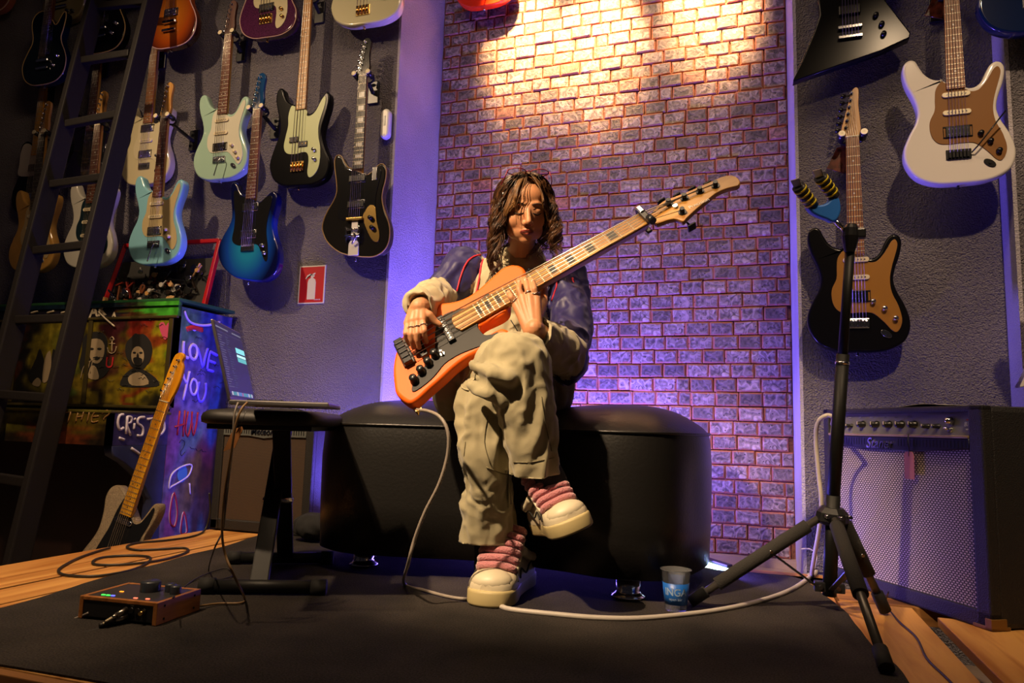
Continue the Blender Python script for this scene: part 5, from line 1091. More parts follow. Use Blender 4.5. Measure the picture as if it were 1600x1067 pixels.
# ================================================================ PAINTED PIANO
PX = -2.367; PL = -3.80; PY = 2.436; PB = 2.775; PT = .937; KY = 2.14; KT = .452; KB = .315
pn_ = thing('piano', 'old upright piano covered in spray paint, stencil portraits and scribbles', 'piano', ((PX + PL) / 2, PY, FZ))
def paint(name, cols, sc=3.0):
    return None
def painted(name, M, w_, h_, nu, nv, base, blobs, thick=.02, streak=0.15, parent=pn_):
    """a panel whose paint colours are stored per vertex: overlapping sprayed patches"""
    vs = []; cs = []; fs = []; r_ = random.Random(len(name) + nu)
    for j in range(nv + 1):
        for i in range(nu + 1):
            u, v = i / nu, j / nv; c = Vector(srgb(base)); 
            wob = mnoise.noise(Vector((u * 6, v * 6, nu))) * .10; wob2 = mnoise.noise(Vector((u * 25, v * 9, 3))) * .05
            for bu, bv, ru, rv, cc_, st in blobs:
                d2 = ((u + wob + wob2 - bu) / ru) ** 2 + ((v + wob - bv) / rv) ** 2
                k = st / (1 + math.exp(min(40, (d2 - 1) * 5))); c = c.lerp(Vector(srgb(cc_)), min(1, k))
            c *= 1 + streak * mnoise.noise(Vector((u * 60, v * 14, 7))) * 2
            vs.append((u * w_, 0, v * h_)); cs.append((max(0, c.x), max(0, c.y), max(0, c.z), 1))
    for j in range(nv):
        for i in range(nu): a = j * (nu + 1) + i; fs.append((a, a + 1, a + nu + 2, a + nu + 1))
    n0 = len(vs); vs += [(0, thick, 0), (w_, thick, 0), (w_, thick, h_), (0, thick, h_)]; cs += [cs[0]] * 4
    c0, c1_, c2_, c3 = 0, nu, (nv + 1) * (nu + 1) - 1, nv * (nu + 1)
    fs += [tuple(range(nu, -1, -1)) + (n0, n0 + 1), (n0 + 1, n0, n0 + 3, n0 + 2), tuple(nv * (nu + 1) + i for i in range(nu + 1)) + (n0 + 2, n0 + 3),
           tuple(j * (nu + 1) for j in range(nv + 1)) + (n0 + 3, n0), tuple(j * (nu + 1) + nu for j in range(nv, -1, -1)) + (n0 + 1, n0 + 2)]
    me = bpy.data.meshes.new(name); me.from_pydata([M @ Vector(v) for v in vs], [], fs)
    ca = me.color_attributes.new('paint', 'FLOAT_COLOR', 'POINT'); ca.data.foreach_set('color', [x for c in cs for x in c]); me.update()
    if 'spray_paint' not in MATS:
        T = NT('spray_paint'); a = T.n('ShaderNodeAttribute', attribute_name='paint'); tc = T.n('ShaderNodeTexCoord')
        nz = T.n('ShaderNodeTexNoise'); nz.inputs['Scale'].default_value = 28; nz.inputs['Detail'].default_value = 6; T.l(tc.outputs['Object'], nz.inputs['Vector'])
        mr = T.n('ShaderNodeMapRange'); mr.inputs[1].default_value = .35; mr.inputs[2].default_value = .65; mr.inputs[3].default_value = .55; mr.inputs[4].default_value = 1.15; T.l(nz.outputs[0], mr.inputs[0])
        sc_ = T.n('ShaderNodeVectorMath', operation='SCALE'); T.l(a.outputs['Color'], sc_.inputs[0]); T.l(mr.outputs[0], sc_.inputs['Scale']); T.l(sc_.outputs[0], T.b.inputs['Base Color'])
        T.b.inputs['Roughness'].default_value = .35; MATS['spray_paint'] = T.m
    o = link(name, me, MATS['spray_paint']); local(o, parent); return o
FRONT = lambda x, y, z: frame(Vector((x, y, z)), Vector((1, 0, 0)), Vector((0, 1, 0)), Vector((0, 0, 1)))
SIDE = lambda x, y, z: frame(Vector((x, y, z)), Vector((0, 1, 0)), Vector((-1, 0, 0)), Vector((0, 0, 1)))
W_ = PX - PL
part('carcass', MB().box((PL, PY + .022, FZ + .03), (PX - .022, PB, PT - .03)), mat('piano_dark_wood', (.012, .009, .008), .4), pn_)
fb = [(.98, .85, .10, .5, '#4f7a1a', .9), (.93, .55, .07, .45, '#8a7a12', .9), (.86, .6, .05, .6, '#7a1c14', .85), (.80, .3, .06, .5, '#6a5a10', .8), (.74, .75, .05, .5, '#3a1018', .8), (.66, .5, .05, .7, '#7a6a14', .6), (.62, .3, .06, .3, '#5a4a10', .6), (.50, .7, .08, .5, '#8a7c20', .7), (.55, .4, .05, .5, '#3a4a1a', .6), (.30, .6, .06, .5, '#5a2a10', .5), (.12, .5, .08, .5, '#6a5a18', .5)]
painted('upper_front_panel', FRONT(PL, PY, KT + .02), W_, .40, 110, 34, '#15120f', fb)
painted('upper_rail', FRONT(PL, PY - .006, KT + .42), W_ + .004, .045, 90, 5, '#14121c', [(.95, .5, .12, 1.2, '#3f9a2a', .95), (.84, .5, .05, 1, '#5a1d14', .7), (.5, .5, .1, 1, '#1d1a2a', .7)])
painted('lid_edge', FRONT(PL, PY - .014, PT - .02), W_ + .012, .02, 90, 3, '#0d2030', [(.96, .5, .12, 1.2, '#3f9a2a', .95), (.82, .5, .05, 1, '#30241c', .8)])
sb = [(.2, .95, .35, .08, '#3f6a4a', .9), (.72, .95, .35, .08, '#16297a', .9), (.80, .80, .25, .25, '#14205c', .85), (.30, .75, .3, .10, '#4a3f80', .7), (.80, .55, .16, .16, '#20447a', .9), (.05, .55, .2, .10, '#7a2f6a', .7), (.42, .53, .2, .06, '#4f7060', .85), (.70, .42, .30, .10, '#5a1418', .9), (.45, .36, .22, .10, '#6a5a14', .8), (.75, .30, .25, .14, '#3a200c', .9), (.15, .25, .12, .08, '#8a3a6a', .7), (.55, .10, .30, .12, '#2a5a72', .8), (.97, .35, .14, .5, '#07060a', .95), (.08, .08, .12, .1, '#7a4a70', .6), (.95, .1, .2, .2, '#050508', .9)]
painted('side_panel', SIDE(PX, PY, FZ), PB - PY, PT - FZ - .022, 34, 90, '#6f6484', sb)
part('lid', MB().cbox((PL - .01, PY - .014, PT - .004), (PX + .014, PB, PT + .012), .003), mat('lid_green_paint', srgb('#1f4a2a'), .4, var=.5, vscale=6), pn_)
for z in (KT + .015, KT + .41): part('moulding', MB().cbox((PL, PY - .010, z), (PX + .004, PY + .004, z + .012), .003), mat('moulding_paint', srgb('#3a3216'), .4, var=.5, vscale=8), pn_)
for x in (PL + .48, PL + .94, PX - .03): part('moulding', MB().cbox((x - .012, PY - .007, KT + .03), (x + .012, PY, KT + .41), .003), mat('moulding_paint', srgb('#3a3216'), .4), pn_)
painted('keybed_front', FRONT(PL, KY, KB), W_ - .0, KT - KB - .012, 90, 8, '#1c150c', [(.5, .8, .2, .6, '#5a5416', .7), (.3, .7, .2, .6, '#2f4a1a', .7), (.9, .8, .08, .5, '#5a4a10', .7), (.8, .2, .1, .5, '#6a2f14', .6)])
painted('keybed_cheek', SIDE(PX, KY, KB), PY - KY, KT - KB - .006, 18, 10, '#3a3468', [(.2, .5, .3, .8, '#332a58', .6), (.8, .8, .2, .4, '#57469a', .5)])
part('fall_board', MB().cbox((PL, KY - .004, KT - .012), (PX + .002, PY + .01, KT), .004), mat('fall_board_paint', srgb('#4a4416'), .35, var=.7, vscale=5), pn_)
part('key_slip', MB().box((PL, KY + .01, KB), (PX - .022, PY + .02, KT - .012)), mat('piano_dark_wood', (.01, .01, .01), .5), pn_)
part('lower_panel', MB().cbox((PL, PY - .01, FZ + .06), (PX - .03, PY + .03, KB), .004), mat('lower_panel_paint', srgb('#24100c'), .5, var=.6, vscale=4), pn_)
lg = [(PY, FZ + .03), (PY, KB), (KY + .02, KB), (KY + .03, KB - .04), (KY + .09, KB - .07), (KY + .17, KB - .13), (PY - .06, KB - .22), (PY - .06, FZ + .09), (KY + .05, FZ + .07), (KY + .05, FZ), (PY, FZ)]
for x in (PX, PL + .05): part('bracket_leg', MB().slab(lg, 0, .045, .004, 2, lambda v, x=x: Vector((x - v.y, v.x, v.z))), mat('leg_blue_paint', srgb('#2c3358'), .45, var=.6, vscale=7), pn_)
# lettering and stencils on the piano
LAV = mat('lavender_marker', srgb('#b9a8e6'), .5); PEAR = mat('pale_marker', srgb('#b5a890'), .55); REDM = mat('red_marker', srgb('#a01c22'), .5); BLKM = mat('black_marker', (.01, .01, .012), .5); WHM = mat('white_marker', srgb('#cfc6d6'), .5)
def onfront(px, py, Y=PY - .0012): return wl(px, py, Y)
def onside(px, py): return xp(px, py, PX + .0012)
def stroke(pts, r, m_, where, name='painted_line', sub=4, closed=False):
    q = [where(x, y) for x, y in pts]; q = catmull(q, sub, closed); o = obj(name, MB().tube(q, r, 5, closed=closed), m_); local(o, pn_); return o
VIO = mat('violet_marker', srgb('#6a5ae0'), .5)
def letters(rows, where, r, m_, nm='painted_letter'):
    for pts in rows: stroke(pts, r, m_, where, nm, 3)
letters([[(287, 533), (286, 545), (287, 556), (294, 559)], [(300, 538), (296, 546), (298, 558), (304, 561), (308, 552), (306, 541), (300, 538)]], onside, .0075, LAV)
letters([[(308, 543), (312, 556), (316, 573), (320, 558), (324, 544)], [(328, 548), (325, 562), (323, 577)], [(328, 549), (339, 555)], [(326, 563), (336, 567)], [(323, 577), (333, 580)]], onside, .0075, VIO)
letters([[(285, 578), (287, 590), (291, 598)], [(296, 580), (292, 598), (286, 625)], [(301, 592), (297, 602), (299, 614), (304, 616), (308, 606), (306, 595), (301, 592)]], onside, .0065, LAV)
letters([[(311, 596), (308, 612), (311, 626), (317, 625), (321, 612), (321, 598)]], onside, .0070, VIO)
letters([[(281, 642), (277, 680)], [(289, 641), (286, 682)], [(273, 667), (291, 662)], [(294, 643), (290, 668), (293, 682), (299, 662), (300, 643)], [(300, 660), (302, 680), (307, 662), (309, 644)]], onside, .0045, REDM)
letters([[(280, 692), (284, 687), (289, 691), (286, 700), (282, 706), (284, 712), (289, 706)]], onside, .0014, BLKM)
stroke([(288, 486), (294, 500), (306, 507), (325, 508), (343, 503)], .006, LAV, onside)
o = obj('painted_dot', MB().ell(onside(304, 512), (.001, .016, .016), None, 12, 8), LAV); local(o, pn_)
stroke([(289, 515), (300, 512), (314, 516)], .016, mat('red_spray', srgb('#b0241a'), .5), lambda x, y: xp(x, y, PX - .008))
stroke([(264, 762), (268, 742), (282, 730), (299, 726), (295, 742), (282, 752), (268, 760)], .004, WHM, onside, closed=True)
o = obj('painted_dot', MB().ell(onside(285, 740), (.001, .030, .038), None, 14, 8), mat('teal_paint', srgb('#3f7f9a'), .5)); local(o, pn_)
for pts in ([(272, 770), (277, 800), (273, 822), (266, 816), (266, 795)], [(287, 800), (292, 830), (282, 832)]): stroke(pts, .0045, REDM, onside, closed=True); stroke([(x - 1, y) for x, y in pts], .0015, WHM, onside, closed=True)
stroke([(296, 755), (297, 772)], .004, WHM, onside)
# front stencils: three portraits, anchor, heart, scribbles
STW = mat('stencil_pale', srgb('#8f7d62'), .6); STB = mat('stencil_black', (.007, .006, .006), .6); STO = mat('stencil_olive', srgb('#5a4a14'), .6)
def flatp(pts, m_, Y, name='stencil_shape', sub=3):
    q = [wl(x, y, Y) for x, y in pts]; c2_ = [(p.x, p.z) for p in q]; c2_ = [(p.x, p.y) for p in catmull([(a, b, 0) for a, b in c2_], sub, True)]
    o = obj(name, MB().slab(c2_, Y, Y + .001, .0002, 1), m_); return local(o, pn_)
def disc(cx, cy, rx, ry, n=16, wob=0): return [(cx + rx * (1 + wob * math.sin(k * 5.3)) * math.cos(2 * PI * k / n), cy + ry * (1 + wob * math.sin(k * 3.7)) * math.sin(2 * PI * k / n)) for k in range(n)]
Y1, Y2, Y3 = PY - .0014, PY - .0026, PY - .0038
flatp(disc(217, 549, 21, 28, 20, .05), STB, Y1); flatp([(190, 592), (200, 580), (214, 574), (232, 582), (246, 594), (244, 604), (192, 604)], STB, Y1)
flatp(disc(215, 556, 10, 15, 14), STW, Y2); flatp([(208, 560), (214, 558), (222, 561), (220, 570), (211, 570)], STB, Y3)
for x in (210, 220): flatp(disc(x, 551, 2.6, 1.6, 8), STB, Y3)
flatp([(215, 551), (217, 558), (213, 558)], STB, Y3); flatp([(200, 590), (212, 582), (224, 584), (232, 600), (206, 602)], STW, Y2)
flatp([(128, 548), (130, 528), (142, 519), (160, 520), (168, 534), (166, 556), (172, 572), (160, 590), (140, 590), (124, 574)], STB, Y1)
flatp([(136, 540), (142, 530), (156, 530), (163, 540), (161, 558), (152, 568), (142, 562)], STW, Y2)
for x in (143, 155): flatp(disc(x, 545, 3.4, 1.8, 8), STB, Y3)
flatp([(145, 559), (150, 557), (156, 559), (151, 563)], STB, Y3); flatp([(138, 590), (142, 572), (150, 574), (154, 592)], STW, Y2)
for k in range(4): stroke([(126 + k * 5, 592 - k * 3), (130 + k * 5, 575 - k * 4), (137 + k * 4, 566 - k * 2)], .0022, STW, lambda x, y: wl(x, y, Y2))
flatp([(44, 590), (56, 560), (62, 545), (68, 560), (74, 585), (80, 560), (84, 545), (94, 565), (98, 592), (84, 600), (70, 594), (56, 602)], STB, Y1)
flatp([(66, 596), (70, 560), (78, 548), (80, 566), (76, 592)], STW, Y2); flatp([(50, 600), (58, 590), (64, 596), (60, 604)], STW, Y2); flatp([(84, 590), (88, 562), (92, 558), (96, 580), (92, 596)], STW, Y2)
flatp([(258, 531), (250, 516), (249, 506), (255, 503), (259, 509), (263, 504), (269, 507), (268, 516)], mat('pink_marker', srgb('#b8466a'), .5), Y2, 'painted_heart')
PW = lambda x, y: wl(x, y, Y2)
stroke([(175, 526), (172, 531), (178, 531)], .0025, STW, PW, closed=True); stroke([(175, 533), (175, 550)], .0025, STW, PW); stroke([(168, 543), (170, 550), (175, 552), (180, 549), (182, 541)], .0025, STW, PW); stroke([(170, 537), (180, 537)], .0022, STW, PW)
stroke([(154, 487), (164, 497), (179, 510)], .004, PEAR, lambda x, y: wl(x, y, PY - .010)); 
for s_, px_, py_, sz in (('AK', 153, 486, .075), ('A', 178, 492, .03)): o = text('painted_letter', s_, sz, wl(px_, py_, PY - .0068), (1, 0, .1), (0, 0, 1), PEAR, None, bold=.002); local(o, pn_)
o = text('painted_letter', 'U', .07, wl(171, 567, Y2), (1, 0, 0), (0, 0, 1), REDM, None); local(o, pn_)
for px_ in (55, 80, 102): stroke([(px_ - 6, 489), (px_ + 5, 486)], .005, PEAR, lambda x, y: wl(x, y, PY - .008))
rs_ = random.Random(5)
for k in range(26):   # dense small handwriting over the front and side
    x, y = rs_.uniform(150, 262), rs_.uniform(492, 612); pts = [(x + i * 2.2, y + rs_.uniform(-2, 2)) for i in range(6)]
    stroke(pts, .0009, BLKM, lambda a, b: wl(a, b, Y3), 'handwriting', 2)
for k in range(14):
    x, y = rs_.uniform(282, 345), rs_.uniform(520, 720); pts = [(x + i * 2.2, y + i * .4 + rs_.uniform(-2.5, 2.5)) for i in range(6)]
    stroke(pts, .0011, BLKM, onside, 'handwriting', 2)
KW = lambda x, y: wl(x, y, KY - .0012)
TANM = mat('tan_marker', srgb('#7a5a30'), .5); KF = lambda x, y: wl(x, y, KY - .001)
letters([[(98, 645), (122, 641)], [(111, 643), (106, 660)], [(122, 645), (118, 660)], [(131, 643), (127, 658)], [(119, 652), (130, 650)], [(140, 644), (136, 660)], [(157, 643), (147, 645), (143, 659), (153, 658)], [(145, 651), (154, 650)], [(160, 646), (167, 641), (171, 646), (164, 652), (162, 656)], [(66, 645), (70, 652), (76, 645)], [(70, 652), (68, 662)]], KF, .003, TANM)
letters([[(193, 648), (187, 649), (184, 660), (187, 671), (193, 668)], [(199, 650), (197, 678)], [(199, 651), (205, 652), (204, 660), (198, 663), (204, 680)], [(210, 661), (209, 671)], [(210, 654), (211, 655)], [(226, 652), (217, 653), (215, 661), (223, 668), (222, 680), (214, 680)], [(230, 655), (243, 653)], [(237, 655), (235, 676)], [(250, 655), (246, 668), (250, 679), (257, 670), (255, 657), (250, 655)]], onside, .0058, WHM)
stroke([(186, 684), (194, 687)], .006, WHM, onside); stroke([(205, 700), (222, 712)], .006, WHM, lambda x, y: xp(x, y, PX + .001))
# ================================================================ RED FRAME WITH SCRAP ART ON THE PIANO
t = thing('scrap_art_frame', 'red framed panel crowded with broken instrument scraps standing on the piano', 'artwork', (-2.75, 2.70, PT + .012))
FR = [wl(*p, 2.74) for p in ((176, 384), (345, 374), (315, 474), (168, 474))]
FR = [Vector((-3.05, 2.745, 1.30)), wl(344, 376, 2.745), Vector((-2.455, 2.68, PT + .014)), Vector((-3.09, 2.68, PT + .014))]
REDF = mat('red_frame_paint', srgb('#a80f18'), .35)
for a, b in ((0, 1), (1, 2), (3, 2), (0, 3)): part('frame_rail', MB().bar(FR[a], FR[b], .022, .020), REDF, t)
A_, B_, C_, D_ = FR
def fuv(u, v, o=0): return A_.lerp(B_, u).lerp(D_.lerp(C_, u), v) + Vector((0, -o, 0))
part('backing_board', MB().add([fuv(.02, .25, -.012), fuv(.98, .25, -.012), fuv(.98, 1, -.012), fuv(.02, 1, -.012), fuv(.02, .25, -.018), fuv(.98, .25, -.018), fuv(.98, 1, -.018), fuv(.02, 1, -.018)], [(0, 3, 2, 1), (4, 5, 6, 7), (0, 1, 5, 4), (1, 2, 6, 5), (2, 3, 7, 6), (3, 0, 4, 7)]), mat('dark_backing', (.02, .018, .016), .8), t)
rs_ = random.Random(21); SCM = [mat('scrap_maple', srgb('#b98a50'), .4), mat('scrap_dark', srgb('#1d130e'), .4), mat('scrap_brown', srgb('#6a3a20'), .4), CHROME, mat('scrap_white', srgb('#b5aea4'), .4), mat('scrap_black', (.012, .012, .012), .3), mat('scrap_red', srgb('#7a2418'), .4), mat('scrap_tan', srgb('#c49a68'), .4)]
for i in range(95):
    u = rs_.uniform(.05, .95); v = rs_.uniform(.34 if .3 < u < .92 else .5, .97); c_ = fuv(u, v, rs_.uniform(.0, .03)); an = rs_.uniform(0, PI); L_ = rs_.uniform(.018, .055); m_ = SCM[rs_.choice((0, 1, 1, 5, 5, 2, 3, 4, 5, 6, 7, 1, 5))]
    d_ = Vector((math.cos(an), rs_.uniform(-.3, .1), math.sin(an))); k = i % 3
    if k == 0: mb = MB().bar(c_ - d_ * L_, c_ + d_ * L_, rs_.uniform(.007, .016), .008); nm = 'neck_scrap'
    elif k == 1: mb = MB().slab([(L_ * .6 * math.cos(a) * rs_.uniform(.6, 1), L_ * .45 * math.sin(a) * rs_.uniform(.6, 1)) for a in [q * PI / 4 for q in range(8)]], -.005, .005, .0015, 1, lambda w__, c_=c_, an=an: c_ + Vector((w__.x * math.cos(an) - w__.z * math.sin(an), w__.y, w__.x * math.sin(an) + w__.z * math.cos(an)))); nm = 'body_scrap'
    else: mb = MB().cyl(c_ + Vector((0, -.012, 0)), c_, rs_.uniform(.006, .012), 12).bar(c_, c_ + d_ * L_ * .7, .006, .005); nm = 'tuner_scrap'
    part(nm, mb, m_, t)
# ================================================================ SPARKLE GUITAR ON THE FLOOR
SPK = mat('silver_sparkle', srgb('#a08c70'), .3, .35, bump=.6, bscale=700, var=.5, vscale=260, coat=.6)
ang = 12.0; Yt = 2.16; h1 = wl(205, 805, Yt); d_ = Vector((math.sin(math.radians(ang)), .10, math.cos(math.radians(ang)))).normalized()
t = guitar('electric_guitar', 'silver sparkle single-cut guitar with amber maple neck leaning behind the planks', 'guitar', (0, 0, 0), T_OUT, SPK, guard=T_GRD, gout=gl('black_guard', (.01, .01, .011)), neck=MAPLEY, board=MAPLEY, zf=.333, znut=.775, zb=.105, pick=((.31, 'single', 0, 0, 'm'), (.115, 'single', .15, 0, 'k')), knobs=((.10, .09), (.11, .13)), bridge='bass', hs=[(-.021, 0), (-.024, .012), (-.034, .024), (-.036, .05), (-.030, .165), (-.018, .192), (.004, .198), (.018, .185), (.016, .165), (.030, .145), (.036, .10), (.032, .05), (.024, .02), (.021, 0)], group=None, hw=CHROME)
if 'group' in t: del t['group']
y_ = (Vector((0, 1, 0)) - d_ * d_.y).normalized(); x_ = y_.cross(d_)
t.matrix_world = frame(h1 - d_ * .333, x_, y_, d_)
low = (h1 - d_ * .333).z
sg = obj('round_sticker', MB().cyl((.062, -.0255, .19), (.062, -.0247, .19), .030, 28), mat('sticker_black', (.02, .015, .015), .4), t)
obj('sticker_band', MB().slab([(.036, .178), (.088, .178), (.088, .202), (.036, .202)], -.0259, -.0255, .0001, 1), mat('sticker_red', srgb('#a01c1c'), .4), sg)
text('sticker_lettering', 'Alnico', .017, (.062, -.0262, .19), (1, 0, 0), (0, 0, 1), mat('white_decal', (.75, .72, .66), .5), sg)
# ================================================================ STOOL, LAPTOP, TAGS
A1, A2 = fl(318, 930, .025), fl(512, 930, .025); B1, B2 = fl(364, 880, .025), fl(522, 880, .025)
A1, A2 = Vector((-1.285, 1.475, .022)), Vector((-1.015, 1.590, .022)); B1, B2 = Vector((-1.475, 1.80, .022)), Vector((-1.215, 1.935, .022))
sc_ = (A1 + A2 + B1 + B2) / 4
st_ = thing('piano_stool', 'black folding keyboard stool with a padded seat', 'stool', (sc_.x, sc_.y, CZ)); st_['label'] = 'black folding keyboard stool carrying the laptop beside the ottoman'
GLB = mat('gloss_black_tube', (.008, .008, .008), .5, spec=.3)
for a, b in ((A1, A2), (B1, B2)):
    o = part('foot_bar', MB().tube([a, b], .0165, 14), GLB, st_); dd = (b - a).normalized()
    for q, s_ in ((a, 1), (b, -1)): part('rubber_cap', MB().tube([q - dd * s_ * .006, q + dd * s_ * .03], .0195, 14), RUB, st_)
Am, Bm = (A1 + A2) / 2, (B1 + B2) / 2; top = Vector((0, 0, .385)); lat_ = (A2 - A1).normalized()
Tm = Vector((sc_.x, sc_.y, .40)); dA = (Bm - Am)
part('cross_leg', MB().bar(Am - lat_ * .012, Vector((Bm.x, Bm.y, .41)) - dA * .12 - lat_ * .012, .045, .020, dA), GLB, st_)
part('cross_leg', MB().bar(Bm + lat_ * .012, Vector((Am.x, Am.y, .41)) + dA * .12 + lat_ * .012, .045, .020, dA), GLB, st_)
part('pivot_bolt', MB().cyl(sc_ + Vector((0, 0, .19)) - lat_ * .04, sc_ + Vector((0, 0, .19)) + lat_ * .04, .008, 12), CHROME, st_)
q0 = P(338, 660, 1.62); q1 = P(521, 652, 1.80)
ux = lat_; uy = dA.normalized(); uy = (uy - ux * uy.dot(ux)).normalized(); sc2 = Vector((sc_.x, sc_.y, 0)) + uy * -.0 + ux * -.012
Ms = frame(sc2, ux, uy, Vector((0, 0, 1)))
so = [(.158 * math.copysign(abs(math.cos(a)) ** .35, math.cos(a)), .235 * math.copysign(abs(math.sin(a)) ** .35, math.sin(a))) for a in [k * PI / 16 for k in range(32)]]
mb = MB(); ring_stack(mb, so, [(.014, .418), (.002, .422), (0, .434), (.004, .445), (.020, .454), (.07, .459), (.14, .460)]); mb.v = [tuple(Ms @ Vector(v)) for v in mb.v]
n_ = len(so); mb.f.append([i for i in range(n_)][::-1]); mb.m.append(0); mb.s.append(False); mb.f.append([6 * n_ + i for i in range(n_)]); mb.m.append(0); mb.s.append(True)
part('padded_seat', mb, mat('stool_vinyl', (.014, .012, .011), .55, spec=.4), st_); part('seat_board', MB().cbox((-.13, -.20, .405), (.13, .20, .419), .003, Ms), BLACK, st_)
# laptop
LH0, LH1 = P(357, 629, 1.56), P(397, 627, 1.80); LZ = .4625
LH0.z = LZ + .008; LH1.z = LZ + .008; hx = (LH1 - LH0).normalized(); px_ax = Vector((hx.y, -hx.x, 0)); LW = (LH1 - LH0).length; LD = .215
lp = thing('laptop', 'open silver laptop running dark recording software on the black stool', 'laptop', ((LH0 + LH1) / 2 + px_ax * LD / 2) - Vector((0, 0, .008)))
ML = frame(LH0 - Vector((0, 0, .008)), px_ax, hx, Vector((0, 0, 1)))
SIL = mat('aluminium', (.33, .31, .31), .35, .9)
part('base', MB().cbox((0, 0, 0), (LD, LW, .011), .003, ML), SIL, lp); part('keyboard', MB().box((.03, .02, .0112), (.115, LW - .02, .0118), ML), PBLK, lp); part('trackpad', MB().box((.13, LW * .33, .0112), (.20, LW * .67, .0116), ML), mat('trackpad_grey', (.2, .2, .2), .4), lp)
for r in range(5):
    for c_ in range(13): part('key', MB().box((.033 + r * .016, .024 + c_ * (LW - .048) / 13, .0118), (.046 + r * .016, .024 + (c_ + .82) * (LW - .048) / 13, .0132), ML), mat('key_black', (.03, .03, .03), .5), lp)
tlt = math.radians(16); su = Vector((-math.sin(tlt), 0, math.cos(tlt))); sn = Vector((math.cos(tlt), 0, math.sin(tlt))); SH = .185
MS = ML @ frame(Vector((.004, 0, .010)), Vector((0, 1, 0)), su, sn)   # x across (near to far), y up the screen, z out of it
part('screen_lid', MB().cbox((0, 0, -.006), (LW, SH, 0), .002, MS), SIL, lp)
part('screen', MB().box((.004, .008, 0), (LW - .004, SH - .004, .0006), MS), mat('screen_dark', (.01, .01, .014), .3, emit='#1b1d2a', es=.9), lp)
def ui(u0, v0, u1, v1, c_, es=1.0, nm='screen_graphic'): part(nm, MB().box((LW * u0, .008 + (SH - .012) * v0, .0006), (LW * u1, .008 + (SH - .012) * v1, .0009), MS), mat('ui_' + c_ + str(es), (.01, .01, .01), .3, emit=c_, es=es), lp)
ui(.62, .66, .97, .735, '#7fd6d6', 1.2); ui(.62, .60, .97, .635, '#b5efe6', 1.3); ui(.62, .53, .97, .59, '#5fbcb8', 1.0)
ui(.03, .93, .45, .95, '#9a9aa8', .5); ui(.6, .93, .95, .95, '#9a9aa8', .5); ui(.03, .88, .97, .885, '#5a5a6a', .5)
rs_ = random.Random(9)
for k in range(22): y = .83 - .033 * k; ui(.05, y, .05 + rs_.uniform(.08, .2), y + .008, '#8a8a98', .45); ui(.30, y, .30 + rs_.uniform(.05, .16), y + .006, '#5f7a80', .4)
for k in range(13): ui(.10 + k * .064, .025, .10 + k * .064 + .048, .075, rs_.choice(('#4fa0a0', '#5a90d0', '#b070a0', '#7fd0c8', '#c8c8d0')), .8, 'dock_icon')
# tag hanging from the laptop cables
def hangtag(label, c_, u, v, w_, h_, m_, hole=True, group=None):
    t = thing('paper_tag', label, 'tag', c_, group); u = Vector(u).normalized(); v = Vector(v).normalized(); n_ = u.cross(v)
    f_ = lambda p: u * p.x + v * p.z - n_ * p.y
    obj('card', MB().slab([(-w_ / 2, -h_), (w_ / 2, -h_), (w_ / 2, -.008), (w_ / 2 - .006, 0), (-w_ / 2 + .006, 0), (-w_ / 2, -.008)], -.0008, .0008, .0003, 1, f_), m_, t)
    obj('string_loop', MB().tube([f_(Vector((0, -.001, -.012))), f_(Vector((.003, -.003, .01))), f_(Vector((0, -.002, .04)))], .0008, 5), BLACK, t); return t
hangtag('orange paper tag tied to the cables under the laptop', P(373, 668, 1.52), ray(600, 100).cross(Vector((0, 0, 1))) * 0 + Vector((.9, .3, .35)), Vector((.33, .1, .94)), .026, .050, mat('orange_card', srgb('#c08048'), .6))
# ================================================================ LEFT AMPLIFIER
GRILL = None
def grille(name, c1, c2, sx, sz):
    T = NT(name); tc = T.n('ShaderNodeTexCoord'); mp = T.n('ShaderNodeMapping'); mp.inputs['Scale'].default_value = (1 / sx, 1, 1 / sz); T.l(tc.outputs['Object'], mp.inputs[0])
    br_ = T.n('ShaderNodeTexBrick'); br_.inputs['Scale'].default_value = 1; br_.inputs['Brick Width'].default_value = 1; br_.inputs['Row Height'].default_value = 1; br_.inputs['Mortar Size'].default_value = .17; br_.offset = .5
    br_.inputs['Color1'].default_value = (*srgb(c1), 1); br_.inputs['Color2'].default_value = (*srgb(c1), 1); br_.inputs['Mortar'].default_value = (*srgb(c2), 1)
    rt = T.n('ShaderNodeMapping'); rt.inputs['Rotation'].default_value = (math.radians(90), 0, 0); T.l(mp.outputs[0], rt.inputs[0]); T.l(rt.outputs[0], br_.inputs['Vector'])
    T.l(br_.outputs['Color'], T.b.inputs['Base Color']); T.b.inputs['Roughness'].default_value = .7; return T.m
TOLEX = mat('black_tolex', (.016, .015, .015), .55, bump=.35, bscale=300); STRAPM = mat('amp_fascia_grey', srgb('#5f6260'), .5)
la = thing('guitar_amplifier', 'small black combo amplifier with grey fascia behind the stool', 'amplifier', (-1.795, 2.33, CZ), 'combo amplifiers'); del la['group']
W2, H2_, D2_ = .225, .455, .20
obj('cabinet', MB().cbox((-W2, .012, 0), (W2, D2_, H2_), .012), TOLEX, la)
for nm, lo, hi in (('side_rail', (-W2, 0, 0), (-W2 + .035, .02, H2_)), ('side_rail', (W2 - .035, 0, 0), (W2, .02, H2_)), ('top_rail', (-W2, 0, H2_ - .05), (W2, .02, H2_)), ('bottom_rail', (-W2, 0, 0), (W2, .02, .04))): obj(nm, MB().cbox(lo, hi, .005), TOLEX, la)
obj('grille_cloth', MB().box((-W2 + .03, .006, .035), (W2 - .03, .014, H2_ - .085)), grille('brown_grille_cloth', '#5f4a38', '#1d1510', .0052, .0042), la)
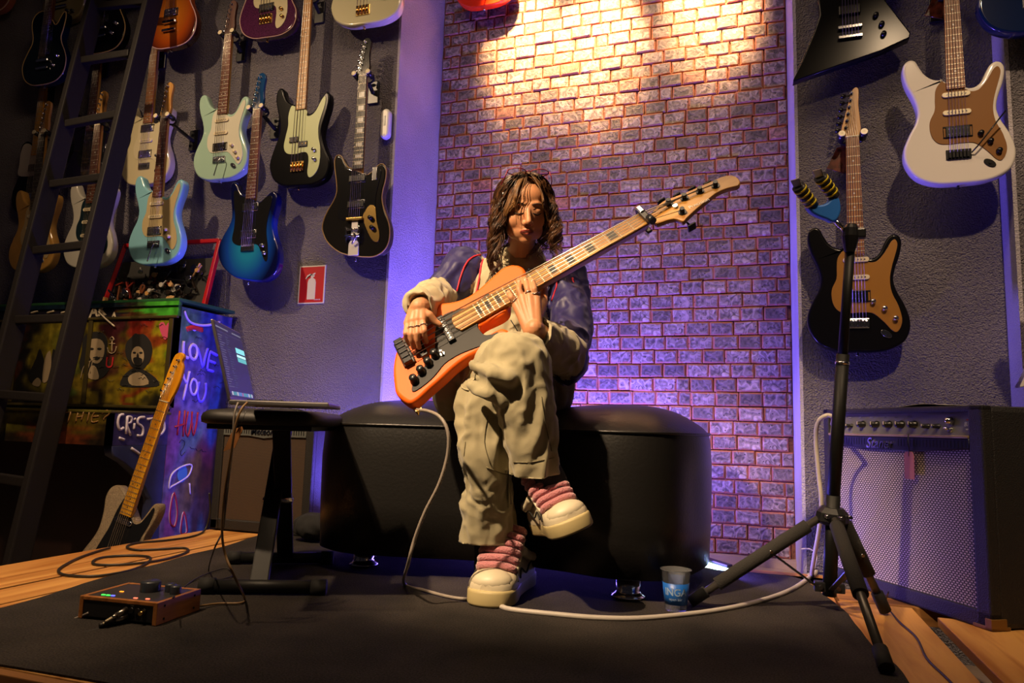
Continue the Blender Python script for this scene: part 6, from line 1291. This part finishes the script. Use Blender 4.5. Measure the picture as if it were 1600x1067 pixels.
fo = [(-W2 + .034, H2_ - .05), (W2 - .034, H2_ - .05), (W2 - .034, H2_ - .092), (.07, H2_ - .092), (.0, H2_ - .10), (-.07, H2_ - .092), (-W2 + .034, H2_ - .092)]
fa = obj('fascia', MB().slab(fo[::-1], .000, .008, .002, 1), STRAPM, la)
for k in range(34):
    x = -W2 + .045 + k * (2 * W2 - .09) / 33
    if abs(x) > .058: obj('vent_slot', MB().box((x - .0018, -.0006, H2_ - .083), (x + .0018, .0004, H2_ - .06)), PBLK, fa)
text('badge_lettering', 'Meteoro', .034, (0, -.002, H2_ - .074), (1, 0, 0), (0, 0, 1), CHROME, la, fnt_shear=.3, bold=.0005, depth=.0015)
mb = MB().tube([Vector((-.03, -.002, H2_ - .06)), Vector((-.01, -.002, H2_ - .054)), Vector((.03, -.002, H2_ - .064))], .0012, 5); obj('badge_flourish', mb, CHROME, la)
obj('handle', MB().tube(catmull([(-.09, .10, H2_ - .002), (-.08, .10, H2_ + .012), (.08, .10, H2_ + .012), (.09, .10, H2_ - .002)], 4), .007, 8), RUB, la)
# ================================================================ RIGHT AMPLIFIER
R0_, R1_ = Vector((.222, 2.436, 0)), Vector((.505, 1.968, 0)); ax = (R1_ - R0_).normalized(); WR = (R1_ - R0_).length + .036; ay = Vector((-ax.y, ax.x, 0))
Ma = frame(R0_ - ax * .018 + Vector((0, 0, .001)), ax, ay, Vector((0, 0, 1))); HR = .515; DR = .245
ra = thing('guitar_amplifier', 'large black combo amplifier with a silver grille on the right planks', 'amplifier', (R0_ + R1_) / 2 + ay * .1)
ra.matrix_world = Ma
obj('cabinet', MB().cbox((0, .018, 0), (WR, DR, HR), .014), TOLEX, ra)
for nm, lo, hi in (('side_rail', (0, 0, 0), (.026, .03, HR)), ('side_rail', (WR - .040, 0, 0), (WR, .03, HR)), ('top_rail', (0, 0, HR - .016), (WR, .03, HR)), ('bottom_rail', (0, 0, 0), (WR, .03, .040))): obj(nm, MB().cbox(lo, hi, .005), TOLEX, ra)
PNL = mat('champagne_panel', srgb('#7d7d68'), .4, .3)
obj('control_recess', MB().box((.024, .016, HR - .075), (WR - .036, .020, HR - .014)), PNL, ra)
cpn = obj('control_panel', MB().add([(.026, .004, HR - .074), (WR - .040, .004, HR - .074), (WR - .040, .014, HR - .020), (.026, .014, HR - .020), (.026, .02, HR - .074), (WR - .040, .02, HR - .074), (WR - .040, .02, HR - .020), (.026, .02, HR - .020)], [(0, 1, 2, 3), (4, 7, 6, 5), (0, 4, 5, 1), (1, 5, 6, 2), (2, 6, 7, 3), (3, 7, 4, 0)]), PNL, ra)
obj('trim_strip', MB().cbox((.026, -.002, HR - .080), (WR - .040, .010, HR - .073), .002), mat('gold_trim_strip', srgb('#b09a6c'), .35, .5), ra)
FB = mat('blue_black_fascia', srgb('#141722'), .35)
ff = obj('fascia', MB().slab([(.026, HR - .080), (WR - .040, HR - .080), (WR - .040, HR - .106), (WR * .62, HR - .118), (WR * .35, HR - .118), (.026, HR - .106)][::-1], .0, .012, .002, 1), FB, ra)
for k in range(46):
    x = .04 + k * (WR - .09) / 45
    if not (.185 < x < .305): obj('vent_slot', MB().box((x - .0016, -.0008, HR - .104), (x + .0016, .0004, HR - .086)), PBLK, ff)
obj('grille_cloth', MB().box((.022, .008, .036), (WR - .036, .016, HR - .100)), grille('silver_grille_cloth', '#c4b5a5', '#16110e', .0105, .0056), ra)
text('badge_lettering', 'Staner', .040, (.245, -.002, HR - .100), (1, 0, 0), (0, 0, 1), CHROME, ra, fnt_shear=.35, bold=.0004, depth=.0018)
kn = [(.105, .010), (.085, .010)] 
def aknob(x, z, r, m_=PBLK): 
    o = obj('knob', MB().lathe([(0, .020), (r * .75, .020), (r, .016), (r * 1.05, .003), (r * 1.35, .0015), (r * 1.35, 0)], (x, .009, z), (0, -1, 0), 18), m_, ra); 
    obj('knob_pointer', MB().box((x - .001, -.0125, z), (x + .001, -.010, z + r)), CREAM, o)
def ux_(px): r = ray(px, 662); t_ = Ma.inverted(); o_ = t_ @ CO; d0 = t_.to_3x3() @ r; s_ = (.005 - o_.y) / d0.y; return o_.x + d0.x * s_
zK = HR - .047
for px_ in (1347, 1368, 1388, 1407, 1427): aknob(ux_(px_), zK, .0085)
for px_ in (1329, 1448, 1464): aknob(ux_(px_), zK - .004, .0055)
aknob(ux_(1320), zK - .004, .0055)
x = ux_(1484); obj('power_lamp', MB().lathe([(0, .018), (.006, .016), (.009, .008), (.010, 0)], (x, .009, zK + .010), (0, -1, 0), 16), CHROME, ra); obj('toggle_switch', MB().cyl((x, .009, zK - .012), (x, .002, zK - .012), .007, 12).cyl((x, .004, zK - .012), (x - .003, -.010, zK - .008), .0025, 8), CHROME, ra)
obj('input_jack', MB().cyl((ux_(1308), .012, zK), (ux_(1308), .002, zK), .007, 12), CHROME, ra)
TX = ux_(1522); WD = mat('white_print', srgb('#a8a89c'), .5)
text('panel_print', 'GUITAR AMP', .006, (TX - .004, .0045, zK + .012), (1, 0, 0), (0, .18, .98), mat('red_print', srgb('#a8402c'), .5), ra); text('panel_print', 'BX 200', .015, (TX - .004, .0035, zK + .001), (1, 0, 0), (0, .18, .98), WD, ra); text('panel_print', '200 WATTS RMS', .005, (TX - .004, .002, zK - .011), (1, 0, 0), (0, .18, .98), WD, ra)
for k in range(6): text('panel_print', ('VOLUME', 'BASS', 'MIDDLE', 'TREBLE', 'GAIN', 'MASTER')[k], .004, (.11 + k * .047, .0105, HR - .026), (1, 0, 0), (0, .18, .98), WD, ra)
CORN = mat('brass_corner', srgb('#8a6430'), .5, .4)
obj('corner_protector', MB().cbox((WR - .050, -.003, -.000), (WR + .003, .05, .008), .002).cbox((WR - .016, -.003, 0), (WR + .003, .04, .026), .002), CORN, ra)
tg = hangtag('pink card tag hanging on a black string from the amplifier', Ma @ Vector((ux_(1424), -.006, HR - .118)), ax, (0, 0, 1), .034, .072, mat('pink_card', srgb('#b06c62'), .6))
obj('cord', MB().tube([(0, -.001, .0), (.0, -.004, .03), (0, .0, .045)], .0011, 5), BLACK, tg)
pp = Ma @ Vector((WR * .62, .06, HR + .002)); t = thing('paper_sheet', 'curled white sheet of paper lying on the right amplifier', 'paper', pp); mb = MB(); n_ = 10
for j in range(2):
    for i in range(n_ + 1): u = i / n_; mb.v.append(tuple((Ma.to_3x3() @ Vector((-.07 + .19 * u, -.04 + .13 * j, .001 + .005 * math.sin(u * PI) ** 2)))))
for j in range(2):
    for i in range(n_ + 1): v = mb.v[j * (n_ + 1) + i]; mb.v.append((v[0], v[1], v[2] + .0008))
K = 2 * (n_ + 1)
for i in range(n_):
    mb.f += [[i, i + n_ + 1, i + n_ + 2, i + 1], [K + i, K + i + 1, K + i + n_ + 2, K + i + n_ + 1], [i, i + 1, K + i + 1, K + i], [n_ + 1 + i, K + n_ + 1 + i, K + n_ + 2 + i, n_ + 2 + i]]; mb.m += [0] * 4; mb.s += [False] * 4
mb.f += [[0, K, K + n_ + 1, n_ + 1], [n_, 2 * n_ + 1, K + 2 * n_ + 1, K + n_]]; mb.m += [0, 0]; mb.s += [False, False]
obj('sheet', mb, mat('white_paper', (.7, .66, .58), .7), t)
# ================================================================ TRIPOD STAND WITH Y-SHAPED HOLDER
F1, F2, F3 = Vector((.227, 1.509, CZ)), Vector((.305, 2.02, .0)), Vector((-.148, 1.875, CZ))
cb = Vector((.150, 1.83, .0)); Dc = lambda x, y: P(x, y, 1.775)
top_ = P(1329, 376, 1.775); mid = P(1300, 805, 1.76); base = P(1296, 930, 1.755); axis = (top_ - mid).normalized()
tp_ = thing('tripod_stand', 'black tripod stand with foam covered legs holding a blue slingshot shaped rest', 'stand', (base.x, base.y, CZ))
part('lower_tube', MB().cyl(base - axis * .0, mid + axis * .05, .0165, 20), GLB, tp_); part('centre_tube', MB().cyl(mid + axis * .02, mid + axis * .40, .0155, 20), GLB, tp_); part('upper_tube', MB().cyl(mid + axis * .38, top_, .0115, 20), GLB, tp_)
part('height_collar', MB().cyl(mid + axis * .375, mid + axis * .382, .017, 20), CHROME, tp_)
cl = part('leg_collar', MB().lathe([(.0, .02), (.026, .02), (.038, .008), (.040, -.012), (.028, -.022), (0, -.022)], mid, axis, 12, False), BLACK, tp_)
lc = part('lower_collar', MB().cbox((-.035, -.014, -.012), (.035, .014, .012), .003, Matrix.Translation(base + Vector((0, 0, .02)))), BLACK, tp_)
FOAM = mat('black_foam_grip', (.028, .026, .024), .95, bump=.3, bscale=400)
for f_, (a_, b_) in zip((F1, F2, F3), ((.06, .74), (.06, .80), (.10, .80))):
    d_ = f_ - mid; st0 = mid + Vector((d_.x, d_.y, 0)).normalized() * .028 - Vector((0, 0, .006)); e_ = f_ + Vector((0, 0, .012)); v_ = e_ - st0
    lg_ = part('leg', MB().cyl(st0, e_, .0095, 14), mat('brushed_leg_metal', (.10, .09, .08), .35, .6), tp_)
    if f_ is not F3: part('foam_grip', MB().cyl(st0 + v_ * a_, st0 + v_ * (.58 if f_ is F1 else .62), .0165, 18), FOAM, tp_)
    else: part('foam_grip', MB().cyl(st0 + v_ * a_, st0 + v_ * b_, .0165, 18), FOAM, tp_)
    part('rubber_foot', MB().cyl(e_ - v_.normalized() * .045, e_ + v_.normalized() * .004, .0145, 14), RUB, tp_)
    q = st0 + v_ * .40; part('brace', MB().bar(q, base + Vector((d_.x, d_.y, 0)).normalized() * .03 + Vector((0, 0, .02)), .014, .004, (0, 0, 1)), BLACK, tp_)
    part('bolt', MB().cyl(q - fh * .02, q + fh * .02, .004, 10), CHROME, tp_); part('bolt', MB().cyl(st0 - fh * .045 + Vector((0, 0, .006)), st0 - fh * .02 + Vector((0, 0, .006)), .0045, 10), CHROME, tp_)
for s_ in (-1, 1): part('bolt', MB().cyl(base + Vector((s_ * .02, -.018, .02)), base + Vector((s_ * .02, -.012, .02)), .005, 10), CHROME, tp_)
hp_ = thing('y_shaped_holder', 'blue Y-shaped rest with black and yellow striped foam arms on the tripod', 'instrument holder', top_)
D0 = 1.77
def hpart(nm, mb, m_): o = obj(nm, mb, m_); return local(o, hp_)
hpart('clamp_knob', MB().lathe([(0, .030), (.012, .030), (.018, .020), (.021, .0), (.017, -.02), (.012, -.04), (0, -.04)], P(1329, 369, D0), axis, 14, False), PBLK); hpart('knob_wing', MB().cbox((.0, -.012, -.012), (.034, .012, .012), .004, Matrix.Translation(P(1329, 366, D0))), PBLK)
hpart('shaft', MB().cyl(P(1322, 362, D0), P(1302, 342, D0), .006, 12), CHROME)
BLU = mat('blue_rubber_holder', srgb('#2a78dc'), .5); YST = mat('yellow_stripe', srgb('#f0d820'), .6)
ho = [(1259, 321), (1266, 320), (1278, 322), (1290, 318), (1296, 311), (1303, 308), (1309, 313), (1311, 330), (1306, 343), (1298, 348), (1290, 344), (1274, 338), (1264, 331)]
q = [P(x, y, D0) for x, y in ho]; c_ = sum(q, Vector()) / len(q); fr_ = frame(c_, Vector(rc), Vector(fc), Vector(uc)); fi = fr_.inverted(); o2 = [((fi @ v).x, (fi @ v).z) for v in q]
hpart('yoke', MB().slab(G(o2, 3), -.012, .012, .005, 3, lambda v: fr_ @ v), BLU)
for (x0_, y0_), (x1_, y1_) in (((1270, 322), (1247, 291)), ((1303, 306), (1281, 276))):
    a = P(x0_, y0_, D0); b = P(x1_, y1_, D0 - .03); d_ = (b - a); o = hpart('foam_arm', MB().cyl(a, b, .0155, 20), PBLK)
    for k in range(4): m_ = a + d_ * (.16 + .22 * k); q = obj('yellow_band', MB().cyl(m_, m_ + d_.normalized() * .0052, .0163, 20), YST); q.parent = o; q.matrix_parent_inverse = Matrix.Identity(4)
    hpart('end_plate', MB().bar(b, b + d_.normalized() * .016 + Vector((0, 0, .006)), .022, .004), SIL)
# ================================================================ CUP, INTERFACE, BAG
CUPM = NT('clear_cup_plastic'); CUPM.b.inputs['Transmission Weight'].default_value = .92; CUPM.b.inputs['Roughness'].default_value = .12; CUPM.b.inputs['IOR'].default_value = 1.25; CUPM.b.inputs['Base Color'].default_value = (.85, .88, .95, 1)
cu = fl(1056, 953, CZ); t = thing('plastic_cup', 'clear plastic cup with blue print standing on the carpet by the ottoman', 'cup', (cu.x, cu.y, CZ))
obj('wall', MB().lathe([(0, 0), (.0245, 0), (.0255, .002), (.0345, .093), (.0375, .0945), (.0375, .0965), (.0340, .0965), (.0248, .004), (0, .003)], (0, 0, 0), n=40), CUPM.m, t)
mb = MB(); n_ = 30
BP = mat('blue_cup_print', srgb('#1c5fb8'), .4)
obj('printed_band', MB().lathe([(.0268, .016), (.0320, .066), (.0322, .066), (.0270, .016), (.0268, .016)], (0, 0, 0), n=40), BP, t)
me = textmesh('INGA', .024, bold=.0004); 
for v in me.vertices:
    a = v.co.x / .031 - .25; zz = .046 + v.co.y; r_ = .0255 + zz * .0985 + .0004 + v.co.z * .3; dirv = (-fh * math.cos(a) + RI * math.sin(a)); v.co = Vector((dirv.x * r_, dirv.y * r_, zz))
link('cup_lettering', me, mat('pale_print', srgb('#8fa8c8'), .5), t)
me = textmesh('open bar', .009)
for v in me.vertices:
    a = v.co.x / .029 - .25; zz = .030 + v.co.y; r_ = .0255 + zz * .0985 + .0004 + v.co.z * .3; dirv = (-fh * math.cos(a) + RI * math.sin(a)); v.co = Vector((dirv.x * r_, dirv.y * r_, zz))
link('cup_lettering', me, mat('pale_print', srgb('#8fa8c8'), .5), t)
# audio interface
I0, I1, I2 = fl(243, 978, CZ), fl(298, 957, CZ), fl(130, 966, CZ)
iu = (I0 - I2); iu.z = 0; iu.normalize(); iv = Vector((-iu.y, iu.x, 0)); Wi = .185; Di = .135; Hi_ = .046
it = thing('audio_interface', 'small audio interface with wooden end cheeks and three knobs on the carpet', 'audio interface', I0); Mi = frame(I0, -iu, -iv * -1, Vector((0, 0, 1)))
def ip(nm, mb, m_, par=None): o = obj(nm, mb, m_); return local(o, it)
OAK = wood('interface_oak', '#8a5424', '#b0713a', .45, 'Y', 2)
Mi = frame(I0, iu, iv, Vector((0, 0, 1)))   # x towards the right cheek (0 = right cheek), negative x to the left
ip('chassis', MB().cbox((-Wi, 0, .004), (-.008, Di, Hi_ - .004), .002, Mi), BLACK)
for x in (-.008, -Wi - .004): ip('wooden_cheek', MB().cbox((x, -.002, 0), (x + .010, Di + .002, Hi_), .0015, Mi), OAK)
for y in (-.002, Di - .008): ip('wooden_edge', MB().cbox((-Wi, y, Hi_ - .008), (-.006, y + .010, Hi_), .0015, Mi), OAK)
ip('top_plate', MB().box((-Wi + .004, .006, Hi_ - .006), (-.010, Di - .006, Hi_ - .001), Mi), mat('interface_top', (.05, .048, .05), .4, .4))
for x, y, r, h__ in ((-.088, .085, .021, .022), (-.045, .095, .0115, .017), (-.022, .082, .0115, .017)): ip('knob', MB().lathe([(0, h__), (r * .9, h__), (r, h__ - .003), (r, 0)], Mi @ Vector((x, y, Hi_ - .001)), (0, 0, 1), 24), mat('interface_knob', (.03, .035, .045), .35))
for x, y, c_ in ((-.138, .058, '#ff8a1a'), (-.152, .022, '#38e04a'), (-.140, .022, '#38e04a'), (-.128, .022, '#5a60ff'), (-.070, .02, '#ff6a4a'), (-.042, .022, '#ff6a4a')): ip('indicator_light', MB().box((x - .004, y - .002, Hi_ - .001), (x + .004, y + .002, Hi_ + .0004), Mi), mat('led' + c_, (.1, .1, .1), .3, emit=c_, es=2.5))
for x in (-.075, -.060, -.045, -.030): ip('socket', MB().cyl(Mi @ Vector((x, .0005, .026)), Mi @ Vector((x, -.003, .026)), .006, 14), PBLK)
ip('gold_socket', MB().cyl(Mi @ Vector((-.032, .0, .026)), Mi @ Vector((-.030, -.012, .024)), .004, 12), GOLD)
for x in (.002,):
    for y, z in ((.02, .036), (Di - .02, .036), (.02, .010), (Di - .02, .010)): ip('screw', MB().cyl(Mi @ Vector((.0018, y, z)), Mi @ Vector((.003, y, z)), .0025, 8), DKMETAL)
bg = P(480, 838, 2.18); mb = MB(); mb.ell(fl(478, 850, .0) + Vector((0, .05, .028)), (.085, .06, .045), None, 20, 12)
bgm = remesh(mb, .006, 2, 'bag'); wrinkle(bgm, .006, 18); o = link('cloth_bag', bgm, mat('black_cloth', (.012, .012, .013), .9)); tag(o, 'crumpled black cloth bag on the carpet left of the ottoman', 'bag'); recenter(o); o.location.z = CZ
# ================================================================ CABLES
def cable(name, pts, r, m_, label, sub=8, n=8, group=None):
    return solo(name, MB().tube(catmull(pts, sub), r, n), m_, label, 'cable', group)
GREYC = mat('grey_cable', srgb('#8a8076'), .5); WHC = mat('white_cable', srgb('#b5ada4'), .45); BKC = mat('black_cable', (.02, .018, .016), .45); TANC = mat('tan_cable', srgb('#8a6c48'), .5)
g = lambda x, y, z=.0085: fl(x, y, z)
pts = [bp(648, 640, -.03), P(668, 642, 1.72), P(688, 652, 1.66), P(700, 676, 1.64), P(699, 712, 1.64), P(686, 756, 1.64), P(664, 800, 1.65), P(648, 842, 1.66), P(638, 880, 1.68), g(632, 912), g(662, 922), g(700, 932), g(728, 936), g(748, 936)]
cable('instrument_cable', pts, .0042, GREYC, 'grey instrument cable dropping from the orange bass to the carpet')
pts = [g(804, 953), g(860, 959), g(930, 965), g(1000, 966), g(1080, 959), g(1140, 950), g(1190, 938), g(1225, 926), g(1250, 913), g(1275, 893)]
e0 = Ma @ Vector((ux_(1308), .002, zK)); 
pts += [Vector((.165, 2.36, .03)), P(1283, 800, 2.02), P(1279, 740, 2.02), P(1275, 690, 2.02), P(1278, 660, 2.00), P(1292, 649, 1.98), P(1302, 653, 1.99), e0 + Vector((-.012, -.012, 0)), e0]
pts = [g(768, 940), g(784, 948)] + pts
cable('white_cable', pts, .0062, WHC, 'thick white cable crossing the carpet and rising to the right amplifier')
cable('cable_loop', [g(772, 898), g(790, 897), g(801, 903), g(804, 912), g(797, 921), g(780, 925)], .0042, GREYC, 'short grey cable loop on the carpet behind the standing sneaker')
cable('laptop_cable', [P(386, 629, 1.52), P(377, 640, 1.50), P(368, 665, 1.49), P(360, 715, 1.49), P(351, 770, 1.49), P(347, 830, 1.49), P(352, 866, 1.49), P(366, 900, 1.49), g(382, 934, .012), g(375, 942), g(340, 943), g(298, 949, .014)], .0026, TANC, 'tan cable falling from the laptop to the audio interface')
cable('laptop_cable', [P(372, 629, 1.53), P(366, 650, 1.51), P(363, 700, 1.50), P(356, 760, 1.49), P(349, 825, 1.50)], .0022, GREYC, 'grey cable hanging down from the laptop behind the tan one')
cable('thin_cable', [P(346, 835, 1.52), P(334, 860, 1.52), g(326, 890), g(332, 905), g(362, 900), g(352, 888), g(310, 902), g(282, 922), P(270, 934, 1.45)], .0018, BKC, 'thin black cable curling on the carpet between interface and stool')
z = .0045
tj = t_j = fl(172, 853, .02)
cable('guitar_cable', [fl(172, 856, .006), fl(150, 862, z), fl(122, 872, z), fl(96, 886, z), fl(92, 894, z), fl(108, 899, z), fl(150, 900, z), fl(195, 893, z), fl(222, 884, z), fl(235, 874, z), fl(228, 869, z), fl(195, 868, z), fl(160, 871, z), fl(145, 877, z), fl(152, 882, z), fl(190, 882, z), fl(240, 877, z), fl(275, 869, z), fl(294, 861, z), fl(286, 856, z), fl(250, 858, z), fl(212, 859, z), fl(198, 854, z), fl(215, 848, z), fl(260, 844, z), fl(300, 838, z), fl(320, 828, .01), P(328, 800, 2.72), P(327, 770, 2.72)], .0036, BKC, 'long black cable coiled in loops on the left planks')
cable('microphone_cable', [Mi @ Vector((-.082, -.045, .012)), fl(205, 965, .012), fl(150, 985), fl(100, 994), fl(50, 1000), fl(0, 1014), fl(-60, 1030)], .0042, BKC, 'black cable running from the interface plugs to the left edge, upper one')
cable('microphone_cable', [Mi @ Vector((-.090, -.050, .006)), fl(190, 972, .006), fl(130, 990), fl(80, 996), fl(40, 1004), fl(-10, 1024), fl(-60, 1045)], .0042, BKC, 'black cable running from the interface plugs to the left edge, lower one')
cable('power_cable', [Mi @ Vector((-Wi + .02, .0, .012)), fl(112, 968), fl(80, 972), fl(40, 985), fl(0, 1002), fl(-60, 1020)], .0025, GREYC, 'thin grey cable leaving the back corner of the audio interface')
for k, (x, z_) in enumerate(((-.070, .028), (-.068, .014))):
    a = Mi @ Vector((x, -.002, z_)); b = Mi @ Vector((-.082 - .008 * k, -.048, .012 - .005 * k)); d_ = (b - a).normalized()
    t = thing('jack_plug', ('upper' if k == 0 else 'lower') + ' silver jack plug pushed into the audio interface', 'plug', a)
    o = obj('barrel', MB().cyl(a, a + d_ * .024, .0055, 14).cyl(a + d_ * .024, a + d_ * .034, .0055, 14, .003), mat('satin_nickel', (.5, .45, .38), .3, 1.0)); local(o, t)
    mb = MB(); [mb.cyl(a + d_ * (.034 + .0028 * q_), a + d_ * (.0352 + .0028 * q_), .0032, 10) for q_ in range(5)]; mb.cyl(a + d_ * .034, a + d_ * .048, .0024, 8); o = obj('strain_relief', mb, CREAM); local(o, t)
cable('floor_cable', [fl(1388, 925, .05), fl(1384, 942, .01), fl(1392, 956), fl(1406, 972, .003), fl(1432, 996, .003), fl(1448, 1028, .003), fl(1476, 1056, .003), fl(1500, 1080, .003)], .0022, BKC, 'thin black cable lying over the right planks')
cable('wall_cable', [wl(1252, 858, 2.70), wl(1266, 858, 2.68), P(1276, 868, 2.3), P(1272, 890, 2.3), fl(1262, 898)], .0026, WHC, 'thin pale cable curving out beside the brick recess edge')
